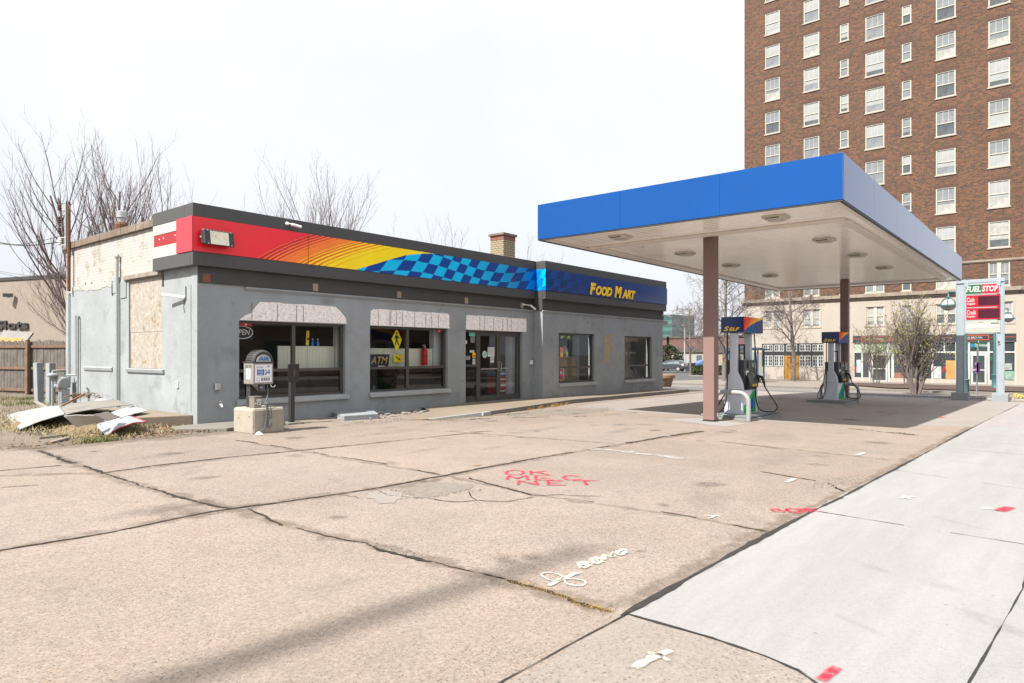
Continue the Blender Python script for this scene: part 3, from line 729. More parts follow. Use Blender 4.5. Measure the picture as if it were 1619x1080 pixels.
stones(ms, 8.4, 13.2, .7, .2, 60, .01, .03, 7)
stones(ms, 6.0, 7.0, 6.5, 5.0, 60, .004, .012, 8); stones(ms, 7.0, 0, 6, 1.6, 25, .004, .010, 9)
o = ms.build('loose_stones', GRAVEL); o['kind'] = 'stuff'; tag(o, 'loose crumbs of broken concrete along the slab cracks')
# white flakes of render below the wall
mf = MB()
r = random.Random(5)
for i in range(110):
    x = r.uniform(9.9, 13.3); y = 13.95 - r.random() ** 1.6 * 1.0 - max(0, (11.5 - x)) * .15; s = r.uniform(.02, .09); q = r.uniform(0, 6.28); z = gz(x, y) + .016 + r.uniform(0, .04)
    mf.prism([(x + s * math.cos(q + t) * r.uniform(.6, 1.1), y + s * math.sin(q + t) * r.uniform(.6, 1.1)) for t in (0, 1.3, 2.6, 3.8, 5.1)], 'z', z, z + .012)
o = mf.build('render_flakes', PALEKERB); o['kind'] = 'stuff'; tag(o, 'pale flakes of fallen render on the ground below the shop wall')

# spray-painted survey marks: stroke letters laid on the concrete
ST = {'O': [[(.5 + .45 * math.cos(a * .524), .5 + .5 * math.sin(a * .524)) for a in range(13)]], 'K': [[(.1, 1), (.1, 0)], [(.9, 1), (.1, .45)], [(.3, .6), (.95, 0)]],
      'M': [[(0, 0), (.1, 1), (.5, .3), (.9, 1), (1, 0)]], 'E': [[(.9, 1), (.1, 1), (.1, 0), (.9, 0)], [(.1, .5), (.75, .5)]], 'C': [[(.9, .85), (.6, 1), (.25, .9), (.08, .5), (.25, .1), (.6, 0), (.95, .2)]],
      'N': [[(.05, 0), (.1, 1), (.9, 0), (.95, 1)]], 'T': [[(-.1, 1), (1.3, 1)], [(.5, 1), (.55, 0)]], 'B': [[(.1, 0), (.1, 1), (.6, .95), (.7, .7), (.3, .5), (.75, .4), (.75, .1), (.1, 0)]],
      'U': [[(.1, 1), (.12, .2), (.4, 0), (.75, .15), (.9, 1)]], 'R': [[(.1, 0), (.1, 1), (.7, .9), (.7, .55), (.1, .5), (.9, 0)]]}
def spray(m, s, org, U, V, w, h, gap, lw, seed):
    r = random.Random(seed)
    for i, ch in enumerate(s):
        for st in ST.get(ch, []):
            pts = [(org[0] + U[0] * (i * (w + gap) + p[0] * w) + V[0] * p[1] * h + r.uniform(-.012, .012), org[1] + U[1] * (i * (w + gap) + p[0] * w) + V[1] * p[1] * h + r.uniform(-.012, .012)) for p in st]
            soft_strip(m, pts, lw, .004, seed + i)
rt = RT; fwv = FW
mp_ = MB(); mp_.alpha = []
o1 = G(797, 752.5); o2 = G(801, 761); o3 = G(818, 769)
spray(mp_, 'OK', o1, rt, fwv, .26, .33, .06, .021, 1)
spray(mp_, 'MEC', o2, rt, fwv, .26, .32, .075, .021, 2)
spray(mp_, 'NET', o3, rt, fwv, .25, .28, .085, .021, 3)
soft_build(mp_, 'pink_letters', PINK, lot, 'pink sprayed letters reading OK MEC NET')
mp_ = MB(); mp_.alpha = []
spray(mp_, 'BUK', G(1226, 812.5), (.70, -.71), fwv, .13, .13, .02, .014, 5); spray(mp_, 'OK', G(1250, 814), (.70, -.71), fwv, .17, .2, .03, .014, 6)
soft_build(mp_, 'pink_letters', PINK, lot, 'small pink sprayed scrawl beside the pale sidewalk')
def mark(mat, lines, lw, label, seed=1, jw=.3):
    m = MB(); m.alpha = []
    for k, l in enumerate(lines):
        pts = [tuple(G(*p)[:2]) for p in l]; soft_strip(m, pts, lw[k] if hasattr(lw, '__len__') else lw, .004, seed + k, jw=jw * .6)
    return soft_build(m, 'sprayed_mark', mat, lot, label)
loop1 = [(893 + 16 * math.cos(a) - 0, 916 - 7.5 * math.sin(a)) for a in [i * .45 for i in range(15)]]
loop1 = [(873 + 17 * math.cos(a), 915.5 - 6 * math.sin(a) + .15 * 17 * math.cos(a)) for a in [i * .45 for i in range(15)]]
loop2 = [(909 + 17 * math.cos(a), 924.5 - 5.5 * math.sin(a) + .1 * 17 * math.cos(a)) for a in [i * .45 for i in range(15)]]
mark(WHITEP, [loop1, loop2], .008, 'white sprayed loops crossed by a bar', 3)
mark(CREAMP, [[(867, 930), (885, 921), (916, 908)]], .022, 'cream sprayed bar through white loops', 4, .2)
mp_ = MB(); mp_.alpha = []
spray(mp_, 'BBMO', G(917, 903), tuple((G(990, 878) - G(917, 903)).normalized()[:2]), tuple((G(925, 893) - G(928, 905)).normalized()[:2]), .125, .12, .02, .019, 9)
soft_build(mp_, 'cream_letters', CREAMP, lot, 'cream sprayed characters beside the white loops')
mark(CREAMP, [[(1004, 1062), (1030, 1046), (1061, 1033)], [(1024, 1038), (1044, 1040), (1056, 1051)]], [.024, .014], 'cream sprayed cross on the grey slab', 5, .3)
mark(REDP, [[(1297, 1082), (1312, 1070), (1325, 1060)]], .028, 'red sprayed dash at the edge of the pale sidewalk', 6, .2)
mark(WHITEP, [[(1422, 790.5), (1443, 787.5)], [(1428, 786.5), (1438, 791.5)]], .03, 'white sprayed cross on the pale sidewalk', 7)
mark(REDP, [[(1579, 811), (1597, 804)]], .055, 'red sprayed dash on the pale sidewalk', 8, .15)
mark(CREAMP, [[(1556, 808), (1567, 805.5)]], .03, 'faint cream dash beside the red one', 9)
mark(WHITEP, [[(1243, 765), (1257, 758.5)], [(1242, 760), (1256, 763)]], [.03, .01], 'white sprayed cross in the middle of the lot', 10)
mark(WHITEP, [[(1355, 721.5), (1367, 717)], [(1350, 719), (1368, 720)]], [.04, .02], 'white sprayed cross on the far slab', 11)
mark(WHITEP, [[(1122, 822), (1136, 817)], [(1112, 818), (1140, 819)]], .014, 'faint white cross near a slab joint', 12)
mark(ORANGEP, [[(1486, 661.5), (1492, 659.8)]], .06, 'orange dot on the forecourt', 14)
mp_ = MB(); mp_.alpha = []
soft_strip(mp_, [tuple(G(*p)[:2]) for p in [(930, 711), (965, 713), (1000, 717), (1040, 722), (1085, 727)]], .10, .05, 61, step=.1, off=.0175, jw=.7)
soft_build(mp_, 'worn_paint', M_paint('worn_white', (.36, .35, .33), .0, .8, 9), lot, 'worn patch of white paint on the lot')
mp_ = MB(); mp_.alpha = []; r = random.Random(8)
for i in range(46):
    p = G(r.uniform(1255, 1480), 663 + r.uniform(-4, 4) + (0)); soft_strip(mp_, [(p[0], p[1]), (p[0] + r.uniform(-.1, .2), p[1] + r.uniform(-.3, .3))], .03, .02, i, off=.0175)
soft_build(mp_, 'worn_paint', WHITEP, lot, 'flecks of old white paint under the canopy')
rs = MB(); p = G(754, 737); rs.add([], [])
sheet('rust_stain', blob(p[0], p[1], .10, .05, 14, 3), .0165, M('rust_stain', (.24, .15, .10), .9, var=.3, scale=20), parent=lot)
sheet('rust_stain', blob(*G(1035, 681)[:2], .16, .12, 14, 6), .0165, M('dark_stain', (.16, .12, .09), .9, var=.3, scale=20), parent=lot)

# ================================================================== THE SHOP
store = thing('convenience_store', (6.85, 14.07, 0), 'low grey stucco shop with a charcoal fascia and a red to blue printed band', 'shop building')
def wall_open(m, axis, x0, x1, z0, z1, t0, t1, ops):
    """a wall with rectangular openings (a, b, za, zb)"""
    xs = sorted({x0, x1} | {v for o in ops for v in o[:2]}); 
    for a, b in zip(xs, xs[1:]):
        cuts = sorted([(o[2], o[3]) for o in ops if o[0] <= a + 1e-6 and o[1] >= b - 1e-6])
        z = z0
        for za, zb in cuts + [(z1, z1)]:
            if za > z + 1e-6:
                m.box(a, t0, z, b, t1, za) if axis == 'x' else m.box(t0, a, z, t1, b, za)
            z = zb
W1 = (7.775, 10.60, .545, 2.275); W2 = (11.38, 14.24, .54, 2.275); DR = (15.0, 17.75, .055, 2.262); W3 = (19.28, 21.57, .52, 2.27); W4 = (23.78, 26.06, .505, 2.25)
fm = MB(); wall_open(fm, 'x', 6.85, 18.6, -.3, 3.4, 14.07, 14.33, [W1, W2, DR])
fm.build('wall', STUCCO, store, label='shaded grey stucco front wall')
fm = MB(); wall_open(fm, 'x', 18.35, 27.05, -.3, 3.4, 13.68, 13.95, [W3, W4]); fm.box(18.35, 13.952, -.3, 18.60, 14.068, 3.4)
fm.build('wall', STUCCO, store, label='grey stucco front wall of the projecting end')
sm = MB(); wall_open(sm, 'y', 14.335, 21.7, -.1, 3.30, 6.86, 7.12, [(15.72, 17.5, 1.2, 3.29)]); sm.box(6.86, 14.335, 3.301, 7.12, 15.655, 3.40)
sm.build('wall', STUCCO, store, label='sunlit grey stucco side wall')
sm = MB(); sm.box(26.80, 13.952, -.3, 27.05, 21.7, 4.4); sm.box(7.125, 21.45, -.1, 26.795, 21.7, 4.4)
sm.build('wall', STUCCO, store, label='rear and far end walls')
# painted brick above the side wall, its ragged lower edge and clay coping
bm_ = MB(); bm_.box(6.875, 15.66, 3.302, 7.12, 21.7, 4.42)
for i in range(14):
    y = 18.5 + i * .22; bm_.box(6.852, y, 3.24 + rng.uniform(-.05, .03), 6.874, y + .22, 3.30 + rng.uniform(.05, .14))
bm_.build('brick_parapet', WHITEBRICK, store, label='flaking white painted brick parapet')
cm_ = MB()
for i in range(14):
    y = 15.66 + i * .435; cm_.box(6.80 + rng.uniform(-.006, .006), y + .004, 4.425, 7.2, y + .431, 4.60 + rng.uniform(-.008, .008))
cm_.build('coping', COPING, store, bevel=.012)
pl = MB(); pl.box(6.84, 17.62, 2.9, 6.86, 17.95, 3.302); pl.box(6.845, 18.15, 3.05, 6.858, 18.42, 3.38); pl.box(6.85, 18.0, 3.3, 6.872, 18.42, 3.42)
pl.build('render_patch', STUCCO, store)
one('lintel', OLDWOOD, lambda m: m.box(6.80, 15.66, 3.31, 6.874, 17.7, 3.42), store, bevel=.015)
one('blocked_window', OSB_Y, lambda m: (m.box(6.90, 15.725, 1.205, 6.93, 17.495, 2.05), m.box(6.895, 15.725, 2.056, 6.93, 17.495, 3.285)), store, label='side window boarded over with yellowed strand board')
sl = MB()
sl.prism([(6.825, 1.10), (6.859, 1.09), (6.859, 1.2), (6.80, 1.185)], 'y', 15.6, 17.56); sl.prism([(6.83, 1.12), (6.859, 1.08), (6.859, 1.22), (6.815, 1.19)], 'y', 18.45, 20.3)
sl.build('side_sill', STUCCO, store, bevel=.012)
one('vertical_gap', DARKTRIM, lambda m: (m.box(6.848, 18.42, 3.0, 6.859, 18.5, 3.28), m.box(6.846, 15.63, 3.05, 6.859, 15.70, 3.31), m.box(6.849, 14.337, 2.2, 6.859, 14.352, 3.0), m.box(6.849, 14.337, .3, 6.859, 14.345, 2.2)), store)
# front sills and the moulded edge under the fascia
for a, b, z, y in ((7.70, 10.68, .54, 14.07), (11.34, 14.31, .535, 14.07), (19.24, 21.70, .515, 13.68), (23.74, 26.2, .50, 13.68)):
    one('window_sill', SILL, lambda m: m.prism([(y - .085, z - .125), (y - .002, z - .13), (y - .002, z + .0), (y - .075, z - .012)], 'x', a, b), store, bevel=.012)
one('stucco_moulding', STUCCO, lambda m: (m.prism([(14.068, 2.93), (14.02, 2.985), (14.02, 3.02), (14.068, 3.02)], 'x', 7.9, 18.34), m.prism([(13.678, 2.91), (13.63, 2.965), (13.63, 3.0), (13.678, 3.0)], 'x', 18.30, 27.07)), store, bevel=.01)
# boards over the window heads
def board(pts, y, name='head_board'):
    return one(name, OSB_W, lambda m: m.prism(pts, 'y', y - .012, y - .001), store)
r = random.Random(3)
def jag(a, b, z, n, am=.012): return [(a + (b - a) * i / n, z + r.uniform(-am, am)) for i in range(n + 1)]
board([(7.78, 2.283), (10.64, 2.30), (10.60, 2.45), (10.42, 2.62)] + jag(10.30, 8.27, 2.715, 9) + [(8.08, 2.50), (8.05, 2.44), (7.93, 2.40)], 14.07)
board([(11.385, 2.283), (14.30, 2.283), (14.29, 2.66), (14.24, 2.71)] + jag(14.1, 11.5, 2.715, 11) + [(11.40, 2.66)], 14.07)
board([(15.01, 2.27), (17.95, 2.27), (17.95, 2.69)] + jag(17.9, 15.1, 2.71, 11) + [(15.02, 2.68)], 14.07)
bs = MB()
for a, b, xs in ((2.30, 2.70, (8.07, 9.2, 10.28 - .9, 8.7)), (2.29, 2.70, (11.64, 12.03, 12.07, 12.27, 12.48, 12.93, 13.35, 13.58, 13.84)), (2.28, 2.70, (15.62, 15.83, 16.27, 16.72, 16.95, 17.15))):
    for x in xs: bs.box(x - .006, 14.052, a, x + .006, 14.0575, b - .02)
bs.build('board_seam', OLDWOOD, store)
one('bare_patch', PLYTAN, lambda m: m.prism([(22.22, 1.20), (22.24, 2.17), (22.46, 2.27), (22.78, 2.26), (22.74, 1.93), (22.9, 1.74), (22.72, 1.58), (22.58, 1.22)], 'y', 13.672, 13.679), store, label='jagged patch of bare plywood where the stucco came off')
# charcoal frieze with four cut-outs
fr = MB(); wall_open(fr, 'x', 6.86, 18.33, 3.03, 3.372, 14.045, 14.066, [(6.95, 7.145, 3.05, 3.24), (9.637, 9.80, 3.05, 3.24), (12.283, 12.447, 3.06, 3.235), (14.934, 15.11, 3.05, 3.235), (17.625, 17.80, 3.045, 3.23)])
fr.box(18.30, 13.655, 3.01, 27.08, 13.676, 3.372); fr.box(18.30, 13.68, 3.01, 18.345, 14.04, 3.372)
fr.build('frieze', FRIEZE, store)
one('brick_recess', RBRICK, lambda m: m.box(6.95, 14.058, 3.05, 7.145, 14.068, 3.24), store)
one('brick_recess', BRICKTAN, lambda m: [m.box(a, 14.058, 3.05, b, 14.068, 3.235) for a, b in ((9.637, 9.8), (12.283, 12.447), (14.934, 15.11), (17.625, 17.8))], store)
# the fascia: cap band, print, lower band; it returns along the side wall
cap = MB(); cap.box(6.69, 13.93, 4.375, 18.305, 14.3, 4.654); cap.box(6.69, 14.305, 4.375, 7.15, 15.8, 4.652); cap.box(18.31, 13.54, 4.375, 27.125, 14.0, 4.65)
cap.box(26.8, 14.005, 4.375, 27.125, 21.6, 4.649)
cap.build('cap_band', FASCIA, store, bevel=.006)
low = MB(); low.box(6.69, 13.93, 3.376, 18.305, 14.044, 3.655); low.box(6.69, 14.05, 3.376, 6.855, 15.8, 3.655); low.box(18.31, 13.54, 3.374, 27.125, 13.654, 3.655); low.box(18.31, 13.66, 3.374, 18.345, 13.925, 3.655)
low.box(27.052, 13.66, 3.374, 27.125, 21.6, 3.655)
low.build('lower_band', FASCIA, store, bevel=.006)
one('band_backing', FRIEZE, lambda m: (m.box(6.72, 13.96, 3.657, 18.3, 14.3, 4.373), m.box(6.72, 14.305, 3.657, 7.1, 15.8, 4.373), m.box(18.34, 13.57, 3.657, 27.1, 14.0, 4.373), m.box(26.9, 14.005, 3.657, 27.10, 21.6, 4.373)), store)
sb = MB(); sb.box(6.698, 14.55, 4.16, 6.718, 15.8, 4.373); sb.box(6.698, 14.55, 3.657, 6.718, 15.8, 3.90)
sb.build('side_board', WHITEBOARD, store); one('side_board', REDWORN, lambda m: m.box(6.706, 14.60, 3.905, 6.718, 15.75, 4.155), store, label='faded red strip between two white boards')
one('wrap_panel', REDWRAP, lambda m: m.box(6.672, 13.925, 3.66, 6.69, 14.63, 4.378), store, label='red panel end wrapped round the corner')
rv = MB()
for y, z in ((15.5, 4.06), (15.3, 4.065), (14.75, 4.07)): rv.lathe([(.018, 0), (.012, .006)], (6.705, y, z), 8, 'x')
rv.build('screw_head', WHITEPL, store)
cR, cRd, cO, cY, cDk, cCy = L(236, 34, 48), L(205, 14, 44), L(250, 130, 36), L(255, 224, 0), L(4, 66, 150), L(0, 190, 242)
BND = [(10.806, 0), (11.41, .28), (11.87, .5), (12.45, .76), (12.72, .835), (13.1, .93), (13.55, 1.0), (14, 1.1)]
def bnd(x):
    if x < BND[0][0]: return -1
    for (a, p), (b, q) in zip(BND, BND[1:]):
        if x <= b: return p + (q - p) * (x - a) / (b - a)
    return 2
def lerp(a, b, t): t = clamp(t, 0, 1); return tuple(p + (q - p) * t for p, q in zip(a, b))
OS = [(8.12, 8.14), (8.25, 8.285), (8.37, 8.42), (8.49, 8.565), (8.62, 8.72), (8.735, 8.775), (8.795, 9.2)]
YS_ = [(9.12, 9.145), (9.25, 9.30), (9.39, 9.475), (9.56, 9.67), (9.74, 9.865), (9.90, 10.13), (10.15, 99)]
def check(x, t):
    v = (t - .20 * math.sin((x - 11.3) * 2 * math.pi / 6.4)) / .40; u = (x - .55 * t + .1 * math.sin(x * 1.3)) / .43
    return (math.floor(u) + math.floor(v + 10)) % 2
def ink_main(u, v):
    x = 6.69 + u * 11.615; t = v
    if t < bnd(x):
        d = cDk; c = cCy; k = (x - 15.0) / 3.3
        d = lerp(d, L(2, 56, 128), k); c = lerp(c, L(0, 104, 186), k)
        return c if check(x, t) else d
    w = .70 * t + .30 * t * t; q = (x - (1.4 - 8.11 * .25) * w) / (1 + .25 * w)
    if q < 8.78:
        for a, b in OS:
            if a <= q < b: return cO
        return cR if q < 8.12 else cRd
    for a, b in YS_:
        if a <= q < b: return cY
    return cO if q < 9.2 else L(232, 92, 30)
painted('graphic_band', (6.695, 13.922, 3.66), (11.61, 0, 0), (0, 0, .715), 900, 56, ink_main, INK, store, label='printed band running from red through yellow stripes to blue checks')
one('graphic_back', REDWRAP, lambda m: m.box(6.692, 13.924, 3.661, 18.30, 13.958, 4.374), store)
def ink_two(u, v):
    x = 18.31 + u * 8.83; b = L(0, 52, 118)
    if x < 21.2:
        k = clamp(1 - (x - 18.3) / 2.9, 0, 1) * .55
        return lerp(b, L(0, 84, 172), k) if check(x, v) else lerp(b, L(0, 40, 100), k)
    return b
painted('graphic_band', (18.312, 13.516, 3.66), (8.83, 0, 0), (0, 0, .715), 300, 30, ink_two, INK, store, label='navy printed band with faint checks')
one('graphic_back', NAVY, lambda m: m.box(18.30, 13.518, 3.661, 27.142, 13.568, 4.374), store)
painted('graphic_band', (18.297, 13.925, 3.66), (0, -.405, 0), (0, 0, .715), 24, 30, lambda u, v: (lerp(L(0, 120, 215), L(0, 170, 235), u) if check(18.2 + u * .8, v) else L(0, 110, 205)), INK, store, label='sunlit blue return of the printed band')
text_obj('lettering', 'FOOD MART', YELLOWT, PY(932, 465.3, 13.50), (1, 0, 0), (0, 0, 1), .43, store, width=3.36, offset=.06, shear=.28, extrude=.012, caps=.80, label='slanted yellow letters reading Food Mart')
one('panel_seam', FRIEZE, lambda m: [m.box(x, 13.917, 3.662, x + .008, 13.9215, 4.372) for x in (9.42,)], store)
one('panel_seam', REDWORN, lambda m: m.box(17.05, 13.917, 3.75, 17.062, 13.9215, 4.28), store)
one('band_seam', FRIEZE, lambda m: [(m.box(x, 13.9285, 4.38, x + .005, 13.9298, 4.65), m.box(x, 13.9285, 3.38, x + .005, 13.9298, 3.65)) for x in (6.93, 9.5, 12.4, 15.3)], store)
# roof
one('roof', ROOFM, lambda m: m.box(7.13, 14.31, 4.05, 26.79, 21.44, 4.2), store)

# windows: frame, upper panes, tinted lower panes
def shop_window(op, y, midz, mullions, rail=True, low=None):
    x0, x1, z0, z1 = op; f = .055
    m = MB(); a, b = y + .09, y + .17
    m.box(x0, a, z0, x0 + f, b, z1); m.box(x1 - f * 1.4, a, z0, x1, b, z1); m.box(x0 + f, a, z0, x1 - f * 1.4, b, z0 + f); m.box(x0 + f, a, z1 - f, x1 - f * 1.4, b, z1)
    for x in mullions: m.box(x - .045, a - .004, z0 + f, x + .045, b - .006, z1 - f)
    if rail:
        xs = [x0 + f] + [v for x in mullions for v in (x - .045, x + .045)] + [x1 - f * 1.4]
        for k in range(0, len(xs), 2): m.box(xs[k], a + .002, midz - .035, xs[k + 1], b - .004, midz + .035)
    w = m.build('window', BRONZE, store, bevel=.004)
    xs = [x0 + f] + [v for x in mullions for v in (x - .045, x + .045)] + [x1 - f * 1.4]
    g1 = MB(); g2 = MB()
    for k in range(0, len(xs), 2):
        c = y + .13
        g1.quad((xs[k], c, midz + .035), (xs[k + 1], c, midz + .035), (xs[k + 1], c, z1 - f), (xs[k], c, z1 - f))
        g2.quad((xs[k], c, z0 + f), (xs[k + 1], c, z0 + f), (xs[k + 1], c, midz - .035), (xs[k], c, midz - .035))
    g1.build('pane', GLASS, w); g2.build('pane', low or GLASSLOW, w, label='lower panes')
    return w
shop_window(W1, 14.07, 1.165, [9.19]); shop_window(W2, 14.07, 1.165, [12.76]); shop_window(W3, 13.68, 1.06, [], low=GLASS); shop_window(W4, 13.68, 1.06, [], low=GLASS)
# the entrance: a side light and two glazed doors
def entrance():
    y = 14.07; a, b = y + .10, y + .19; x0, x1, z0, z1 = DR
    m = MB(); m.box(x0, a, z0, x0 + .05, b, z1); m.box(x1 - .07, a, z0, x1, b, z1); m.box(x0 + .05, a, z1 - .06, x1 - .07, b, z1); m.box(15.60, a, z0, 15.69, b, z1 - .06)
    for z in (z0 + .02, .62, 1.17): m.box(x0 + .05, a + .004, z - .025, 15.60, b - .004, z + .045)
    fr = m.build('door_frame', BRONZE, store, bevel=.004)
    g = MB(); c = y + .145
    for za, zb in ((.12, .595), (.665, 1.145), (1.215, z1 - .06)): g.quad((x0 + .05, c, za), (15.6, c, za), (15.6, c, zb), (x0 + .05, c, zb))
    g.build('pane', GLASS, fr, label='side light beside the doors')
    for xa, xb, hs in ((15.70, 16.665, 1), (16.675, 17.675, -1)):
        m = MB(); s = .085; p, q = a + .012, b - .012
        m.box(xa, p, z0 + .01, xa + s, q, z1 - .065); m.box(xb - s, p, z0 + .01, xb, q, z1 - .065); m.box(xa + s, p, z0 + .01, xb - s, q, z0 + .17); m.box(xa + s, p, z1 - .16, xb - s, q, z1 - .065)
        d = m.build('door', BRONZE, store, bevel=.004)
        MB().quad((xa + s, c, z0 + .17), (xb - s, c, z0 + .17), (xb - s, c, z1 - .16), (xa + s, c, z1 - .16)).build('pane', GLASS, d)
        hx = xb - s * .5 if hs > 0 else xa + s * .5
        h = MB(); h.tube([(hx, p, 1.0), (hx - .02 * hs, p - .06, 1.0), (hx - .02 * hs, p - .06, 1.28), (hx, p, 1.28)], .012, 8)
        h.box(xa + s, p - .03, 1.05, xb - s, p - .012, 1.085) if hs > 0 else h.box(xa + s, q + .01, 1.05, xb - s, q + .03, 1.085)
        h.build('handle', ALU, d)
entrance()
# inside: dim room, pale partition, column
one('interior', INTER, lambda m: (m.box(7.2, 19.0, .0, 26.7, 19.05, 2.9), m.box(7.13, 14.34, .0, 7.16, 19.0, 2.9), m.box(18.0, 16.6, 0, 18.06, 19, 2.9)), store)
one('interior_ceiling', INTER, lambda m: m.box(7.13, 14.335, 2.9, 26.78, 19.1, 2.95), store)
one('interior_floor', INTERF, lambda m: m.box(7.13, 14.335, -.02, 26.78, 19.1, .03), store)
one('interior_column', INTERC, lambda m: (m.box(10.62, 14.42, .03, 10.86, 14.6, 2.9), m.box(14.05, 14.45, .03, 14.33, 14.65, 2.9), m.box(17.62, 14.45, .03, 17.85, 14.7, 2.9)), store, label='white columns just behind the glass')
# roof furniture and chimney
ch = MB(); ch.box(20.5, 17.2, 4.2, 21.2, 17.85, 5.62); chim = ch.build('chimney', YBRICK, store, label='yellow brick chimney with red brick bands')
one('brick_band', RBRICK, lambda m: (m.box(20.485, 17.185, 5.10, 21.215, 17.865, 5.36), m.box(20.48, 17.18, 6.02, 21.22, 17.87, 6.20)), chim)
one('chimney_shaft', YBRICK, lambda m: m.box(20.49, 17.19, 5.36, 21.21, 17.86, 6.02), chim)
one('chimney_cap', COPING, lambda m: m.box(20.42, 17.12, 6.20, 21.28, 17.93, 6.30), chim, bevel=.02)
vp = MB(); vp.lathe([(.17, 4.2), (.17, 4.98), (.13, 5.05), (.13, 5.0)], (7.5, 19.6, 0), 12); rp = vp.build('roof_vent', RUST, store)
one('flue', GALV, lambda m: m.lathe([(.085, 4.9), (.085, 5.16), (.125, 5.17), (.125, 5.33), (.09, 5.35)], (7.5, 19.6, 0), 14), rp, smooth=True)

# pipes and electrics fixed to the side wall
tubeo('downpipe', GREYPIPE, [(6.80, 18.03, .1), (6.80, 18.03, 3.9)], .035, store); one('pipe_cowl', GALV, lambda m: m.lathe([(.05, 3.88), (.06, 3.93), (.045, 3.97)], (6.80, 18.03, 0), 10), store)
tubeo('conduit', GREYPIPE, [(6.82, 21.35, .9), (6.82, 21.35, 3.2), (6.82, 21.43, 3.25)], .022, store)
tubeo('conduit', GREYPIPE, [(6.80, 20.62, .35), (6.80, 20.62, 2.55), (6.80, 20.68, 2.6), (6.80, 20.74, 2.55), (6.80, 20.74, .95)], .026, store)
tubeo('conduit', GREYPIPE, [(6.82, 19.95, .25), (6.82, 19.95, .62), (6.77, 19.95, .66)], .022, store)
mast = tubeo('service_mast', RUST, [(6.76, 21.15, 3.25), (6.76, 21.15, 5.68)], .045, store)
tubeo('service_head', DARKSTEEL, [(6.70, 21.15, 5.66), (6.66, 21.0, 5.68), (6.7, 20.8, 5.4), (6.75, 20.3, 5.0), (6.9, 19.4, 4.62)], .014, mast)
for i, z in enumerate((5.55, 5.22, 4.92, 4.62)):
    im = MB(); im.lathe([(.02, -.09), (.055, -.07), (.03, -.045), (.065, -.01), (.03, .02), (.055, .05), (.02, .08)], (6.62, 21.42, z), 10)
    im.tube([(6.62, 21.42, z + .1), (6.74, 21.2, z + .1)], .008, 5); im.tube([(6.62, 21.42, z - .1), (6.74, 21.2, z - .1)], .008, 5)
    im.build('insulator', INSUL if i < 3 else WHITEPL, mast, smooth=True)
one('mast_channel', GREYPIPE, lambda m: m.box(6.70, 21.20, 4.45, 6.78, 21.30, 5.66), mast)

# things fixed to the shop front
def floodlight():
    c = PY(344.5, 377, 13.80); t = thing('floodlight', c, 'black floodlight with glass front on the red end of the fascia', 'floodlight')
    def P(w0, w1, y0, y1, z0, z1, m): m.box(c.x + w0, c.y + y0, c.z + z0, c.x + w1, c.y + y1, c.z + z1)
    m = MB(); m.prism([(c.y - .10, c.z - .17), (c.y + .09, c.z - .13), (c.y + .09, c.z + .13), (c.y - .05, c.z + .16)], 'x', c.x - .33, c.x + .33); m.build('housing', DARKSTEEL, t, bevel=.03)
    m = MB(); a = lambda x, s: (c.x + x, c.y - .103 + .05 * s, c.z - .145 + .29 * s)
    m.quad(a(-.2, .0), a(.2, .0), a(.2, .95), a(-.2, .95)); g = m.build('reflector', M('lamp_reflector', (.60, .57, .46), .25, metal=.4, var=.15), t, normals=False)
    m = MB()
    for x in (-.09, .09):
        p = a(x, .62); m.box(p[0] - .018, p[1] - .008, p[2] - .018, p[0] + .018, p[1] - .002, p[2] + .018)
    m.build('diode', M('lamp_diode', (.7, .58, .12), .4), t)
    one('bracket', GALV, lambda m: (m.box(c.x - .34, c.y + .02, c.z - .02, c.x - .331, c.y + .12, c.z + .02), m.box(c.x + .331, c.y + .02, c.z - .02, c.x + .34, c.y + .12, c.z + .02), m.box(c.x - .34, c.y + .09, c.z - .02, c.x + .34, c.y + .12, c.z + .02)), t)
    m = MB()
    for i in range(9): m.box(c.x - .3 + i * .07, c.y + .0, c.z + .135, c.x - .285 + i * .07, c.y + .085, c.z + .165)
    m.build('cooling_fin', GALV, t)
    m = MB()
    for sx in (-.25, .25):
        for q in (.02, .97):
            p = a(sx, q); m.lathe([(.014, -.01), (.014, .006)], (p[0], p[1] - .004, p[2]), 8, 'y')
    m.build('clip', GALV, t)
floodlight()
def camera_(loc, label, dirx=1, drop=0, arm=.0, s=1.0):
    t = thing('security_camera', loc, label, 'security camera', group='security cameras on the shop')
    x, y, z = loc
    one('wall_plate', WHITEPL, lambda m: m.lathe([(.05 * s, 0), (.055 * s, -.02), (.03 * s, -.06)], (x, y, z), 14, 'y'), t, smooth=True)
    tubeo('bracket', WHITEPL, [(x, y - .05, z), (x + dirx * .06 * s, y - .1, z - .01), (x + dirx * (.1 + arm) * s, y - .12, z - .02)], .018 * s, t)
    X0, X1 = x + dirx * (.07 + arm) * s, x + dirx * (.33 + arm) * s
    tubeo('camera_body', WHITEPL, [(X0, y - .12, z - .02), (X1, y - .17, z - .06 - drop)], .042 * s, t, n=12)
    tubeo('lens', BLACKP, [(X1, y - .17, z - .06 - drop), (X1 + dirx * .008, y - .172, z - .062 - drop)], .03 * s, t, n=12)
    return t
camera_((8.86, 13.928, 4.53), 'white bullet camera on the cap band above the red print', s=.8)
camera_((17.72, 14.03, 3.17), 'small white camera in the last cut-out before the projecting end', arm=.25, drop=.08, s=.8)
camera_((27.0, 13.65, 3.22), 'white camera at the far corner below the navy band', s=.9, arm=.1)
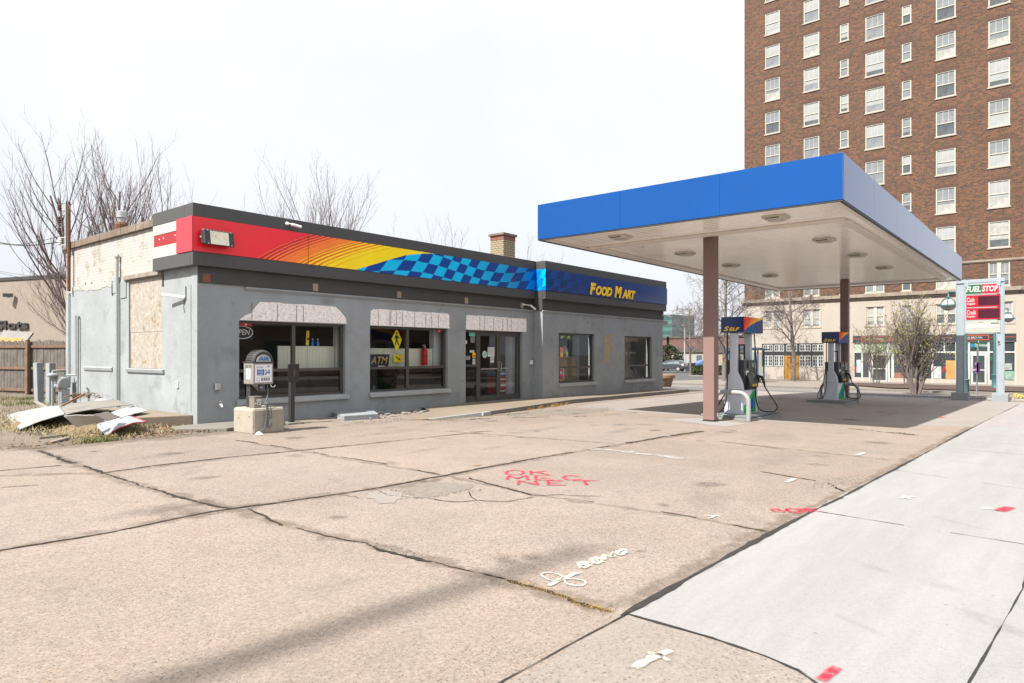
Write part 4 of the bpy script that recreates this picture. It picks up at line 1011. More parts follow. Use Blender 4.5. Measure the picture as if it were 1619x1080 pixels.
def wall_lamp():
    t = thing('wall_camera', (6.86, 14.75, 2.78), 'white tube camera and bracket on the sunlit side wall', 'security camera')
    one('bracket', GREYPIPE, lambda m: m.box(6.83, 14.56, 2.72, 6.858, 14.62, 2.98), t)
    tubeo('camera_body', WHITEPL, [(6.78, 14.66, 2.76), (6.66, 15.25, 2.83)], .028, t); tubeo('joint', WHITEPL, [(6.84, 14.60, 2.74), (6.76, 14.68, 2.74)], .04, t)
    tubeo('cable', DARKSTEEL, [(6.845, 14.63, 2.7), (6.84, 14.66, 2.55), (6.845, 14.62, 2.42)], .006, t)
wall_lamp()
def small_box(name, c, s, mat, label, cat):
    t = thing(name, c, label, cat)
    one('cover', mat, lambda m: m.box(c[0] - s[0] / 2, c[1] - s[1] / 2, c[2] - s[2] / 2, c[0] + s[0] / 2, c[1] + s[1] / 2, c[2] + s[2] / 2), t, bevel=.01)
    return t
t = small_box('outlet_box', (6.845, 14.95, .88), (.04, .09, .15), WHITEPL, 'small white electrical outlet low on the sunlit side wall', 'outlet'); one('socket', BLACKP, lambda m: (m.box(6.820, 14.93, .84, 6.8245, 14.97, .865), m.box(6.820, 14.93, .90, 6.8245, 14.97, .925)), t)
t = small_box('junction_box', (7.27, 14.03, .84), (.11, .08, .14), ALU, 'grey metal junction box on the shaded wall near the left corner', 'junction box'); one('lid', GALV, lambda m: m.box(7.222, 13.984, .78, 7.318, 13.9895, .90), t)
t = thing('hose_bib', (7.33, 14.0, .46), 'white outdoor tap under the metal junction box', 'tap'); tubeo('spout', WHITEPL, [(7.33, 14.065, .46), (7.33, 13.98, .46), (7.33, 13.95, .41)], .022, t); one('tap_wheel', GALV, lambda m: m.lathe([(.04, .52), (.04, .535)], (7.33, 14.0, 0), 10), t); tubeo('stem', GALV, [(7.33, 14.0, .46), (7.33, 14.0, .525)], .008, t)
t = small_box('light_switch_box', (18.21, 14.045, 1.25), (.13, .05, .14), WHITEPL, 'small white call box beside the shop doors', 'call box'); one('lid', WHITEPL, lambda m: m.box(18.16, 14.013, 1.20, 18.26, 14.0195, 1.30), t)
t = thing('wall_spigot', (18.23, 14.0, .54), 'tiny metal spigot below the white call box', 'spigot'); tubeo('spout', GALV, [(18.23, 14.065, .56), (18.23, 14.0, .56), (18.23, 13.98, .52)], .016, t); one('tap_wheel', GALV, lambda m: m.lathe([(.025, .585), (.025, .595)], (18.23, 14.01, 0), 8), t)

# things standing or hanging behind the glass
def partition(x0, x1, y, z1, label):
    t = thing('display_panel', ((x0 + x1) / 2, y, .03), label, 'display shelf', group='cream shelf backs behind the front windows')
    n = max(1, round((x1 - x0) / .95)); w = (x1 - x0) / n
    for i in range(n): one('panel', CREAMPANEL, lambda m: m.box(x0 + i * w + .006, y, .05, x0 + (i + 1) * w - .006, y + .04, z1), t)
    one('top_rail', CREAMPANEL, lambda m: m.box(x0, y - .01, z1 + .002, x1, y + .05, z1 + .03), t)
    one('base_rail', DARKSTEEL, lambda m: m.box(x0, y - .01, .03, x1, y + .05, .048), t)
    m = MB()
    for i in range(int((x1 - x0) / .1)): m.box(x0 + .05 + i * .1, y - .0015, 1.0, x0 + .054 + i * .1, y - .0005, z1 - .02)
    m.build('peg_slot', M('peg_slot', (.42, .41, .33), .8), t)
partition(9.0, 10.6, 14.52, 1.70, 'cream pegboard shelf back behind the first front window')
partition(11.3, 14.04, 14.52, 1.66, 'cream pegboard shelf back behind the window with the walker sign')
def ped_sign():
    c = PY(627.5, 537, 14.28); t = thing('pedestrian_sign', c, 'yellow diamond sign with a walking figure in the second front window', 'traffic sign')
    one('plate', YELLOWS, lambda m: m.prism([(c.x - 0.192, c.z + 0.016), (c.x - 0.163, c.z - 0.016), (c.x - 0.022, c.z - 0.288), (c.x + 0.037, c.z - 0.288), (c.x + 0.178, c.z), (c.x + 0.148, c.z + 0.048), (c.x + 0.022, c.z + 0.264), (c.x - 0.022, c.z + 0.264)], 'y', c.y, c.y + .01), t)
    one('figure', BLACKP, lambda m: (m.prism([(c.x - 0.037, c.z + 0.192), (c.x + 0.030, c.z + 0.192), (c.x + 0.030, c.z + 0.144), (c.x - 0.037, c.z + 0.144)], 'y', c.y - .004, c.y - .001),
        m.prism([(c.x - 0.044, c.z + 0.120), (c.x + 0.022, c.z + 0.120), (c.x + 0.096, c.z + 0.040), (c.x + 0.089, c.z + 0.016), (c.x + 0.022, c.z + 0.064), (c.x + 0.022, c.z - 0.016), (c.x + 0.089, c.z - 0.160), (c.x + 0.052, c.z - 0.168), (c.x - 0.007, c.z - 0.040), (c.x - 0.052, c.z - 0.160), (c.x - 0.081, c.z - 0.152), (c.x - 0.037, c.z + 0.000), (c.x - 0.037, c.z + 0.064), (c.x - 0.074, c.z + 0.016), (c.x - 0.096, c.z + 0.024)], 'y', c.y - .004, c.y - .001)), t)
ped_sign()
def flat_sign(name, c, w, h, mat, label, cat, y=None, extra=None, slant=0, thick=.012):
    t = thing(name, c, label, cat)
    one('plate', mat, lambda m: m.prism([(c[0] - w / 2, c[2] - h / 2), (c[0] + w / 2 - slant, c[2] - h / 2), (c[0] + w / 2, c[2] + h / 2), (c[0] - w / 2 + slant, c[2] + h / 2)], 'y', c[1], c[1] + thick), t)
    if extra: extra(t)
    return t
AC = PY(600, 571.5, 14.26)
def ex_atm(t):
    text_obj('lettering', 'ATM', M('gold_outline', (.45, .33, .10), .4), (AC.x - .30, 14.255, AC.z - .06), (1, 0, 0), (0, 0, 1), .19, t, width=.58, offset=.012, shear=.3)
    one('small_print', WHITEPL, lambda m: [m.box(AC.x - .05 + .035 * i, 14.253, AC.z - .145, AC.x - .025 + .035 * i, 14.2575, AC.z - .115 + .012 * (i == 0)) for i in range(7)], t)
flat_sign('cash_machine_sign', tuple(AC), .72, .38, M('black_navy', (.008, .01, .022), .4), 'dark blue slanted sign lettered ATM at the bottom of the second front window', 'sign', extra=ex_atm, slant=.06)
AR = PY(629.5, 566.5, 14.40)
flat_sign('arrow_sign', tuple(AR), .32, .2, YELLOWS, 'small yellow sign with a slanting arrow on the cream panel', 'sign', extra=lambda t: one('arrow', BLACKP, lambda m: m.prism([(AR.x + a, AR.z + b) for a, b in ((-.10, .04), (-.06, .06), (.02, -.01), (.06, .01), (.08, -.06), (.0, -.05), (.01, -.03))], 'y', 14.395, 14.399), t))
def ex_open(t):
    n = 28; P = [(7.93 + .26 * math.cos(6.283 * i / n), 14.235, 2.02 + .14 * math.sin(6.283 * i / n)) for i in range(n + 1)]
    tubeo('neon_ring', NEON, P, .009, t, n=6); text_obj('lettering', 'OPEN', NEON, (7.74, 14.235, 1.965), (1, 0, 0), (0, 0, 1), .12, t, width=.38, offset=.0, shear=.2)
flat_sign('open_sign', (7.93, 14.24, 2.02), .54, .30, BLACKP, 'unlit oval neon sign lettered OPEN in the first front window', 'neon sign', extra=ex_open)
def extinguisher():
    x, y = 13.62, 14.40; t = thing('fire_extinguisher', (x, y, 1.2), 'red fire extinguisher behind the second front window', 'fire extinguisher')
    one('cylinder', REDEXT, lambda m: m.lathe([(.085, 1.22), (.095, 1.24), (.095, 1.62), (.07, 1.70), (.03, 1.72)], (x, y, 0), 18), t, smooth=True); one('valve', GALV, lambda m: (m.box(x - .03, y - .03, 1.72, x + .03, y + .03, 1.77), m.box(x - .09, y - .012, 1.78, x + .03, y + .012, 1.80)), t)
    tubeo('hose', BLACKP, [(x - .03, y - .04, 1.74), (x - .10, y - .07, 1.65), (x - .10, y - .07, 1.4)], .012, t); one('band', BLACKP, lambda m: m.lathe([(.097, 1.46), (.097, 1.48)], (x, y, 0), 18), t)
extinguisher()
def bottle(x, y, z, mat, label, h=.24, rr=.05):
    t = thing('bottle', (x, y, z), label, 'bottle')
    one('bottle_body', mat, lambda m: m.lathe([(rr * .9, z), (rr, z + .02), (rr, z + h * .6), (rr * .4, z + h * .8), (rr * .38, z + h)], (x, y, 0), 12), t, smooth=True); one('cap', WHITEPL, lambda m: m.lathe([(rr * .45, z + h), (rr * .45, z + h + .03)], (x, y, 0), 12), t)
BLUEB = M('blue_plastic', L(30, 120, 200), .3)
bottle(9.98, 14.56, 1.73, BLUEB, 'blue spray bottle on the cream shelf, nearer the yellow sign', .16, .04); bottle(10.13, 14.56, 1.73, BLUEB, 'blue spray bottle on the cream shelf, nearer the white column', .16, .04)
flat_sign('wet_floor_sign', (9.82, 14.53, 1.93), .10, .36, YELLOWS, 'narrow yellow caution sign standing on the cream shelf', 'caution sign', extra=lambda t: one('figure', BLACKP, lambda m: m.box(9.80, 14.525, 1.88, 9.85, 14.5285, 1.94), t), slant=.02)
for i, (x, y, z, w, h) in enumerate(((8.0, 14.19, 2.20, .28, .07), (14.0, 14.19, 2.20, .22, .06))):
    flat_sign('window_sticker', (x, y, z), w, h, REDEXT, ('small red sticker at the top left of the first front window', 'small red sticker at the top of the second front window')[i], 'sticker', extra=lambda t: one('emblem', WHITEPL, lambda m: m.box(x - .02, y - .003, z - .015, x + .02, y - .001, z + .015), t), thick=.002)
PAPER = M('paper', (.62, .61, .58), .7); MINT = M('mint_sticker', L(110, 200, 180), .5)
def paper(x, z, w, h, mat, label, extra=None): return flat_sign('door_notice', (x, 14.205, z), w, h, mat, label, 'notice', extra=extra, thick=.002)
def ruled(x, z, w, h, n=5):
    return lambda t: one('print', M('print_grey', (.2, .2, .2), .7), lambda m: [m.box(x - w * .4, 14.202, z + h * .35 - h * .7 * i / n, x + w * (.4 if i % 2 else .25), 14.2045, z + h * .35 - h * .7 * i / n + .008) for i in range(n)], t)
paper(15.44, 2.14, .28, .11, MINT, 'mint green strip at the top of the side light', ruled(15.44, 2.14, .28, .11, 2)); paper(15.46, 1.98, .2, .19, M('grey_notice', (.22, .2, .21), .6), 'grey notice under the mint strip on the side light', ruled(15.46, 1.98, .2, .19))
paper(15.15, 1.90, .12, .1, PAPER, 'small pale slip at the edge of the side light', ruled(15.15, 1.9, .12, .1, 2)); paper(15.43, 1.62, .2, .07, PAPER, 'narrow paper strip halfway up the side light', ruled(15.43, 1.62, .2, .07, 2))
paper(15.52, 1.50, .13, .16, YSTICK, 'yellow and red warning sticker on the side light', lambda t: one('print', REDEXT, lambda m: m.box(15.48, 14.202, 1.45, 15.56, 14.2045, 1.5), t)); paper(15.52, 1.30, .13, .18, PAPER, 'pale sticker under the yellow one on the side light', ruled(15.52, 1.3, .13, .18)); paper(15.25, 1.42, .2, .12, M('photo_notice', (.3, .24, .26), .6), 'dark photo print on the side light', ruled(15.25, 1.42, .2, .12, 3))
paper(16.32, 1.60, .32, .30, PAPER, 'square white notice on the left glass door', ruled(16.32, 1.6, .32, .3, 7)); paper(16.37, 1.36, .18, .20, PAPER, 'small white slip under the square notice on the door', ruled(16.37, 1.36, .18, .2))
t = thing('round_sticker', (16.02, 14.205, 1.52), 'round mint green sticker on the left glass door', 'sticker'); one('disc', PAPER, lambda m: m.lathe([(.11, 14.205), (.11, 14.207)], (16.02, 0, 1.52), 20, 'y'), t); one('centre', MINT, lambda m: m.lathe([(.08, 14.2015), (.08, 14.204)], (16.02, 0, 1.52), 18, 'y'), t)
# stacked drink crates seen through the right door
for i, (c_, nm) in enumerate((((.03, .12, .35), 'blue'), ((.42, .05, .05), 'red'), ((.45, .16, .08), 'orange red'), ((.38, .05, .05), 'dark red'), ((.04, .14, .35), 'mid blue'))):
    z = .04 + i * .19; t = thing('drink_crate', (17.3, 14.75, z), '%s drink case %s in the stack behind the right glass door' % (nm, ('at the bottom', 'second from the bottom', 'in the middle', 'second from the top', 'on top')[i]), 'drink case', group='stacked drink cases behind the door')
    mm = M(nm.replace(' ', '_') + '_case', c_, .5); one('carton', mm, lambda m: m.box(17.02, 14.6, z, 17.52, 15.0, z + .185), t, bevel=.01); one('printed_strip', WHITEPL, lambda m: m.box(17.04, 14.594, z + .06, 17.5, 14.598, z + .10), t)
# clutter behind the two small windows
t = thing('counter', (20.3, 14.5, .03), 'brown counter with a glass top behind the first small window', 'counter'); one('counter_front', CARDB, lambda m: m.box(18.8, 14.45, .03, 21.5, 14.5, 1.40), t); one('counter_top', GALV, lambda m: m.box(18.8, 14.4, 1.402, 21.5, 14.9, 1.43), t); one('end_panel', GREYPIPE, lambda m: m.box(21.5, 14.35, .03, 21.56, 14.9, 2.2), t)
PC = PY(888, 557, 13.90)
flat_sign('price_card', tuple(PC), .2, .36, M('orange_card', L(240, 120, 10), .5), 'orange price card at the left of the first small window', 'price card', extra=lambda t: one('print', YELLOWS, lambda m: m.box(PC.x - .05, 13.893, PC.z - .15, PC.x + .06, 13.8985, PC.z - .02), t))
LC = PY(897, 560, 13.90)
flat_sign('price_card', tuple(LC), .1, .18, M('lime_card', L(205, 235, 0), .5), 'small lime card in the first small window', 'price card', extra=lambda t: one('print', BLACKP, lambda m: m.box(LC.x - .03, 13.893, LC.z - .06, LC.x + .03, 13.8985, LC.z - .04), t))
for k, x in enumerate((PY(889, 530.5, 13.9).x, PY(899, 530.5, 13.9).x)): flat_sign('hanging_tag', (x, 13.90, 2.13), .2, .08, M('lime_tag', L(210, 240, 0), .5), ('lime tag hanging at the top left of the first small window', 'second lime tag hanging in the first small window')[k], 'tag', extra=lambda t: one('print', BLACKP, lambda m: m.box(x - .06, 13.893, 2.12, x + .06, 13.8985, 2.13), t), slant=.05)
PO = PY(888.5, 591, 13.86)
flat_sign('poster', tuple(PO), .25, .42, M('poster_red', L(196, 60, 70), .5), 'red and white poster low in the first small window', 'poster', extra=lambda t: (one('print', WHITEPL, lambda m: (m.box(PO.x - .12, 13.853, PO.z + .17, PO.x + .12, 13.8585, PO.z + .2), m.box(PO.x + .06, 13.853, PO.z - .2, PO.x + .12, 13.8585, PO.z + .169), m.box(PO.x - .1, 13.853, PO.z, PO.x - .02, 13.8585, PO.z + .1)), t), one('blue_rule', BLUEB, lambda m: [m.box(PO.x + .075, 13.848, PO.z - .18 + .07 * i, PO.x + .11, 13.8525, PO.z - .14 + .07 * i) for i in range(5)], t)))
bottle(19.86, 14.42, 1.08, WHITEPL, 'white bottle in front of the brown counter', .25, .05)
t = thing('jug', (20.95, 14.6, 1.43), 'clear water jug with a blue base on the counter', 'jug'); one('jug_body', M('clear_plastic', (.4, .45, .47), .2), lambda m: m.lathe([(.12, 1.55), (.12, 1.72), (.05, 1.8), (.05, 1.84)], (20.95, 14.6, 0), 14), t, smooth=True); one('jug_base', BLUEB, lambda m: m.lathe([(.12, 1.43), (.12, 1.549)], (20.95, 14.6, 0), 14), t)
t = thing('wooden_cabinet', (25.0, 14.5, .03), 'bare wooden cabinet frame behind the last front window', 'cabinet'); one('stile', PLYTAN, lambda m: (m.box(24.35, 14.2, .03, 24.62, 14.26, 2.5), m.box(23.6, 14.9, .03, 26.4, 14.96, 2.4)), t); one('shelf', PLYTAN, lambda m: (m.box(24.63, 14.3, 1.55, 25.8, 14.89, 1.60), m.box(24.63, 14.25, 2.05, 25.9, 14.3, 2.25)), t)
t = thing('clip_lamp', (24.17, 13.98, 1.85), 'small white oval hanger in the last front window', 'hanger'); tubeo('ring', WHITEPL, [(24.17 + .09 * math.cos(a * .5), 13.98, 1.86 + .13 * math.sin(a * .5)) for a in range(14)], .014, t); one('plate', WHITEPL, lambda m: m.box(24.13, 13.975, 1.74, 24.19, 13.985, 1.86), t)
t = thing('gum_machine', (9.86, 14.6, .03), 'red gum machine in the dark lower part of the first front window', 'gum machine'); one('stand', REDEXT, lambda m: m.lathe([(.16, .03), (.12, .06), (.08, .1), (.08, .62), (.15, .68), (.15, .80), (.10, .84), (.12, .9), (.08, .99), (.03, 1.02)], (9.86, 14.62, 0), 16), t, smooth=True); one('knob', GALV, lambda m: m.lathe([(.03, 14.46), (.03, 14.48)], (9.86, 0, .74), 10, 'y'), t)

# raised walk along the front with its ramp
def wz(x, y): return lerp((gz(x, y) + .015,), (.045,), (x - 10.9) / 2.1)[0] if x < 13.0 else (.045 if x < 18 else .045 - .006 * (x - 18))
walk_poly = [(10.7, 12.3), (11.2, 11.85), (13.0, 11.66), (15.2, 12.0), (18.5, 12.62), (21.5, 12.72), (27.6, 12.97), (28.2, 13.05), (28.2, 15.5), (27.05, 15.5), (27.05, 14.0), (14.0, 14.06), (13.2, 14.06), (12.6, 13.1)]
sheet('store_walk', walk_poly, 0, STOREWALK, zf=wz)
kb = MB()
edge = [(11.3, 11.84), (12.2, 11.75), (13.0, 11.66)]
for seg, mat in (((11.3, 11.835, 13.0, 11.655), PALEKERB), ((13.0, 11.655, 15.2, 11.995), KERBC), ((15.2, 11.995, 18.5, 12.615), KERBC), ((18.5, 12.615, 21.5, 12.715), KERBC), ((21.5, 12.715, 27.6, 12.965), KERBC), ((27.6, 12.965, 28.2, 13.045), KERBC)):
    x0, y0, x1, y1 = seg; n = 12; mm = MB(); dx, dy = x1 - x0, y1 - y0; d = math.hypot(dx, dy); nx, ny = dy / d, -dx / d
    for i in range(n):
        a, b = i / n, (i + 1) / n; pa, pb = (x0 + dx * a, y0 + dy * a), (x0 + dx * b, y0 + dy * b)
        za, zb = wz(*pa) + .004, wz(*pb) + .004; w = .055
        f = lambda p, z: [(p[0] + nx * w, p[1] + ny * w, gz(*p) - .05), (p[0] + nx * .04, p[1] + ny * .04, z), (p[0] - nx * .05, p[1] - ny * .05, z), (p[0] - nx * .05, p[1] - ny * .05, z - .1)]
        A, B_ = f(pa, za), f(pb, zb); mm.add(A + B_, [(0, 1, 5, 4), (1, 2, 6, 5), (2, 3, 7, 6)])
    o = mm.build('walk_kerb', mat, None); o['kind'] = 'structure'
one('kerb_post', PALEKERB, lambda m: m.box(12.98, 11.56, -.15, 13.28, 11.70, .05))['kind'] = 'structure'
# concrete ledges by the wall
t = one('corner_plinth', KERBC, lambda m: m.prism([(6.15, 13.5), (6.85, 12.86), (8.3, 13.1), (8.3, 14.06), (6.855, 14.06), (6.3, 14.0)], 'z', -.08, .085), bevel=.015); tag(t, 'low grey concrete plinth at the near left corner of the shop', 'plinth')
t = one('corner_plinth', PYLONC, lambda m: m.prism([(9.75, 13.0), (10.65, 12.85), (11.1, 13.55), (11.1, 14.06), (10.2, 14.06)], 'z', -.1, .115), bevel=.02); tag(t, 'small grey concrete step in front of the second window', 'step')
t = one('stone', GRAVEL, lambda m: stones(m, 10.45, 13.3, .01, .01, 1, .09, .1, 4)); t.location.z = .10; tag(t, 'pinkish stone lying on the small grey step', 'stone')
stoop = one('side_stoop', STOREWALK, lambda m: m.prism([(5.85, 14.55), (6.845, 14.25), (6.845, 17.6), (5.9, 17.4)], 'z', -.1, .265), bevel=.02); tag(stoop, 'broken concrete slab against the sunlit side wall', 'stoop')

# ================================================================== CANOPY
CX0, CX1, CY0, CY1, CZ0, CZ1 = 14.0, 32.4, 3.34, 10.6, 4.46, 5.37
can = thing('fuel_canopy', (23.2, 6.97, 0), 'flat fuel station canopy with bright blue fascia on two brown columns', 'canopy')
def facia(m, a, b, horizontal):
    pass
def panels(name, mat, axis, at, a, b, n, out):
    m = MB(); w = (b - a) / n
    for i in range(n):
        p, q = a + i * w + .0015, a + (i + 1) * w - .0015
        if axis == 'x': m.box(p, at, CZ0 + .02, q, at + out, CZ1)
        else: m.box(at, p, CZ0 + .02, at + out, q, CZ1)
    return m.build(name, mat, can, bevel=.003)
panels('fascia', BLUEF, 'y', CX0, CY0, CY1, 3, .06); panels('fascia', BLUEF, 'y', CX1 - .06, CY0, CY1, 3, .06)
panels('fascia', BLUEF, 'x', CY0 - .002, CX0 + .062, CX1 - .062, 7, .06); panels('fascia', BLUEF, 'x', CY1 - .058, CX0 + .062, CX1 - .062, 7, .06)
one('fascia_edge', DARKSTEEL, lambda m: (m.box(CX0 + .01, CY0 + .01, CZ0 - .012, CX0 + .05, CY1 - .01, CZ0 + .018), m.box(CX1 - .05, CY0 + .01, CZ0 - .012, CX1 - .01, CY1 - .01, CZ0 + .018), m.box(CX0 + .052, CY0 + .01, CZ0 - .012, CX1 - .052, CY0 + .05, CZ0 + .018), m.box(CX0 + .052, CY1 - .05, CZ0 - .012, CX1 - .052, CY1 - .01, CZ0 + .018)), can)
sf = MB(); x = CX0 + .055; pts = []
while x < CX1 - .06:
    e = min(x + .2, CX1 - .055); pts += [(x, CZ0 + .045), (x + .02, CZ0 + .008), (e - .055, CZ0 + .008), (e - .04, CZ0 + .045)]; x = e
sf.prism(pts + [(CX1 - .06, CZ0 + .12), (CX0 + .06, CZ0 + .12)], 'y', CY0 + .062, CY1 - .062)
sf.build('soffit', SOFFIT, can)
tr = MB(); tr.box(15.80, 3.75, CZ0 - .05, 16.02, 10.2, CZ0 + .006); tr.box(16.03, 3.70, CZ0 - .045, 31.0, 3.90, CZ0 + .006); tr.box(16.03, 10.0, CZ0 - .045, 31.0, 10.2, CZ0 + .006); tr.box(31.01, 3.75, CZ0 - .05, 31.2, 10.2, CZ0 + .006); tr.box(CX0 + .07, CY1 - .35, CZ0 - .03, CX1 - .07, CY1 - .2, CZ0 + .004)
tr.box(CX0 + .07, CY0 + .07, CZ0 - .02, CX1 - .07, CY0 + .16, CZ0 + .004)
tr.build('soffit_trim', SOFFTRIM, can, bevel=.008)
one('canopy_roof', ROOFM, lambda m: m.box(CX0 + .07, CY0 + .07, CZ1 - .3, CX1 - .07, CY1 - .07, CZ1 - .2), can)
for (x, y) in ((16.09, 6.76), (28.85, 6.70)):
    c = one('column', COLUMN, lambda m: m.box(x, y, gz(x, y) + .05, x + .285, y + .285, CZ0 - .0), can, bevel=.012)
    one('base_plate', DARKSTEEL, lambda m: m.box(x - .01, y - .01, gz(x, y) - .02, x + .295, y + .295, gz(x, y) + .048), c)
one('tape_mark', WHITEPL, lambda m: m.lathe([(.055, 6.752), (.05, 6.758)], (16.29, 0, gz(16, 7) + .17), 12, 'y'), can)
nt_ = thing('column_notice', (28.84, 6.84, 1.1), 'small white notice with a brown heading on the farther canopy column', 'notice')
one('plate', WHITEPL, lambda m: m.box(28.838, 6.72, .92, 28.848, 6.92, 1.20), nt_); one('heading', M('brown_print', (.3, .1, .05), .6), lambda m: m.box(28.833, 6.73, 1.155, 28.837, 6.91, 1.185), nt_); one('print', M('grey_print', (.25, .25, .26), .6), lambda m: [m.box(28.833, 6.75, .95 + .028 * i, 28.837, 6.87 + .02 * (i % 2), .962 + .028 * i) for i in range(7)], nt_)
for k, y in enumerate((8.64, 4.85)):
    for j, x in enumerate((14.82, 18.5, 21.95, 25.75)):
        t = thing('canopy_light', (x, y, CZ0), 'flat cream canopy light, %s from the near edge in the %s row' % (('first', 'second', 'third', 'fourth')[j], ('shop side', 'street side')[k]), 'canopy light', group='recessed lights in the canopy ceiling')
        m = MB(); o8 = [(.26, .10), (.26, -.10), (.16, -.22), (-.16, -.22), (-.26, -.10), (-.26, .10), (-.16, .22), (.16, .22)]
        m.add([(a * 1.15, b * 1.15, .02) for a, b in o8] + [(a * 1.1, b * 1.1, -.035) for a, b in o8] + [(a * .75, b * .75, -.075) for a, b in o8], [(i, (i + 1) % 8, 8 + (i + 1) % 8, 8 + i) for i in range(8)] + [(8 + i, 8 + (i + 1) % 8, 16 + (i + 1) % 8, 16 + i) for i in range(8)] + [tuple(range(16, 24))])
        m.build('housing', LIGHTBOX, t, local=True)
        MB().box(-.1, -.14, -.082, .1, .14, -.0765).build('lens', LAMPGL, t, local=True)
        MB().box(-.262, -.13, -.062, -.235, .13, -.02).build('lamp_slot', DIM, t, local=True)

# ------------------------------------------------------------------ pump islands
def island(x0, x1, y0, y1, label):
    z = gz((x0 + x1) / 2, 7)
    t = thing('pump_island', ((x0 + x1) / 2, (y0 + y1) / 2, z), label, 'pump island', group='raised pump islands')
    c = .22; P = [(x0 + .05, y0), (x1 - c, y0), (x1, y0 + c), (x1, y1 - c), (x1 - c, y1), (x0 + .05, y1), (x0, y1 - .05), (x0, y0 + .05)]
    I = [(clamp(a, x0 + .06, x1 - .06), clamp(b, y0 + .06, y1 - .06)) for a, b in P]; n = len(P)
    m = MB(); m.add([(a, b, z - .1) for a, b in P] + [(a, b, z + .075) for a, b in P], [(i, (i + 1) % n, n + (i + 1) % n, n + i) for i in range(n)] + [tuple(range(n, 2 * n))]); m.build('base', ISLANDP, t, bevel=.006)
    m = MB(); m.prism([(a, b) for a, b in I], 'z', z + .085, z + .13); m.build('top_slab', ISLANDP, t, bevel=.012)
    one('shadow_gap', DARKTRIM, lambda m: m.prism([(clamp(a, x0 + .03, x1 - .03), clamp(b, y0 + .03, y1 - .03)) for a, b in P], 'z', z + .076, z + .084), t)
    return z + .13
I1 = island(17.1, 19.6, 6.20, 7.62, 'painted kerbed island under the nearer pump'); I2 = island(26.9, 29.3, 6.32, 7.75, 'painted kerbed island under the farther pump')
GREENP = M('bright_green_panel', L(10, 160, 70), .35, var=.03); BLUEP = M('blue_drop', L(20, 50, 160), .35); WHITEPN = M('white_panel', (.66, .66, .68), .35, var=.03)
def pump_ink(u, v):
    # white corner swept over by a blue line and bright then deep green, with a blue drop
    x, y = u, v
    d = math.hypot((x - .70) / .17, (y - .36) / (.20)); 
    if d < 1 or (abs(x - .66 - .25 * (y - .36)) < .17 * clamp((.74 - y) / .35, 0, 1) * .8 and .4 < y < .72): return L(24, 52, 160) if x < .72 else L(30, 95, 190)
    e = y - (.30 + .95 * clamp(x - .05, 0, 1) ** 1.1)
    if e > .05: return L(212, 212, 220)
    if e > .0: return L(36, 60, 160)
    if e > -.16: return L(20, 185, 70)
    return L(6, 140, 72)
def topper_ink(u, v):
    if v < (u * 1.02) ** .62 * .98 - .02 + .0 and v < .98 and u > .02:
        a = math.floor(u * 11 + v * 3) % 2; b = math.floor(v * 6 - u * 2) % 2
        if u > .62: return lerp(L(30, 50, 105), L(95, 110, 140), (math.sin(u * 60 + v * 9) * .5 + .5) * .55)
        return L(0, 110, 180) if (a + b) % 2 else L(14, 42, 95)
    k = math.atan2(v, u + .001) if u < 1 else 0
    k = u / max(v, .01)
    return lerp(lerp(L(214, 32, 40), L(240, 90, 30), k / .45), L(255, 205, 30), (k - .4) / .55)
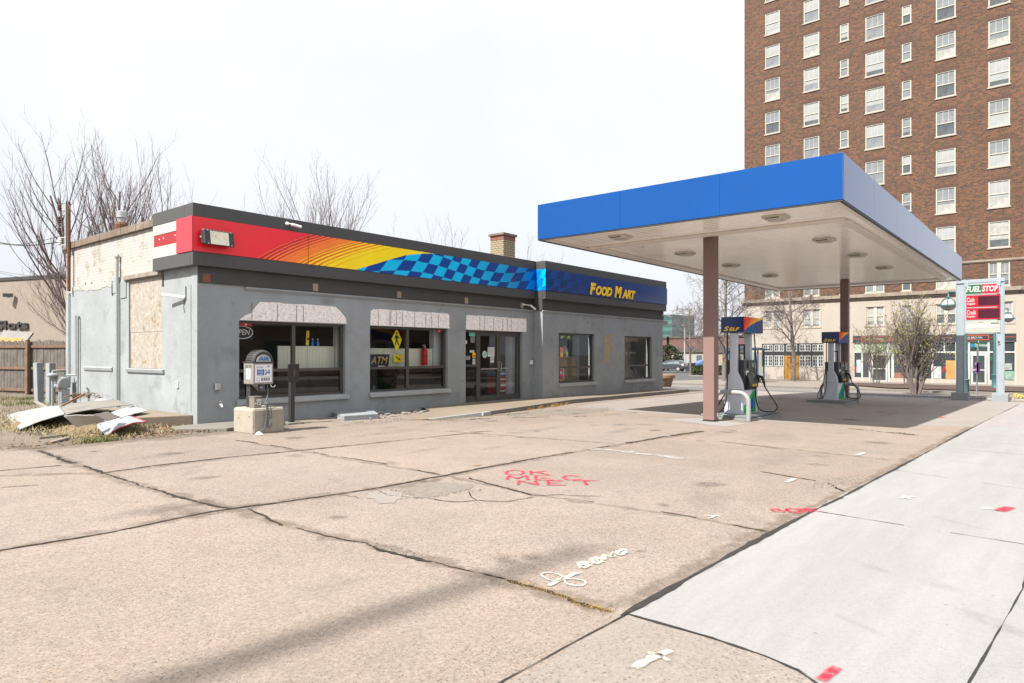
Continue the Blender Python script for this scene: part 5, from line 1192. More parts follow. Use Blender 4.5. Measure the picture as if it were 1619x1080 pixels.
def make_pump():
    t = thing('fuel_pump', (17.5, 6.83, I1), 'grey and black fuel pump with navy SELF topper, beside the nearer column', 'fuel pump', group='fuel pumps under the canopy')
    LOC = dict(local=True)
    def bottle_panel(x0, x1):
        half = [(.245, 0), (.245, .66), (.235, .76), (.205, .88), (.16, .99), (.115, 1.07), (.095, 1.12), (.095, 2.14)]
        P = half + [(-a, b) for a, b in reversed(half)]
        m = MB(); m.prism(P, 'x', x0, x1); return m.build('end_panel', PUMPGREY, t, bevel=.02, **LOC)
    p = bottle_panel(0, .13); bottle_panel(.99, 1.12)
    MB().box(-.004, -.246, .655, .0, .246, .661).build('panel_joint', DARKSTEEL, p, **LOC)
    MB().box(.131, -.225, 0, .989, .225, .63).build('lower_cabinet', PUMPGREY, t, **LOC)
    for s in (-1, 1):
        org = (.135, -.232, .02) if s < 0 else (.985, .232, .02); U = (.85, 0, 0) if s < 0 else (-.85, 0, 0)
        MB().box(.133, s * .226, .015, .987, s * .2305, .60).build('front_panel', WHITEPN, t, **LOC)
        painted('printed_panel', org, U, (0, 0, .575), 44, 32, pump_ink, INKM, t, local=True, label='white and green lower panel with a blue drop')
        m = MB(); m.box(.131, -.01, .64, .989, s * .235, 1.42); m.prism([(s * .235, .64), (s * .33, .70), (s * .335, .80), (s * .28, 1.02), (s * .235, 1.1)], 'x', .30, .93) if s > 0 else m.prism([(s * .235, 1.1), (s * .28, 1.02), (s * .335, .80), (s * .33, .70), (s * .235, .64)], 'x', .30, .93)
        hd = m.build('dispenser_head', PUMPBLACK, t, bevel=.012, **LOC)
        y = s * .2365
        m = MB(); m.box(.40, y, 1.20, .90, y + s * .018, 1.38); m.build('screen_surround', PUMPBLACK, hd, **LOC)
        m = MB(); m.box(.66, y + s * .019, 1.24, .82, y + s * .021, 1.34); m.build('screen', M('pump_display', (.22, .2, .17), .2), hd, **LOC)
        m = MB(); m.box(.26, y, 1.02, .44, y + s * .006, 1.14); m.build('sticker', WHITEPL, hd, **LOC)
        m = MB()
        for i in range(3): m.box(.48 + .12 * i, s * .337, .72, .54 + .12 * i, s * .342, .79)
        m.build('grade_button', YSTICK, hd, **LOC)
        m = MB()
        for i in range(7): m.prism([(s * .2375 + s * .01, 1.085 - .018 * i), (s * .29, 1.03 - .02 * i), (s * .295, 1.025 - .02 * i), (s * .2375 + s * .015, 1.08 - .018 * i)], 'x', .60 + .03 * (i % 3), .66 + .03 * (i % 2))
        m.build('label_strip', ALU, hd, **LOC)
        # nozzle and hose
        m = MB(); m.box(.95, s * .26, .80, 1.03, s * .34, 1.02); m.build('nozzle_boot', PUMPBLACK, t, bevel=.015, **LOC)
        nz = MB().tube([(.99, s * .30, .98), (.99, s * .40, .96), (.99, s * .46, .82), (.99, s * .48, .70)], [.03, .045, .035, .022], 8).build('nozzle', RUBBER, t, smooth=True, **LOC)
        MB().tube([(.99, s * .38, .93), (.99, s * .35, .82), (.99, s * .43, .80)], .01, 6).build('trigger', DARKSTEEL, nz, **LOC)
        if s < 0: H_ = [(.99, -.48, .70), (1.0, -.62, .48), (1.02, -.76, .26), (1.02, -.80, .14), (1.0, -.72, .05), (.95, -.52, .04), (.88, -.36, .12), (.85, -.30, .35), (.88, -.27, .7), (1.02, -.25, 1.2), (1.14, -.18, 1.6), (1.14, -.14, 2.13)]
        else: H_ = [(.99, .48, .70), (.6, .52, .40), (.15, .5, .16), (-.12, .38, .05), (-.18, .24, .10), (-.14, .14, .35), (-.09, .12, .9), (-.06, .13, 1.4), (-.06, .13, 2.13)]
        Hp = []
        for i in range(len(H_) - 1):
            p0 = Vector(H_[max(0, i - 1)]); p1 = Vector(H_[i]); p2 = Vector(H_[i + 1]); p3 = Vector(H_[min(len(H_) - 1, i + 2)])
            for k in range(5):
                u = k / 5; Hp.append(.5 * ((2 * p1) + (p2 - p0) * u + (2 * p0 - 5 * p1 + 4 * p2 - p3) * u * u + (3 * p1 - p0 - 3 * p2 + p3) * u ** 3))
        Hp.append(Vector(H_[-1]))
        MB().tube(Hp, .017, 8).build('hose', RUBBER, t, smooth=True, **LOC)
    # squeegee holder between the necks
    m = MB(); m.box(.40, -.02, 1.42, .43, .02, 1.80); m.box(.40, -.16, 1.44, .43, -.12, 1.84); m.box(.40, -.119, 1.80, .43, .159, 1.84); m.box(.40, .12, 1.44, .43, .16, 1.799); m.build('card_frame', PUMPBLACK, t, **LOC)
    # topper
    m = MB(); m.prism([(-.30, 2.14), (.30, 2.14), (.30, 2.55), (-.30, 2.55)], 'x', -.06, 1.36); tp = m.build('topper', NAVY, t, bevel=.01, **LOC)
    painted('printed_panel', (-.055, -.3045, 2.145), (1.41, 0, 0), (0, 0, .40), 84, 34, topper_ink, INKM, tp, local=True, label='side of the topper in red, yellow and blue checks')
    painted('printed_panel', (1.355, .3045, 2.145), (-1.41, 0, 0), (0, 0, .40), 84, 34, topper_ink, INKM, tp, local=True)
    text_obj('lettering', 'SELF', YELLOWT, (-.064, .23, 2.185), (0, -1, 0), (0, 0, 1), .115, tp, width=.43, offset=.025, shear=.3, extrude=.003, caps=.74, local=True, label='yellow letters reading SELF')
    m = MB(); m.box(-.064, -.298, 2.145, -.061, .298, 2.155); m.build('topper_edge', PUMPBLACK, tp, **LOC)
    return t
pump = make_pump()
p2 = copy_tree(pump); p2.location = (27.28, 6.93, I2); p2['label'] = 'grey and black fuel pump with navy SELF topper, in front of the farther column'
def hoop(x, y0, y1, label, z):
    t = thing('guard_hoop', (x, (y0 + y1) / 2, z), label, 'guard rail', group='pipe hoops guarding the pumps')
    P = [(x, y0, z - .05), (x, y0, z + .48)]
    for i in range(1, 7): a = i / 6 * math.pi / 2; P.append((x, y0 + .24 - .24 * math.cos(a), z + .48 + .24 * math.sin(a)))
    Q = [(x, y1 - (p[1] - y0), p[2]) for p in reversed(P)]
    one('rail', HOOPL, lambda m: m.tube(P + Q, .058, 14), t, smooth=True)
    one('foot', DARKSTEEL, lambda m: (m.lathe([(.075, z - .02), (.075, z + .012)], (x, y0, 0), 14), m.lathe([(.075, z - .02), (.075, z + .012)], (x, y1, 0), 14)), t)
hoop(17.02, 6.25, 7.16, 'pale grey pipe hoop at the near end of the nearer pump island', gz(17, 6.3)); hoop(28.72, 6.3, 7.65, 'grey pipe hoop at the far end of the farther pump island', gz(28.7, 6.3))

# ------------------------------------------------------------------ air machine on its concrete block
blk = thing('concrete_block', (7.26, 12.4, 0), 'square cast concrete block in front of the first shop window', 'concrete block')
one('block_body', CONCBLK, lambda m: m.box(6.92, 12.04, -.02, 7.62, 12.76, .50), blk, bevel=.05)
one('lifting_hole', DARKTRIM, lambda m: [m.lathe([(.013, -.003), (.013, .004)], (6.918, y, z), 8, 'x') for y, z in ((12.55, .30), (12.15, .34))], blk)
one('core_hole', OLDWOOD, lambda m: m.lathe([(.06, 12.034), (.06, 12.0405)], (7.28, 0, .16), 18, 'y'), blk)
air = thing('air_machine', (7.2, 12.4, .5), 'steel tyre air machine with half tyre and AIR sign on the concrete block', 'air machine')
one('post', DARKSTEEL, lambda m: m.box(7.06, 12.36, .50, 7.20, 12.5, .955), air)
ax0, ax1, ay0, ay1, az0, az1 = 7.0, 7.43, 12.15, 12.50, .955, 1.37
cab = one('cabinet', ALU, lambda m: m.box(ax0, ay0, az0, ax1, ay1, az1), air, bevel=.012)
one('lid', DARKSTEEL, lambda m: m.box(ax0 - .015, ay0 - .02, az1 + .001, ax1 + .015, ay1 + .01, az1 + .018), cab, bevel=.004)
one('louvre', DARKSTEEL, lambda m: [m.box(ax0 - .003, ay0 + .06 + .13 * j, az1 - .05 - .022 * i, ax0 - .0005, ay0 + .15 + .13 * j, az1 - .04 - .022 * i) for i in range(3) for j in range(2)], cab)
def air_ink(u, v):
    if u < .03 or u > .97 or v < .03 or v > .97: return L(225, 226, 226)
    if .12 < u < .55 and .40 < v < .74: return L(235, 240, 245) if (math.floor(v * 34) % 3 == 0 and (u * 17 % 1) > .25 and .17 < u < .5) else L(30, 92, 158)
    if .60 < u < .90 and .42 < v < .72:
        a = math.hypot((u - .65) / .05, (v - .66) / .05) < 1 or (abs(u - .65) < .045 and v < .58 and (v < .5 or abs(u - .65) > .012)) or math.hypot((u - .83) / .045, (v - .68) / .045) < 1 or (abs(u - .84) < .04 and .46 < v < .62) or math.hypot((u - .74) / .06, (v - .56) / .05) < 1
        return L(40, 100, 165) if a else L(228, 229, 230)
    if math.hypot((u - .18) / .09, (v - .17) / .1) < 1 and math.hypot((u - .18) / .07, (v - .17) / .08) > 1: return L(50, 110, 140)
    if .36 < u < .90 and .08 < v < .26 and (u - .36) % .14 < .11: return L(50, 52, 55) if math.sin(u * 140 + v * 90) * math.sin(v * 120 - u * 40) > -.1 else L(180, 180, 180)
    if .08 < u < .5 and (.86 < v < .89 or .80 < v < .83) and (u * 23 % 1) > .2: return L(70, 70, 72)
    if .3 < u < .9 and .32 < v < .34: return L(150, 150, 150)
    return L(228, 229, 230)
painted('instruction_panel', (ax0 + .035, ay0 - .003, az0 + .035), (ax1 - ax0 - .07, 0, 0), (0, 0, az1 - az0 - .07), 96, 96, air_ink, INKM, cab, label='white instruction panel with a blue block and pictograms')
text_obj('lettering', 'AIR', M('air_blue', L(30, 110, 180), .4), (ax1 - .14, ay0 - .004, az1 - .085), (1, 0, 0), (0, 0, 1), .03, cab, offset=.02, shear=.15, off=.002)
one('side_label', WHITEPL, lambda m: m.box(ax0 - .004, ay0 + .10, az0 + .10, ax0 - .0005, ay0 + .23, az0 + .30), cab); one('side_print', M('air_print', L(60, 120, 180), .5), lambda m: [m.box(ax0 - .0065, ay0 + .13, az0 + .13 + .036 * i, ax0 - .0045, ay0 + .20 - .02 * (i % 2), az0 + .15 + .036 * i) for i in range(5)], cab); one('side_label', CREAMP, lambda m: m.box(ax0 - .004, ay0 + .02, az0 + .01, ax0 - .0005, ay0 + .14, az0 + .085), cab)
ty = MB(); tc = ((ax0 + ax1) / 2 + .02, az1 + .02); prof = [(.14, 12.19), (.19, 12.175), (.215, 12.19), (.228, 12.22), (.23, 12.32), (.228, 12.43), (.21, 12.47), (.14, 12.46)]
n = 30; vs = [(tc[0] + rr * math.cos(math.pi * j / n), yy, tc[1] + rr * math.sin(math.pi * j / n)) for rr, yy in prof for j in range(n + 1)]; w = n + 1
ty.add(vs, [(i * w + j, i * w + j + 1, (i + 1) * w + j + 1, (i + 1) * w + j) for i in range(len(prof) - 1) for j in range(n)]); tyre = ty.build('tyre', M('tyre_rubber', (.045, .045, .045), .75, var=.2, scale=30, bmp=.4), air, smooth=True)
tg = MB()
for k in range(4):
    for j in range(0, n, 2):
        a0, a1 = math.pi * (j + .2) / n, math.pi * (j + 1.2) / n; yy = 12.225 + .055 * k; rr = .2325
        tg.add([(tc[0] + q * math.cos(a), y_, tc[1] + q * math.sin(a)) for q in (rr - .004, rr + .004) for a in (a0, a1) for y_ in (yy, yy + .035)], [(0, 1, 3, 2), (4, 6, 7, 5), (0, 4, 5, 1), (2, 3, 7, 6), (0, 2, 6, 4), (1, 5, 7, 3)])
tg.build('tread_block', RUBBER, tyre)
m = MB(); m.prism([(tc[0] + .155 * math.cos(math.pi * j / 24), tc[1] - .015 + .155 * math.sin(math.pi * j / 24)) for j in range(25)], 'y', 12.165, 12.2); hub = m.build('sign_disc', SIGNWHT, air)
text_obj('lettering', 'AIR', M('air_blue2', L(20, 112, 178), .4, var=.2, scale=9), (tc[0] - .11, 12.161, tc[1] + .025), (1, 0, 0), (0, 0, 1), .07, hub, width=.22, offset=.03, shear=.1, label='blue letters reading AIR')
m = MB(); m.prism([(7.05, .95), (7.25, .95), (7.25, .83), (7.17, .83)], 'y', 12.17, 12.30); br = m.build('bracket', ALU, air); one('coin_reader', BLACKP, lambda m: m.box(7.11, 12.13, .845, 7.22, 12.17, .94), air); one('reader_window', M('reader_glow', (.2, .2, .35), .3), lambda m: m.box(7.13, 12.126, .87, 7.20, 12.1295, .915), air)
one('coin_box', M('dull_steel', (.26, .23, .2), .45, metal=.4, var=.2), lambda m: m.box(7.0, 12.12, .50, 7.16, 12.30, .71), air, bevel=.01); one('coin_box_lid', ALU, lambda m: m.box(6.992, 12.112, .712, 7.168, 12.308, .724), air); one('sticker', WHITEPL, lambda m: (m.box(7.06, 12.116, .56, 7.14, 12.1195, .62), m.box(7.05, 12.116, .64, 7.15, 12.1195, .665), m.box(7.02, 12.116, .58, 7.04, 12.1195, .60)), air); one('sticker_print', BLACKP, lambda m: (m.box(7.075, 12.113, .57, 7.09, 12.1155, .605), m.box(7.10, 12.113, .575, 7.115, 12.1155, .605)), air)
coil = [(7.30 + .001 * i, 12.18 - .0, .94 - .001 * i) for i in range(0, 200, 25)]
HOSE = M('grey_hose', (.12, .13, .145), .5)
hp = [(7.32, 12.2, .95), (7.32, 12.16, .86), (7.29, 12.12, .75), (7.24, 12.08, .66), (7.20, 12.06, .60)]
nC = 13 * 10; cl_ = []
for i in range(nC):
    u = i / nC; bx = 7.18 + .03 * math.sin(u * 3) - .01 * u; by = 12.0 - .008; bz = .60 - .46 * u; a = 6.283 * 13 * u; cl_.append((bx + .035 * math.cos(a), by + .02 * math.sin(a) - .005, bz))
tubeo('coil_hose', HOSE, hp + cl_ + [(7.10, 11.98, .10), (7.03, 11.98, .05), (7.0, 11.97, .012)], .0085, air, n=6)
tubeo('hose_end', HOSE, [(7.2, 12.03, .56), (7.28, 12.0, .52), (7.30, 11.99, .35), (7.24, 11.985, .2)], .008, air, n=6); tubeo('hose_hook', GALV, [(7.36, 12.14, .955), (7.36, 12.10, .90), (7.40, 12.08, .89), (7.43, 12.08, .93)], .008, air)
tubeo('chuck', GALV, [(7.26, 11.985, .28), (7.24, 11.982, .16)], .014, air)
# black sign post with a rusted plate
pst = thing('sign_post', (8.57, 13.29, 0), 'black square post with a rusted blank plate in front of the first window', 'sign post')
one('post', DARKSTEEL, lambda m: m.box(8.52, 13.24, -.02, 8.62, 13.34, 1.16), pst, bevel=.006); one('plate', M('blackened_plate', (.02, .018, .017), .45, var=.3, stain=(.20, .08, .03), stain_at=.66, stain_scale=7), lambda m: m.box(8.44, 13.22, .92, 8.72, 13.236, 1.32), pst, bevel=.004)
one('rust_patch', RUST, lambda m: m.prism([(8.575, 1.04), (8.62, 1.07), (8.635, 1.15), (8.61, 1.22), (8.59, 1.25), (8.58, 1.18), (8.555, 1.13), (8.57, 1.09)], 'y', 13.215, 13.2195), pst); one('footing', KERBC, lambda m: m.box(8.36, 13.1, -.03, 8.78, 13.45, .04), pst, bevel=.01)
t = one('crumpled_paper', WHITEPL, lambda m: stones(m, 6.99, 11.93, .01, .01, 1, .09, .1, 3)); tag(t, 'crumpled white rag by the foot of the concrete block', 'rag')

# ------------------------------------------------------------------ price pylon
py = thing('price_sign', (35.0, 3.0, -.45), 'tall grey two legged fuel price sign headed FUEL STOP', 'price sign')
for y0, y1 in ((3.50, 3.815), (2.11, 2.39)):
    one('post', PYLONP, lambda m: (m.box(34.9, y0, -.12, 35.0, y0 + .03, 4.66), m.box(34.9, y1 - .03, -.12, 35.0, y1, 4.66), m.box(34.93, y0 + .03, -.12, 34.97, y1 - .03, 4.66)), py, bevel=.004)
for a, b in ((3.35, 3.97), (1.97, 2.54)):
    one('footing', PYLONC, lambda m: m.box(34.65, a, -.62, 35.3, b, -.118), py, bevel=.02)
one('beam', PYLONP, lambda m: (m.box(34.885, 2.10, 4.555, 35.02, 3.83, 4.70), m.box(34.88, 3.36, 4.40, 34.895, 3.50, 4.60), m.box(34.88, 2.24, 4.40, 34.895, 2.38, 4.60)), py, bevel=.005)
one('sign_cabinet', PYLONP, lambda m: m.box(34.9, 2.395, 2.40, 34.99, 3.495, 4.54), py)
def face(y0, y1, z0, z1, mat, name, dx=0.0, label=None): return one(name, mat, lambda m: m.box(34.888 - dx, y0, z0, 34.899 - dx, y1, z1), py, label=label)
h = face(2.27, 3.49, 4.06, 4.50, SIGNWHT, 'header_panel')
one('header_colour', SIGNGRN, lambda m: m.box(34.884, 2.90, 4.085, 34.8875, 3.465, 4.475), h); one('header_colour', SIGNRED, lambda m: m.box(34.884, 2.295, 4.085, 34.8875, 2.897, 4.475), h)
text_obj('lettering', 'FUEL', SIGNWHT, (34.884, 3.455, 4.16), (0, -1, 0), (0, 0, 1), .25, h, width=.53, offset=.045, shear=.2); text_obj('lettering', 'STOP', SIGNWHT, (34.884, 2.885, 4.16), (0, -1, 0), (0, 0, 1), .25, h, width=.56, offset=.045, shear=.2)
for (z0, z1, w) in ((3.53, 4.02, 'Cash'), (2.99, 3.48, 'Credit')):
    p = face(2.25, 3.44, z0, z1, SIGNRED, 'price_panel', label='red price panel lettered %s Regular' % w)
    one('display', SIGNDRK, lambda m: m.box(34.884, 2.28, z0 + .05, 34.8875, 3.02, z1 - .05), p)
    text_obj('lettering', w, SIGNWHT, (34.888, 3.41, z0 + .21), (0, -1, 0), (0, 0, 1), .20, p, width=.26 if w == 'Cash' else .32, offset=.02); text_obj('lettering', 'Regular', SIGNWHT, (34.888, 3.41, z0 + .07), (0, -1, 0), (0, 0, 1), .115, p, width=.3, offset=.025)
rb = face(2.25, 3.47, 2.43, 2.94, SIGNCRM, 'reader_board', label='blank cream reader board'); one('reader_sheet', SIGNWHT, lambda m: m.prism([(2.27, 2.86), (3.43, 2.80), (3.44, 2.60), (2.28, 2.64)], 'x', 34.883, 34.8875), rb); one('reader_print', SIGNGRN, lambda m: m.box(34.879, 2.29, 2.80, 34.8825, 2.58, 2.84), rb); one('reader_print', REDEXT, lambda m: [m.box(34.879, 2.83 + .05 * i, 2.87, 34.8825, 2.86 + .05 * i, 2.89) for i in range(4)], rb)
one('rust_spot', RUST, lambda m: (m.box(34.8965, 2.27, 2.02, 34.8995, 2.34, 2.07), m.box(34.8965, 2.25, 1.93, 34.8995, 2.33, 1.96)), py)

# ================================================================== YARD LEFT OF THE SHOP
fa = Vector((7.84, 25.2, 0)); fb = Vector((5.2, 33.6, 0)); fd = (fb - fa).normalized(); fl_ = 11.0; fn = Vector((-fd.y, fd.x, 0))
fn = fn if fn.x < 0 else -fn
fence = thing('wooden_fence', fa, 'weathered grey board fence with brown rails behind the yard', 'fence')
def fp(s, o): p = fa + fd * s + fn * o; return p
def obox(m, s0, s1, o0, o1, z0, z1, top=None):
    A = [fp(s0, o0), fp(s1, o0), fp(s1, o1), fp(s0, o1)]
    m.add([(p.x, p.y, z0) for p in A] + [(p.x, p.y, z1) for p in A], [(0, 3, 2, 1), (4, 5, 6, 7), (0, 1, 5, 4), (1, 2, 6, 5), (2, 3, 7, 6), (3, 0, 4, 7)])
m = MB(); s = -1.6; r = random.Random(12)
while s < fl_:
    w = .165; zt = 1.98 + r.uniform(-.03, .03); e = s + w - r.uniform(.008, .022); o = r.uniform(-.006, .006)
    P = [(s, .16), (e, .16), (e, zt - .06), (e - .03, zt), (s + .03, zt), (s, zt - .06)]
    A = [fp(q, -.03 + o) for q, z in P]; B_ = [fp(q, -.012 + o) for q, z in P]; nn = len(P)
    m.add([(a.x, a.y, z[1]) for a, z in zip(A, P)] + [(a.x, a.y, z[1]) for a, z in zip(B_, P)], [tuple(range(nn))[::-1], tuple(range(nn, 2 * nn))] + [(i, (i + 1) % nn, nn + (i + 1) % nn, nn + i) for i in range(nn)])
    s += w
m.build('boards', FENCEW, fence)
for z in (.30, 1.02, 1.74): one('rail', FENCEP, lambda m: obox(m, -1.6, fl_, -.011, .035, z, z + .09), fence)
for s in (1.45, 3.9, 6.35, 8.8): one('post', FENCEP, lambda m: obox(m, s, s + .11, .036, .135, .1, 2.0), fence)
# bollards
for p, lb, tilt in ((G(62, 637), 'pale grey square bollard in the yard, nearer the fence', -.03), (G(80, 638), 'pale grey square bollard in the yard, nearer the gas meter', .0)):
    t = thing('bollard', p, lb, 'bollard', group='pale grey bollards by the gas meter')
    MB().prism([(-.09, -.09), (.09, -.09), (.09, .09), (-.09, .09)], 'z', -.05, 1.13).build('post', M('bollard_paint', (.46, .49, .53), .5), t, local=True, bevel=.012)
    MB().box(-.085, -.085, 1.131, .085, .085, 1.15).build('cap', M('bollard_cap', (.5, .45, .44), .6), t, local=True, bevel=.008)
    t.rotation_euler = (0, tilt, .25)
# gas meter
gm = thing('gas_meter', (6.6, 21.9, .1), 'grey gas meter with pipes against the rear of the sunlit wall', 'gas meter'); gx, gy = 6.60, 21.08
one('meter_body', GREYPIPE, lambda m: (m.box(gx - .18, gy - .15, .62, gx + .14, gy + .15, .92), m.lathe([(.14, gy - .18), (.16, gy - .15), (.16, gy + .15)], (gx - .02, 0, .76), 14, 'y')), gm, bevel=.03)
one('regulator', GREYPIPE, lambda m: m.lathe([(.05, .9), (.14, .95), (.14, .99), (.05, 1.03)], (gx - .25, gy, 0), 14), gm, smooth=True)
tubeo('pipe', GREYPIPE, [(gx - .25, gy, .1), (gx - .25, gy, .9)], .035, gm); tubeo('pipe', GREYPIPE, [(gx - .25, gy, 1.03), (gx - .25, gy, 1.08), (gx + .05, gy, 1.1), (gx + .05, gy, .9)], .03, gm); tubeo('pipe', GREYPIPE, [(gx + .05, gy, .9), (gx + .05, gy - .1, .97), (gx + .15, gy - .25, .97), (gx + .2, gy - .36, .97)], .024, gm)
one('meter_index', WHITEPL, lambda m: m.box(gx - .19, gy - .08, .68, gx - .182, gy + .06, .8), gm); one('meter_stand', PYLONP, lambda m: m.box(gx - .08, gy - .13, .06, gx + .12, gy + .1, .60), gm)

# debris: bent sheets and boards lying on a heap
heap_pts = blob(5.6, 16.6, 1.5, 3.0, 26, 7)
m = MB(); nR = 7; r = random.Random(4)
for k in range(nR):
    f = k / (nR - 1)
    for (a, b) in heap_pts:
        x = 5.6 + (a - 5.6) * (1 - f); y = 16.6 + (b - 16.6) * (1 - f); m.v.append((x, y, gz(x, y) + .0 + .26 * math.sin(f * 1.57) + r.uniform(-.02, .02)))
n = len(heap_pts)
for k in range(nR - 1):
    for i in range(n): m.f.append((k * n + i, k * n + (i + 1) % n, (k + 1) * n + (i + 1) % n, (k + 1) * n + i)); m.m.append(0)
o = m.build('debris_heap', M('straw_heap', (.30, .215, .12), .95, var=.45, scale=9, bmp=1, bscale=25), smooth=True); o['kind'] = 'stuff'; tag(o, 'heap of dry straw and dirt under the fallen sheets')
def bent(name, pts, mat, label, cat='sheet', sag=.05, thick=.012, edge=None, seed=0, lip=None, nu=8, nv=5):
    """a bent sheet: corner pixels with their height above the yard"""
    r = random.Random(seed); C = [G(px, py, h) for px, py, h in pts]; c = sum(C, Vector()) / 4
    t = thing(name, (c.x, c.y, c.z), label, cat, group='scrap sheets dumped beside the shop')
    V = []
    for j in range(nv + 1):
        for i in range(nu + 1):
            u, v = i / nu, j / nv; p = (C[0] * (1 - u) + C[1] * u) * (1 - v) + (C[3] * (1 - u) + C[2] * u) * v
            p = p + Vector((0, 0, sag * math.sin(math.pi * u) + r.uniform(-.006, .006))); V.append(p)
    w = nu + 1; F = [(j * w + i, j * w + i + 1, (j + 1) * w + i + 1, (j + 1) * w + i) for j in range(nv) for i in range(nu)]
    m = MB(); m.add(V, F); N = len(V); m.add([v - Vector((0, 0, thick)) for v in V], [tuple(reversed(f)) for f in F])
    rim = [i for i in range(w)] + [j * w + nu for j in range(1, nv + 1)] + [nv * w + i for i in range(nu - 1, -1, -1)] + [j * w for j in range(nv - 1, 0, -1)]
    m.f += [(rim[k], rim[(k + 1) % len(rim)], N + rim[(k + 1) % len(rim)], N + rim[k]) for k in range(len(rim))]; m.m += [0] * len(rim)
    m.build('sheet_face', mat, t, smooth=True)
    if edge: tubeo('edge_strip', edge, [V[nv * w + i] + Vector((0, 0, .002)) for i in range(w)] + [V[j * w + nu] + Vector((0, 0, .002)) for j in range(nv - 1, -1, -1)], .012, t, n=5)
    if lip: one('folded_lip', mat, lambda m: [m.add([V[j * w], V[(j + 1) * w], V[(j + 1) * w] + Vector((0, 0, lip)), V[j * w] + Vector((0, 0, lip))], [(0, 1, 2, 3)]) for j in range(nv)], t)
    return t
bent('scrap_sheet', [(10.5, 656.6, .06), (92, 641, .40), (103, 654.5, .36), (29.4, 679.7, .03)], GREYSHEET, 'large pale grey curved sheet sloping to the ground at the far left of the heap', sag=.03, seed=1)
bent('scrap_sheet', [(94, 641, .41), (187, 632.4, .46), (212, 640, .42), (104, 655, .35)], M('beige_sheet', (.36, .335, .30), .6, var=.15, scale=4, stain=(.32, .27, .22)), 'long beige warped sheet lying across the top of the heap', sag=.03, seed=2)
bent('scrap_sheet', [(101, 657, .40), (148, 656, .42), (167, 667, .26), (120, 674.5, .18)], SHEETWHT, 'white tray with a folded lip at the front of the heap', sag=.01, seed=3, lip=.06)
bent('scrap_sheet', [(147, 654.5, .45), (170, 651, .45), (191, 658.7, .37), (168, 665, .33)], SHEETBRN, 'dark brown square panel between the white pieces of the heap', sag=.0, seed=4)
bent('scrap_sheet', [(176, 652, .34), (212, 642, .38), (234, 649, .32), (190, 660, .30)], SHEETWHT, 'white plastic panel on the right of the heap beside the stoop', sag=.01, seed=5)
bent('scrap_sheet', [(150, 674, .10), (205, 657.6, .30), (233, 667, .26), (169, 688.5, .04)], SHEETBLU, 'pale blue grey sheet with red edges at the front right of the heap', sag=.07, seed=6, edge=M('red_edge', L(130, 45, 45), .7))
bent('scrap_sheet', [(96, 638, .34), (160, 634, .42), (164, 639, .42), (100, 643, .36)], SHEETBRN, 'narrow brown panel half hidden behind the beige sheet', sag=.0, seed=7)
bent('scrap_sheet', [(136, 637, .44), (160, 630, .5), (172, 633, .46), (150, 639, .44)], SHEETWHT, 'small white panel at the back of the heap', sag=.0, seed=8)
bent('scrap_sheet', [(53, 634, .30), (60, 634, .34), (76, 643, .34), (66, 643, .32)], OLDWOOD, 'short grey board end sticking out at the back left of the heap', sag=.0, seed=9, thick=.03)
def plank(pts, w, mat, label, cat='board'):
    A = [G(*p) for p in pts]; t = thing('loose_board', A[0], label, cat, group='boards lying in front of the heap'); d = (A[-1] - A[0]).normalized(); nrm = Vector((-d.y, d.x, 0)) * w; up = Vector((0, 0, .03))
    m = MB(); B_ = []
    for a in A: B_ += [a - nrm, a + nrm, a + nrm + up, a - nrm + up]
    fs = [(0, 1, 2, 3), tuple(range(len(B_) - 4, len(B_)))[::-1]]
    for k in range(len(A) - 1):
        o = 4 * k; fs += [(o + i, o + (i + 1) % 4, o + 4 + (i + 1) % 4, o + 4 + i) for i in range(4)]
    m.add(B_, fs); m.build('plank', mat, t); m = MB()
    for a in (A[0] * .9 + A[-1] * .1, A[0] * .1 + A[-1] * .9): m.lathe([(.006, a.z + .028), (.006, a.z + .036)], (a.x, a.y, 0), 6)
    m.build('nail', RUST, t)
plank([(61, 694, .01), (108, 688.5, .02)], .025, OLDWOOD, 'thin grey board lying in the dirt, farther from the lot'); plank([(75, 702, .01), (108, 693.5, .02)], .045, OLDWOOD, 'short weathered board lying at the edge of the lot')
for k, (a, b) in enumerate(((((97, 642, .5)), (133, 623, .75)), ((100, 641, .48), (125, 628, .62)))):
    t = tubeo('stick', M('reddish_stick', (.20, .10, .06), .9), [G(*a), G(*b)], .018, None, n=6); tag(t, ('longer reddish stick leaning on the heap', 'shorter reddish stick leaning on the heap')[k], 'stick')
# leaves, straw and grass
def tufts(m, poly_fn, n, h0, h1, seed, lean=.6, w=.006):
    r = random.Random(seed)
    for i in range(n):
        x, y, z = poly_fn(r); q = r.uniform(0, 6.283); h = r.uniform(h0, h1); l = r.uniform(.1, lean) * h; dx, dy = math.cos(q), math.sin(q); ww = w * r.uniform(.6, 1.4)
        m.add([(x - dy * ww, y + dx * ww, z), (x + dy * ww, y - dx * ww, z), (x + dx * l, y + dy * l, z + h)], [(0, 1, 2)])
def yard(r):
    while True:
        x, y = r.uniform(-1.5, 6.6), r.uniform(13.2, 27)
        if y > 14.2 - .0 and (x < 3.5 or y > 13.0 + (x - 3.5) * .0):
            k = noise2(x, y)
            if k > r.random(): return x, y, gz(x, y) + .002
def noise2(x, y): return clamp(.35 + .35 * math.sin(x * 1.7 + y * .6) * math.sin(y * 1.1 - x * .5) + .4 * clamp((y - 19) / 5, 0, 1) - .25 * (y < 15), 0.03, 1)
m = MB(); tufts(m, yard, 9000, .03, .11, 1); o = m.build('dry_grass', STRAW, normals=False); o['kind'] = 'stuff'; tag(o, 'thin dry grass in the dirt yard')
m = MB()
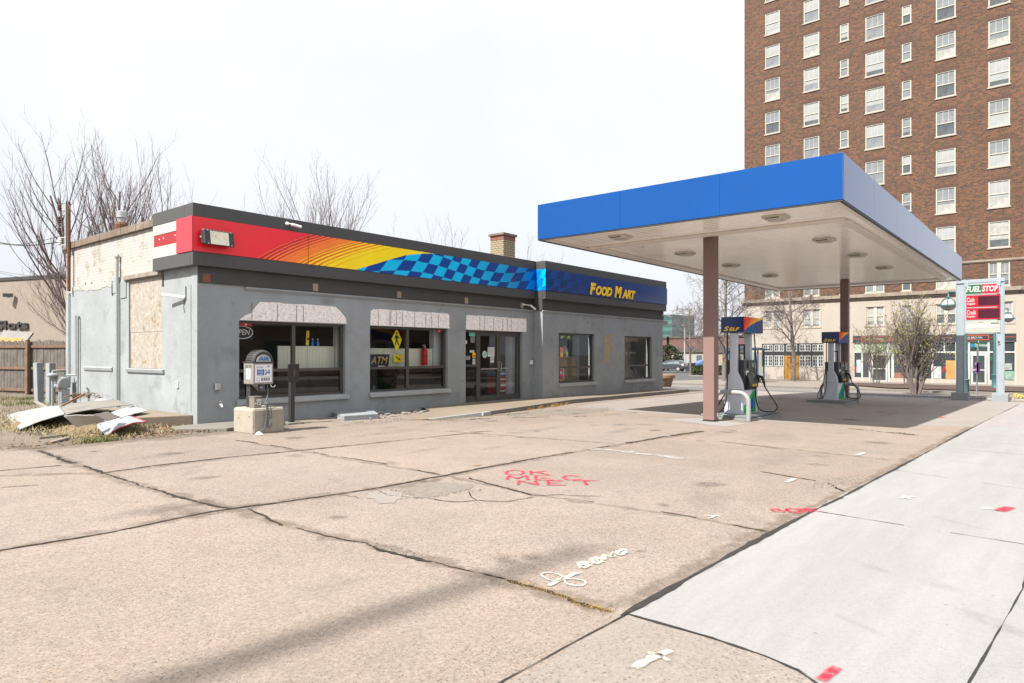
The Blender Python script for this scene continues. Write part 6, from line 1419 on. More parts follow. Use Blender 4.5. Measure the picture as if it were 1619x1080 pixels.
def gy_(r):
    c = r.choice([(4.7, 13.2, .35), (6.2, 22.5, .6), (5.3, 25.5, 1.6), (3.5, 25, 1.5), (4.2, 22.5, 1.2), (6.8, 24.4, .5)]); a = r.gauss(c[0], c[2] * .6); b = r.gauss(c[1], c[2] * .6); return a, max(b, 13.05), gz(a, max(b, 13.05))
tufts(m, gy_, 2600, .04, .12, 2); o = m.build('green_grass', GREENG, normals=False); o['kind'] = 'stuff'; tag(o, 'green grass blades among the dry ones')
def onheap(r):
    q = r.uniform(0, 6.283); k = math.sqrt(r.random()); x = 5.6 + 1.6 * k * math.cos(q); y = 16.4 + 3.3 * k * math.sin(q); y = max(y, 13.2); return x, y, gz(x, y) + .24 * max(0, 1 - k) + .0
m = MB(); tufts(m, onheap, 5200, .02, .10, 3, lean=2.2, w=.008); o = m.build('straw', STRAW, normals=False); o['kind'] = 'stuff'; tag(o, 'loose straw on the debris heap')
def leaves_at(m, fn, n, seed, s0=.015, s1=.035):
    r = random.Random(seed)
    for i in range(n):
        x, y, z = fn(r); s = r.uniform(s0, s1); q = r.uniform(0, 6.28); dz = [r.uniform(-.3, .6) * s for _ in range(4)]
        m.add([(x + s * math.cos(q + k * 1.57) * (1 if k % 2 else .5), y + s * math.sin(q + k * 1.57) * (1 if k % 2 else .5), z + .012 + s * .4 + dz[k]) for k in range(4)], [(0, 1, 2, 3)])
m = MB(); leaves_at(m, lambda r: (r.uniform(5.6, 8.0), 13.05 + abs(r.gauss(0, .5)), .02), 420, 4); leaves_at(m, lambda r: (lambda x, y: (x, y, gz(x, y) + .40 + .12 * math.exp(-((x - 6.2) ** 2 + (y - 18.5) ** 2) / .2) * r.random()))(r.gauss(6.2, .22), r.gauss(18.5, .35)), 300, 5, .02, .05); leaves_at(m, lambda r: (r.uniform(3.2, 7), 12.95 + abs(r.gauss(0, .35)), .02), 500, 6); leaves_at(m, lambda r: (r.uniform(2, 6.5), r.uniform(22, 26), .17), 350, 7)
o = m.build('fallen_leaves', LEAFDRY, normals=False); o['kind'] = 'stuff'; tag(o, 'brown fallen leaves against the wall and on the heap')
# weeds and dry grass in the joints and along the kerb
def along(pts, sp):
    def f(r):
        i = r.randrange(len(pts) - 1); u = r.random(); a, b = pts[i], pts[i + 1]; x = a[0] + (b[0] - a[0]) * u + r.gauss(0, sp); y = a[1] + (b[1] - a[1]) * u + r.gauss(0, sp); return x, y, gz(x, y) + .012
    return f
m = MB(); tufts(m, along([(3.55, 2.95), (3.55, 2.6), (3.5, 2.3), (3.52, 2.12)], .018), 500, .006, .022, 5, lean=3, w=.002); [tufts(m, along([(x, 11.93 + (x - 15.3) * .187), (x + .35, 11.99 + (x - 15.3) * .187)], .035), n, .02, .12, 60 + n, lean=.9) for x, n in ((15.3, 60), (15.9, 150), (16.5, 40), (16.9, 210), (17.3, 70), (17.7, 45))]
tufts(m, along([(36.2, 1.8), (37.5, 4.5)], .3), 200, .05, .2, 8)
o = m.build('dry_weeds', M('golden_weed', (.50, .31, .09), .9, var=.3, scale=7), normals=False); o['kind'] = 'stuff'; tag(o, 'golden dry weeds along the walk kerb and in the joints')
m = MB(); tufts(m, along([(11.3, 11.65), (12.9, 11.5), (14.6, 11.3)], .07), 900, .006, .03, 9, lean=1.2, w=.005); tufts(m, along([(12.9, 6.08), (13.7, 6.05)], .03), 250, .004, .02, 10, w=.004); tufts(m, along([(5.97, 2.12), (5.96, 2.03)], .015), 80, .004, .015, 11, w=.003); tufts(m, along([(16.5, 2.9), (16.2, 2.5)], .05), 150, .01, .03, 12)
o = m.build('moss', M('moss_green', (.10, .11, .03), .95, var=.4, scale=9), normals=False); o['kind'] = 'stuff'; tag(o, 'low moss along the ramp edge and in the joints')

# neighbouring building with the Slots sign
nb = thing('tan_building', (12.4, 47.5, .2), 'low tan building behind the fence with black Slots lettering', 'building')
A = PD(-90, 437, 42.5); B_ = PD(170, 441.5, 37.5); d = Vector((B_.x - A.x, B_.y - A.y, 0)); ln = d.length; d.normalize(); nrm = Vector((d.y, -d.x, 0)); nrm = nrm if nrm.dot(Vector((A.x, A.y, 0))) < 0 else -nrm
def nq(m, s0, s1, o0, o1, z0, z1):
    Q = [A + d * s + nrm * o for s, o in ((s0, o0), (s1, o0), (s1, o1), (s0, o1))]; m.add([(p.x, p.y, z0) for p in Q] + [(p.x, p.y, z1) for p in Q], [(0, 3, 2, 1), (4, 5, 6, 7), (0, 1, 5, 4), (1, 2, 6, 5), (2, 3, 7, 6), (3, 0, 4, 7)])
one('wall', TANWALL, lambda m: nq(m, 0, ln, -8, 0, -.3, 5.85), nb); one('roof_edge', DARKTRIM, lambda m: nq(m, -.05, ln + .05, -8.05, .06, 5.86, 6.05), nb)
one('gable_trim', M('gable_grey', (.30, .29, .28), .7), lambda m: m.add([tuple(A + d * s + nrm * .05)[:2] + (z,) for s, z in ((4.4, 1.6), (6.9, 1.6), (8.2, 2.75), (5.7, 2.95))] + [tuple(A + d * s + nrm * .005)[:2] + (z,) for s, z in ((4.4, 1.6), (6.9, 1.6), (8.2, 2.75), (5.7, 2.95))], [(0, 1, 2, 3), (0, 4, 5, 1), (1, 5, 6, 2), (2, 6, 7, 3), (3, 7, 4, 0)]), nb)
one('awning', M('yellow_awning', (.46, .30, .10), .7), lambda m: m.add([tuple(A + d * s + nrm * o)[:2] + (z,) for s, o, z in ((4.6, .07, 1.5), (6.6, .07, 1.5), (7.4, .07, 2.45), (5.4, .07, 2.5))], [(0, 1, 2, 3)]), nb)
P0 = A + d * 5.1 + nrm * .03; text_obj('lettering', 'Slots', DARKTRIM, (P0.x, P0.y, 2.98), tuple(d), (0, 0, 1), .52, nb, width=2.75, offset=.02, extrude=.08, label='black letters reading Slots')
wl = thing('wall_lamp', tuple(PD(9, 467, 40.2)), 'small dark lamp high on the tan wall', 'wall lamp'); c = PD(9, 467, 40.0); one('lamp_hood', DARKTRIM, lambda m: m.prism([(c.x - .2, c.y - .2), (c.x + .25, c.y - .45), (c.x + .3, c.y - .2), (c.x - .1, c.y)], 'z', c.z - .1, c.z + .1), wl); one('lens', LAMPGL, lambda m: m.box(c.x - .1, c.y - .3, c.z - .14, c.x + .15, c.y - .15, c.z - .101), wl)
# wires to the service mast
def wire(pts, rr, label):
    P = [Vector(p) for p in pts]; Q = []
    for i in range(len(P) - 1):
        for k in range(10):
            u = k / 10; q = P[i].lerp(P[i + 1], u); q.z -= .25 * math.sin(math.pi * u); Q.append(q)
    Q.append(P[-1]); t = tubeo('overhead_wire', DARKSTEEL, Q, rr, None, n=5); tag(t, label, 'wire', 'wires to the shop service mast')
e0 = Vector((6.6, 21.4, 4.6))
wire([e0, PD(-60, 362, 19)], .016, 'thick dark service wire reaching the lowest insulator'); wire([Vector((6.6, 21.42, 4.75)), PD(-60, 372, 20)], .007, 'thin wire just under the thick service wire'); wire([Vector((6.7, 21.6, 3.6)), PD(-60, 405, 24)], .007, 'thin wire reaching the rear corner below the mast'); wire([PD(100, 436, 33), PD(-60, 412, 30)], .007, 'thin wire crossing in front of the tan roof edge')

# ================================================================== TREES
def rot_about(v, ax, a): return Matrix.Rotation(a, 3, ax) @ v
def grow(mbs, p, d, L_, r0, lev, cfg, r):
    seg = cfg['seg'][lev]; pts = [p.copy()]; rad = [r0]; tip = cfg['tip'][lev]
    for i in range(seg):
        j = Vector((r.gauss(0, 1), r.gauss(0, 1), r.gauss(0, 1))) * cfg['wig'][lev]
        d = (d + Vector((0, 0, cfg['trop'][lev])) + j).normalized(); p = p + d * (L_ / seg); pts.append(p.copy()); rad.append(r0 + (r0 * tip - r0) * (i + 1) / seg)
    mb = mbs[0] if lev < cfg.get('trunk_levels', 1) else mbs[1]
    mb.tube(pts, rad, (10, 6, 4, 3, 3)[lev], cap=lev < 2)
    if lev + 1 >= cfg['levels']:
        if 'bud' in cfg:
            for q in pts[1:]:
                if r.random() < cfg['bud']:
                    s = r.uniform(.02, .055); a, b = Vector((r.gauss(0, 1), r.gauss(0, 1), r.gauss(0, 1))).normalized() * s, Vector((r.gauss(0, 1), r.gauss(0, 1), r.gauss(0, 1))).normalized() * s
                    mbs[2].add([q - a, q + b, q + a, q - b], [(0, 1, 2, 3)])
        return
    n = cfg['n'][lev]; n = max(1, int(round(n * r.uniform(.8, 1.2)))); g0 = r.uniform(0, 6.28)
    for k in range(n):
        u = cfg['t0'][lev] + (1 - cfg['t0'][lev]) * (k + r.random() * .8) / n; u = min(u, .98); f = u * seg; i = min(int(f), seg - 1); q = pts[i].lerp(pts[i + 1], f - i); dd = (pts[i + 1] - pts[i]).normalized()
        side = rot_about(dd.orthogonal().normalized(), dd, g0 + k * 2.4 + r.uniform(-.5, .5)); a = cfg['ang'][lev] * r.uniform(.75, 1.25)
        nd = (dd * math.cos(a) + side * math.sin(a)).normalized()
        rr = (rad[i] + (rad[i + 1] - rad[i]) * (f - i)) * cfg['rr'][lev]
        grow(mbs, q, nd, L_ * cfg['lr'][lev] * (1.15 - cfg['fall'][lev] * u) * r.uniform(.75, 1.2), max(rr, cfg['rmin']), lev + 1, cfg, r)
def tree(loc, h, r0, cfg, label, seed, bark, twig, group=None, name='bare_tree', stems=1, spread=0, cat='tree'):
    t = thing(name, loc, label, cat, group=group); r = random.Random(seed); mbs = [MB(), MB(), MB()]
    for s in range(stems):
        q = 2 * math.pi * s / max(1, stems) + r.uniform(-.4, .4); d = Vector((math.cos(q) * spread * r.uniform(.5, 1.2), math.sin(q) * spread * r.uniform(.5, 1.2), 1)).normalized()
        grow(mbs, Vector(loc) + Vector((math.cos(q), math.sin(q), 0)) * (.12 if stems > 1 else 0) - Vector((0, 0, .15)), d, h * (r.uniform(.8, 1.1) if stems > 1 else 1), r0 * (r.uniform(.7, 1.1) if stems > 1 else 1), 0, cfg, r)
    mbs[0].build('trunk', bark, t, smooth=True, normals=False); mbs[1].build('crown', twig, t, normals=False)
    if mbs[2].v: mbs[2].build('buds', BUD, t, normals=False)
    return t
WHIP = dict(levels=4, seg=[7, 6, 5, 4], tip=[.35, .25, .3, .4], wig=[.05, .05, .05, .06], trop=[.07, .16, .2, .15], n=[8, 6, 3, 0], t0=[.25, .15, .15, 0], ang=[.62, .5, .45, .4], lr=[.58, .48, .45, .4], fall=[.55, .45, .3, 0], rr=[.62, .55, .6, .6], rmin=.0055)
STREET = dict(levels=5, seg=[7, 6, 5, 4, 3], tip=[.3, .25, .3, .4, .5], wig=[.03, .08, .10, .10, .1], trop=[.03, .03, .02, .0, 0], n=[16, 7, 5, 4, 0], t0=[.30, .2, .2, .2, 0], ang=[.95, .7, .65, .6, .5], lr=[.50, .5, .5, .5, .4], fall=[.65, .5, .3, .2, 0], rr=[.45, .5, .55, .6, .6], rmin=.012)
SHRUB = dict(levels=4, seg=[7, 5, 4, 3], tip=[.25, .3, .35, .5], wig=[.05, .07, .08, .08], trop=[.035, .09, .09, .05], n=[11, 6, 4, 0], t0=[.22, .2, .15, 0], ang=[.42, .42, .45, .4], lr=[.46, .48, .5, .4], fall=[.6, .4, .3, 0], rr=[.55, .55, .6, .6], rmin=.006, bud=.30)
g1 = 'bare trees behind the shop'
tree((12.8, 36.5, .4), 9.4, .11, WHIP, 'tall bare tree fanning up behind the left end of the shop', 11, BARK, TWIG, g1, stems=6, spread=.34)
tree((14.0, 33.6, .4), 8.6, .10, WHIP, 'tall bare tree above the red end of the fascia', 23, BARK, TWIG, g1, stems=6, spread=.32)
tree((11.9, 31.8, .3), 5.2, .04, WHIP, 'low sprawling bare tree between the fence and the shop corner', 5, BARK, TWIG, g1, stems=6, spread=.85)
tree((19.9, 29.5, .2), 7.9, .10, WHIP, 'bare tree rising behind the middle of the striped band', 31, BARK, TWIG, g1, stems=9, spread=.34)
tree((26.3, 27.9, -.1), 6.9, .08, WHIP, 'small bare treetop left of the chimney', 47, BARK, TWIG, g1, stems=5, spread=.24)
tree((33.5, 25.5, -.4), 6.2, .08, WHIP, 'bare twig tips just above the roof edge near the chimney', 49, BARK, TWIG, g1, stems=3, spread=.3)
g2 = 'bare street trees beyond the canopy'
tree((59.0, 17.9, -.85), 8.6, .19, STREET, 'bare street tree with a pale trunk in front of the wooden door', 3, BARK2, BARK, g2)
tree((54.4, 22.0, -.9), 9.6, .21, STREET, 'bare street tree behind the nearer canopy column', 8, BARK2, BARK, g2)
tree((80.8, 37.0, -.8), 7.6, .16, STREET, 'small bare tree beside the slate car', 15, BARK2, BARK, g2)
tree((88, 36.5, -.8), 7.0, .15, STREET, 'bare tree behind the clipped hedge', 19, BARK2, BARK, g2)
g3 = 'budding shrubs along the side street'
tree((55.6, 11.0, -.75), 3.8, .06, SHRUB, 'smaller budding shrub in front of the left shop windows', 4, BARK2, BARK, g3, name='budding_shrub', stems=6, spread=.30, cat='shrub')
tree((53.6, 8.7, -.75), 3.6, .06, SHRUB, 'budding shrub half hidden behind the largest one', 6, BARK2, BARK, g3, name='budding_shrub', stems=5, spread=.3, cat='shrub')
tree((39.6, 6.05, -.5), 3.9, .085, SHRUB, 'largest budding shrub with many dark stems left of the price sign', 9, BARK, BARK, g3, name='budding_shrub', stems=9, spread=.26, cat='shrub')

# ================================================================== THE TALL APARTMENT BLOCK
BA = R_(88.24); _d = ray(1177, 559); BO = Vector((_d[0] * 65.8, _d[1] * 65.8, 0)); BSX, BSY = -math.cos(BA), -math.sin(BA)
def BF(px, py):
    d = ray(px, py); det = d[0] * (-BSY) + d[1] * BSX; t = (BO.x * (-BSY) + BO.y * BSX) / det
    return ((t * d[0] - BO.x) * BSX + (t * d[1] - BO.y) * BSY, H + d[2] * t)
apt = thing('apartment_building', (BO.x, BO.y, 0), 'tall brown brick apartment block on a pale stone base with street level shops', 'apartment building', rz=math.atan2(BSY, BSX))
LOC = dict(local=True)
COLS = [(2.0, 3.36, 'L'), (5.51, 6.87, 'L'), (8.61, 9.31, 'S'), (10.65, 12.12, 'L'), (13.44, 14.13, 'S'), (15.88, 17.24, 'L'), (19.39, 20.76, 'L')]
ops = []; wins = []
for ci, (a, b, k) in enumerate(COLS):
    for row in range(10):
        zt = 11.78 + 3.12 * row; zb = zt - (2.05 if k == 'L' else 1.5)
        dep = 65.8 - .69 * a
        ops.append((a, b, zb, zt))
        if zb < 1.55 + 559 / 1079 * dep + 1.2 and a < 23: wins.append((a, zb, b - a, zt - zb, k))
    ops.append((a, b, 6.78, 8.62)); wins.append((a, 6.78, b - a, 1.84, 'P' if k == 'L' else 'S'))
m = MB(); wall_open(m, 'x', 0, 23.4, 6.70, 42, 0, .35, ops); m.box(.002, .352, 6.70, .35, 17, 42); m.box(23.05, .352, -1.1, 23.4, 17, 42); m.build('brick_wall', APTBRICK, apt, **LOC)
one('belt_course', STONED, lambda m: (m.box(-.1, -.10, 8.70, 23.5, .05, 8.86), m.box(-.08, -.06, 8.64, 23.48, .05, 8.699)), apt, bevel=.02, **LOC)
# stone base
SROW = [(2.0, 3.5), (5.54, 6.95), (8.7, 9.35), (10.75, 12.12), (13.49, 14.14), (15.88, 17.3), (19.65, 20.95)]
s_sh0, s_sh1 = BF(1349, 560)[0], BF(1607, 560)[0]
bops = [(a, b, 3.95, 5.53) for a, b in SROW] + [(1.72, 7.26, .31, 2.47), (3.77, 5.13, -1.0, .31), (s_sh0, s_sh1, -1.0, 3.08)]
m = MB(); wall_open(m, 'x', 0, 23.4, -1.15, 6.10, -.06, .35, bops); m.box(.002, .352, -1.15, .30, 17, 6.10); m.build('stone_base', STONE, apt, **LOC)
for a, b in SROW: wins.append((a, 3.95, b - a, 1.58, 'P' if b - a > 1 else 'S'))
m = MB()
for i in range(12):
    a = -.28 if i == 0 else i * 2.0; m.box(a + .006, -.34, 6.36, i * 2 + 1.994, .3, 6.66); m.box(a + .1 * (i == 0) + .006, -.20, 6.20, i * 2 + 1.994, .3, 6.355); m.box(max(a, -.14) + .006, -.12, 6.102, i * 2 + 1.994, .3, 6.198)
m.build('cornice', STONED, apt, bevel=.02, **LOC)
# windows: one of each kind with panes and sill, then copies
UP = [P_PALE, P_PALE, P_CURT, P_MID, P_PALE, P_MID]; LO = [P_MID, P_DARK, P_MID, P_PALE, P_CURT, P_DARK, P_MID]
protos = {}; rw = random.Random(21); used = {}
def win_proto(w, h, k, zone):
    f = .085; m = MB(); y0, y1 = .02, .12
    xs = [0, w] if k != 'P' else [0, w * .5, w]
    m.box(0, y0, 0, f, y1, h); m.box(w - f, y0, 0, w, y1, h); m.box(f, y0, 0, w - f, y1, f * .8); m.box(f, y0, h - f * .8, w - f, y1, h)
    lights = []
    if k == 'P':
        m.box(w / 2 - .13, y0 - .03, f * .8, w / 2 + .13, y1, h - f * .8); lights = [(f, w / 2 - .13), (w / 2 + .13, w - f)]
    else: lights = [(f, w - f)]
    mid = h * .5
    for a, b in lights:
        m.box(a, y0 + .015, mid - .035, b, y1, mid + .035)
        nm = 2 if (k == 'L') else (1 if k == 'P' else 0)
        for j in range(nm):
            x = a + (b - a) * (j + 1) / (nm + 1); m.box(x - .016, y0 + .03, mid + .036, x + .016, y1 - .02, h - f * .8)
    fr = m.build('window', WINFRAME, apt, **LOC)
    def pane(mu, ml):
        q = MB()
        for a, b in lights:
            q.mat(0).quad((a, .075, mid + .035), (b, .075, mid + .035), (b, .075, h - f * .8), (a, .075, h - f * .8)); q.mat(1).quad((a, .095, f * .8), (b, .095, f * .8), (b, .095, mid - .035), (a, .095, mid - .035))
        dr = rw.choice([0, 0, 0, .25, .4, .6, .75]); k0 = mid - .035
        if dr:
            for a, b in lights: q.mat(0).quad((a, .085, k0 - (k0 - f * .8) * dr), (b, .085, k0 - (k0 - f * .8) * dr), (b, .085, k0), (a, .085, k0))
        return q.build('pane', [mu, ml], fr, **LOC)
    variants = []
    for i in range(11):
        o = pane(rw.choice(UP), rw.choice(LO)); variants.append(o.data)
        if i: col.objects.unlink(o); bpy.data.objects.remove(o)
    if zone == 'stone':
        MB().box(-.14, -.08, -.13, w + .14, -.0405, -.005).build('sill', STONE, fr, bevel=.01, **LOC)
        q = MB(); q.box(-.14, -.07, h + .005, w + .14, -.0405, h + .13); q.box(-.13, -.06, 0, -.003, -.0405, h); q.box(w + .003, -.06, 0, w + .13, -.0405, h); q.build('surround', STONE, fr, bevel=.01, **LOC)
    else: MB().box(-.07, -.07, -.10, w + .07, .12, -.003).build('sill', STONE, fr, **LOC)
    if zone == 'high': MB().box(-.12, -.012, h + .002, w + .12, .04, h + .24).build('brick_head', APTBRICK2, fr, **LOC)
    return fr, variants
for (a, zb, w, h, k) in wins:
    zone = 'stone' if zb < 5 else ('high' if zb > 9 else 'mid'); key = (round(w, 2), round(h, 2), k, zone)
    if key not in protos:
        fr, va = win_proto(w, h, k, zone); protos[key] = (fr, va); c = fr
    else:
        fr, va = protos[key]; c = copy_tree(fr, apt)
    c.location = (a, .0 if zb > 6 else -.02, zb)
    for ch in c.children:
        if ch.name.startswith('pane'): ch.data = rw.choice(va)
# black timber pub front with a golden wooden door
m = MB(); wall_open(m, 'x', 1.73, 7.25, .315, 2.465, .02, .14, [(x0, x1, z0, z1) for x0, x1 in ((1.81, 2.73), (2.84, 3.75), (5.15, 6.13), (6.28, 7.22)) for z0, z1 in ((.36, 1.36), (1.75, 2.38))] + [(3.98, 4.93, 1.75, 2.38), (3.78, 5.12, .315, 1.36)])
pf = m.build('pub_front', BLACKWOOD, apt, label='black timber front with small paned windows', **LOC)
for x0, x1 in ((1.81, 2.73), (2.84, 3.75), (5.15, 6.13), (6.28, 7.22), (3.98, 4.93)):
    for z0, z1, nr in ((.36, 1.36, 3), (1.75, 2.38, 2)):
        if x0 == 3.98 and nr == 3: continue
        m = MB(); xm = (x0 + x1) / 2
        for xa, xb in ((x0, xm - .004), (xm + .004, x1)):
            m.box(xa, .0, z0, xa + .06, .06, z1); m.box(xb - .06, .0, z0, xb, .06, z1); m.box(xa + .06, 0, z0, xb - .06, .06, z0 + .07); m.box(xa + .06, 0, z1 - .07, xb - .06, .06, z1); m.box((xa + xb) / 2 - .02, .01, z0 + .07, (xa + xb) / 2 + .02, .05, z1 - .07)
            for j in range(1, nr):
                z = z0 + (z1 - z0) * j / nr; m.box(xa + .06, .012, z - .018, xb - .06, .048, z + .018)
        w = m.build('pub_window', SIGNWHT, apt, **LOC); MB().quad((x0 + .03, .04, z0 + .03), (x1 - .03, .04, z0 + .03), (x1 - .03, .04, z1 - .03), (x0 + .03, .04, z1 - .03)).build('pane', P_SHOP, w, **LOC)
m = MB(); m.box(3.79, .0, -.98, 4.08, .12, 1.36); m.box(4.82, .0, -.98, 5.11, .12, 1.36); m.box(4.081, 0, 1.22, 4.819, .12, 1.36); df = m.build('door_surround', DOORWOOD, apt, **LOC)
m = MB(); m.box(4.085, .06, -.97, 4.815, .12, .62); m.box(4.085, .06, .62, 4.32, .12, 1.21); m.box(4.58, .06, .62, 4.815, .12, 1.21); m.box(4.32, .06, 1.12, 4.58, .12, 1.21)
dr_ = m.build('wooden_door', DOORWOOD, apt, **LOC)
MB().box(4.32, .09, .62, 4.58, .10, 1.12).build('pane', P_SHOP, dr_, **LOC); m = MB(); m.box(4.44, .07, .62, 4.46, .088, 1.12); m.box(4.32, .07, .78, 4.58, .088, .80); m.box(4.32, .07, .95, 4.58, .088, .97); m.build('glazing_bar', DOORWOOD, dr_, **LOC); MB().lathe([(.03, .02), (.035, .05)], (4.74, 0, .05), 8, 'y').build('knob', GALV, dr_, **LOC)
# shops to the right: navy sign band, transoms, plate glass, doors
sb_ = MB().box(s_sh0, -.10, 2.53, s_sh1, .10, 3.075).build('sign_band', SIGNNAVY, apt, label='navy sign band with orange lines', **LOC)
def SB(px): return BF(px, 560)[0]
m = MB()
for a, b in ((SB(1349), SB(1361)), (SB(1415), SB(1508)), (SB(1566), SB(1606))): m.box(a, -.112, 2.80, b, -.1015, 2.83)
m.build('orange_line', SIGNORA, sb_, **LOC)
def signbox(a, b, arrow):
    m = MB(); z0, z1 = 2.60, 2.99; m.box(a, -.13, z0, b, -.1015, z0 + .05); m.box(a, -.13, z1 - .05, b, -.1015, z1); m.box(a, -.13, z0 + .051, a + .05, -.1015, z1 - .051); m.box(b - .05, -.13, z0 + .051, b, -.1015, z1 - .051)
    if arrow: m.prism([(b + .003, z0), (b + .28, (z0 + z1) / 2), (b + .003, z1)], 'y', -.13, -.102)
    m.build('orange_border', SIGNORA, sb_, **LOC)
a1, b1 = SB(1362), SB(1407); signbox(a1, b1, True); m = MB(); r = random.Random(2); x = a1 + .45
for i in range(11): w = r.uniform(.05, .10); m.box(x, -.106, 2.73, x + w, -.1015, 2.86); x += w + .035
m.build('worn_lettering', M('worn_print', (.3, .29, .28), .6), sb_, **LOC)
a2, b2 = SB(1512.5), SB(1564); signbox(a2, b2, False)
text_obj('lettering', 'ORD-BROWN', SIGNWHT, (SB(1524.5), -.102, 2.72), (1, 0, 0), (0, 0, 1), .16, sb_, width=SB(1553) - SB(1524.5), offset=.01, local=True)
WHF = M('white_shop_frame', (.70, .70, .68), .5)
posts = [1349.5, 1363, 1375, 1405.5, 1436, 1474, 1512, 1532, 1563, 1606]
m = MB(); S0 = [SB(p) for p in posts]
for s in S0: m.box(s - .07, .0, -.99, s + .07, .12, 2.525)
for a, b in zip(S0, S0[1:]): m.box(a + .071, .005, 1.60, b - .071, .115, 1.72); m.box(a + .071, .005, 2.43, b - .071, .115, 2.525)
m.box(SB(1493) - .05, .005, 1.721, SB(1493) + .05, .11, 2.429)
shopf = m.build('shop_frame', WHF, apt, **LOC)
doors = {2: 1, 7: 1}
for i, (a, b) in enumerate(zip(S0, S0[1:])):
    tm = P_GREEN if i < 5 else P_SHOP
    MB().quad((a + .07, .07, 1.72), (b - .07, .07, 1.72), (b - .07, .07, 2.43), (a + .07, .07, 2.43)).build('transom', tm, shopf, **LOC)
    if i in doors:
        m = MB(); x0, x1 = a + .12, b - .12; m.box(x0, .03, -.97, x0 + .14, .10, 1.55); m.box(x1 - .14, .03, -.97, x1, .10, 1.55); m.box(x0 + .141, .03, -.97, x1 - .141, .10, -.72); m.box(x0 + .141, .03, 1.38, x1 - .141, .10, 1.55); m.box(x0 + .141, .035, .22, x1 - .141, .095, .30)
        d = m.build('shop_door', WHF, apt, **LOC); MB().quad((x0 + .14, .07, -.72), (x1 - .14, .07, -.72), (x1 - .14, .07, 1.38), (x0 + .14, .07, 1.38)).build('pane', P_SHOP, d, **LOC); MB().tube([(x0 + .07, .02, .1), (x0 + .07, -.04, .1), (x0 + .07, -.04, .5), (x0 + .07, .02, .5)], .015, 6).build('handle', GALV, d, **LOC)
    else:
        MB().quad((a + .07, .07, -.50), (b - .07, .07, -.50), (b - .07, .07, 1.60), (a + .07, .07, 1.60)).build('plate_glass', P_SHOP, shopf, **LOC)
        MB().box(a + .071, -.02, -1.0, b - .071, .118, -.505).build('stall_riser', STONE if i != 6 else WHF, shopf, **LOC)
def inshop(px0, px1, z0, z1, mat, name, label=None, y=.055):
    return MB().box(SB(px0), y, z0, SB(px1), y + .01, z1).build(name, mat, shopf, label=label, **LOC)
inshop(1495, 1510, -.48, 1.0, M('golden_room', (.34, .19, .06), .5, var=.3, scale=2), 'wood_panel', 'golden wood panel inside the shop window'); inshop(1476, 1488, -.48, .5, M('pale_display', (.34, .36, .36), .4, var=.3), 'display_board'); inshop(1409, 1413, -.48, 1.58, M('pale_curtain', (.42, .46, .42), .5), 'curtain'); inshop(1413, 1433, -.48, -.05, M('red_brown_display', (.22, .10, .06), .5, var=.5, scale=3), 'display_board'); inshop(1432.5, 1435, -.48, 1.58, M('pale_curtain2', (.42, .46, .42), .5), 'curtain')  # golden tone is the wood panel's own colour
inshop(1589, 1604, -.45, .2, M('green_display', (.16, .26, .2), .4, var=.5, scale=4), 'display_board'); inshop(1588, 1600, .3, .8, M('grey_display', (.22, .24, .22), .4, var=.5, scale=4), 'display_board'); inshop(1349.8, 1354, .0, .42, REDEXT, 'red_poster'); inshop(1565, 1569, 1.0, 1.35, SIGNGRN, 'green_poster'); inshop(1354, 1361, -.1, 1.0, M('pale_clothes', (.34, .40, .42), .5, var=.3, scale=3), 'display_board')
m = MB(); a = SB(1493); m.prism([(a - .16, .05), (a - .09, .05), (a, .35), (a + .09, .05), (a + .16, .05), (a + .05, .48), (a - .05, .48)], 'y', .05, .06); m.build('red_letter_stand', REDEXT, shopf, **LOC)

# ================================================================== STREET FURNITURE
def lamp_post(base, top, arm_dir, arm, label):
    t = thing('street_lamp', base, label, 'street lamp', group='teal street lamps'); b = Vector(base); ad = Vector(arm_dir).normalized()
    one('post', TEAL, lambda m: m.lathe([(.24, b.z), (.24, b.z + .12), (.17, b.z + .22), (.17, b.z + .9), (.20, b.z + .95), (.13, b.z + 1.0), (.10, b.z + 2.6), (.085, top + .35), (.05, top + .4), (.08, top + .5), (.0, top + .62)], (b.x, b.y, 0), 14), t, smooth=True)
    e = b + ad * arm; e.z = top; s = Vector((b.x, b.y, top))
    tubeo('arm', TEAL, [s, s.lerp(e, .5), e], .04, t); tubeo('arm_brace', TEAL, [Vector((b.x, b.y, top - .35)), s.lerp(e, .45) - Vector((0, 0, .14)), s.lerp(e, .8)], .022, t)
    one('hanger', TEAL, lambda m: m.lathe([(.03, top), (.04, top - .18), (.09, top - .24), (.05, top - .28)], (e.x, e.y, 0), 12), t, smooth=True)
    zc = top - .62; m = MB()
    for k in range(3):
        a = k * math.pi / 3; m.tube([(e.x + .33 * math.cos(q) * math.cos(a), e.y + .33 * math.cos(q) * math.sin(a), zc + .36 * math.sin(q)) for q in [i * math.pi / 12 for i in range(13)]], .018, 5)
    m.lathe([(.33, zc - .03), (.36, zc - .03), (.36, zc + .04), (.33, zc + .04)], (e.x, e.y, 0), 20); m.build('cage', TEAL, t)
    one('globe', LAMPGL, lambda m: m.lathe([(.0, zc - .24), (.16, zc - .2), (.27, zc - .12), (.31, zc), (.27, zc + .14), (.16, zc + .25), (.04, zc + .3)], (e.x, e.y, 0), 18), t, smooth=True)
lamp_post((37.2, 3.72, -.6), 4.35, (-.6, .75, 0), .75, 'teal street lamp with its lantern left of the price sign')
lamp_post((52.3, 3.65, -.75), 4.35, (.5, -.85, 0), .75, 'teal street lamp with its lantern right of the price sign')
ss = thing('street_name_sign', (40.0, 3.5, -.55), 'green street name sign on a thin post above an edge-on stop sign', 'street sign'); sx, sy = 40.0, 3.55
P = lambda px, py: PX(px, py, 39.97)
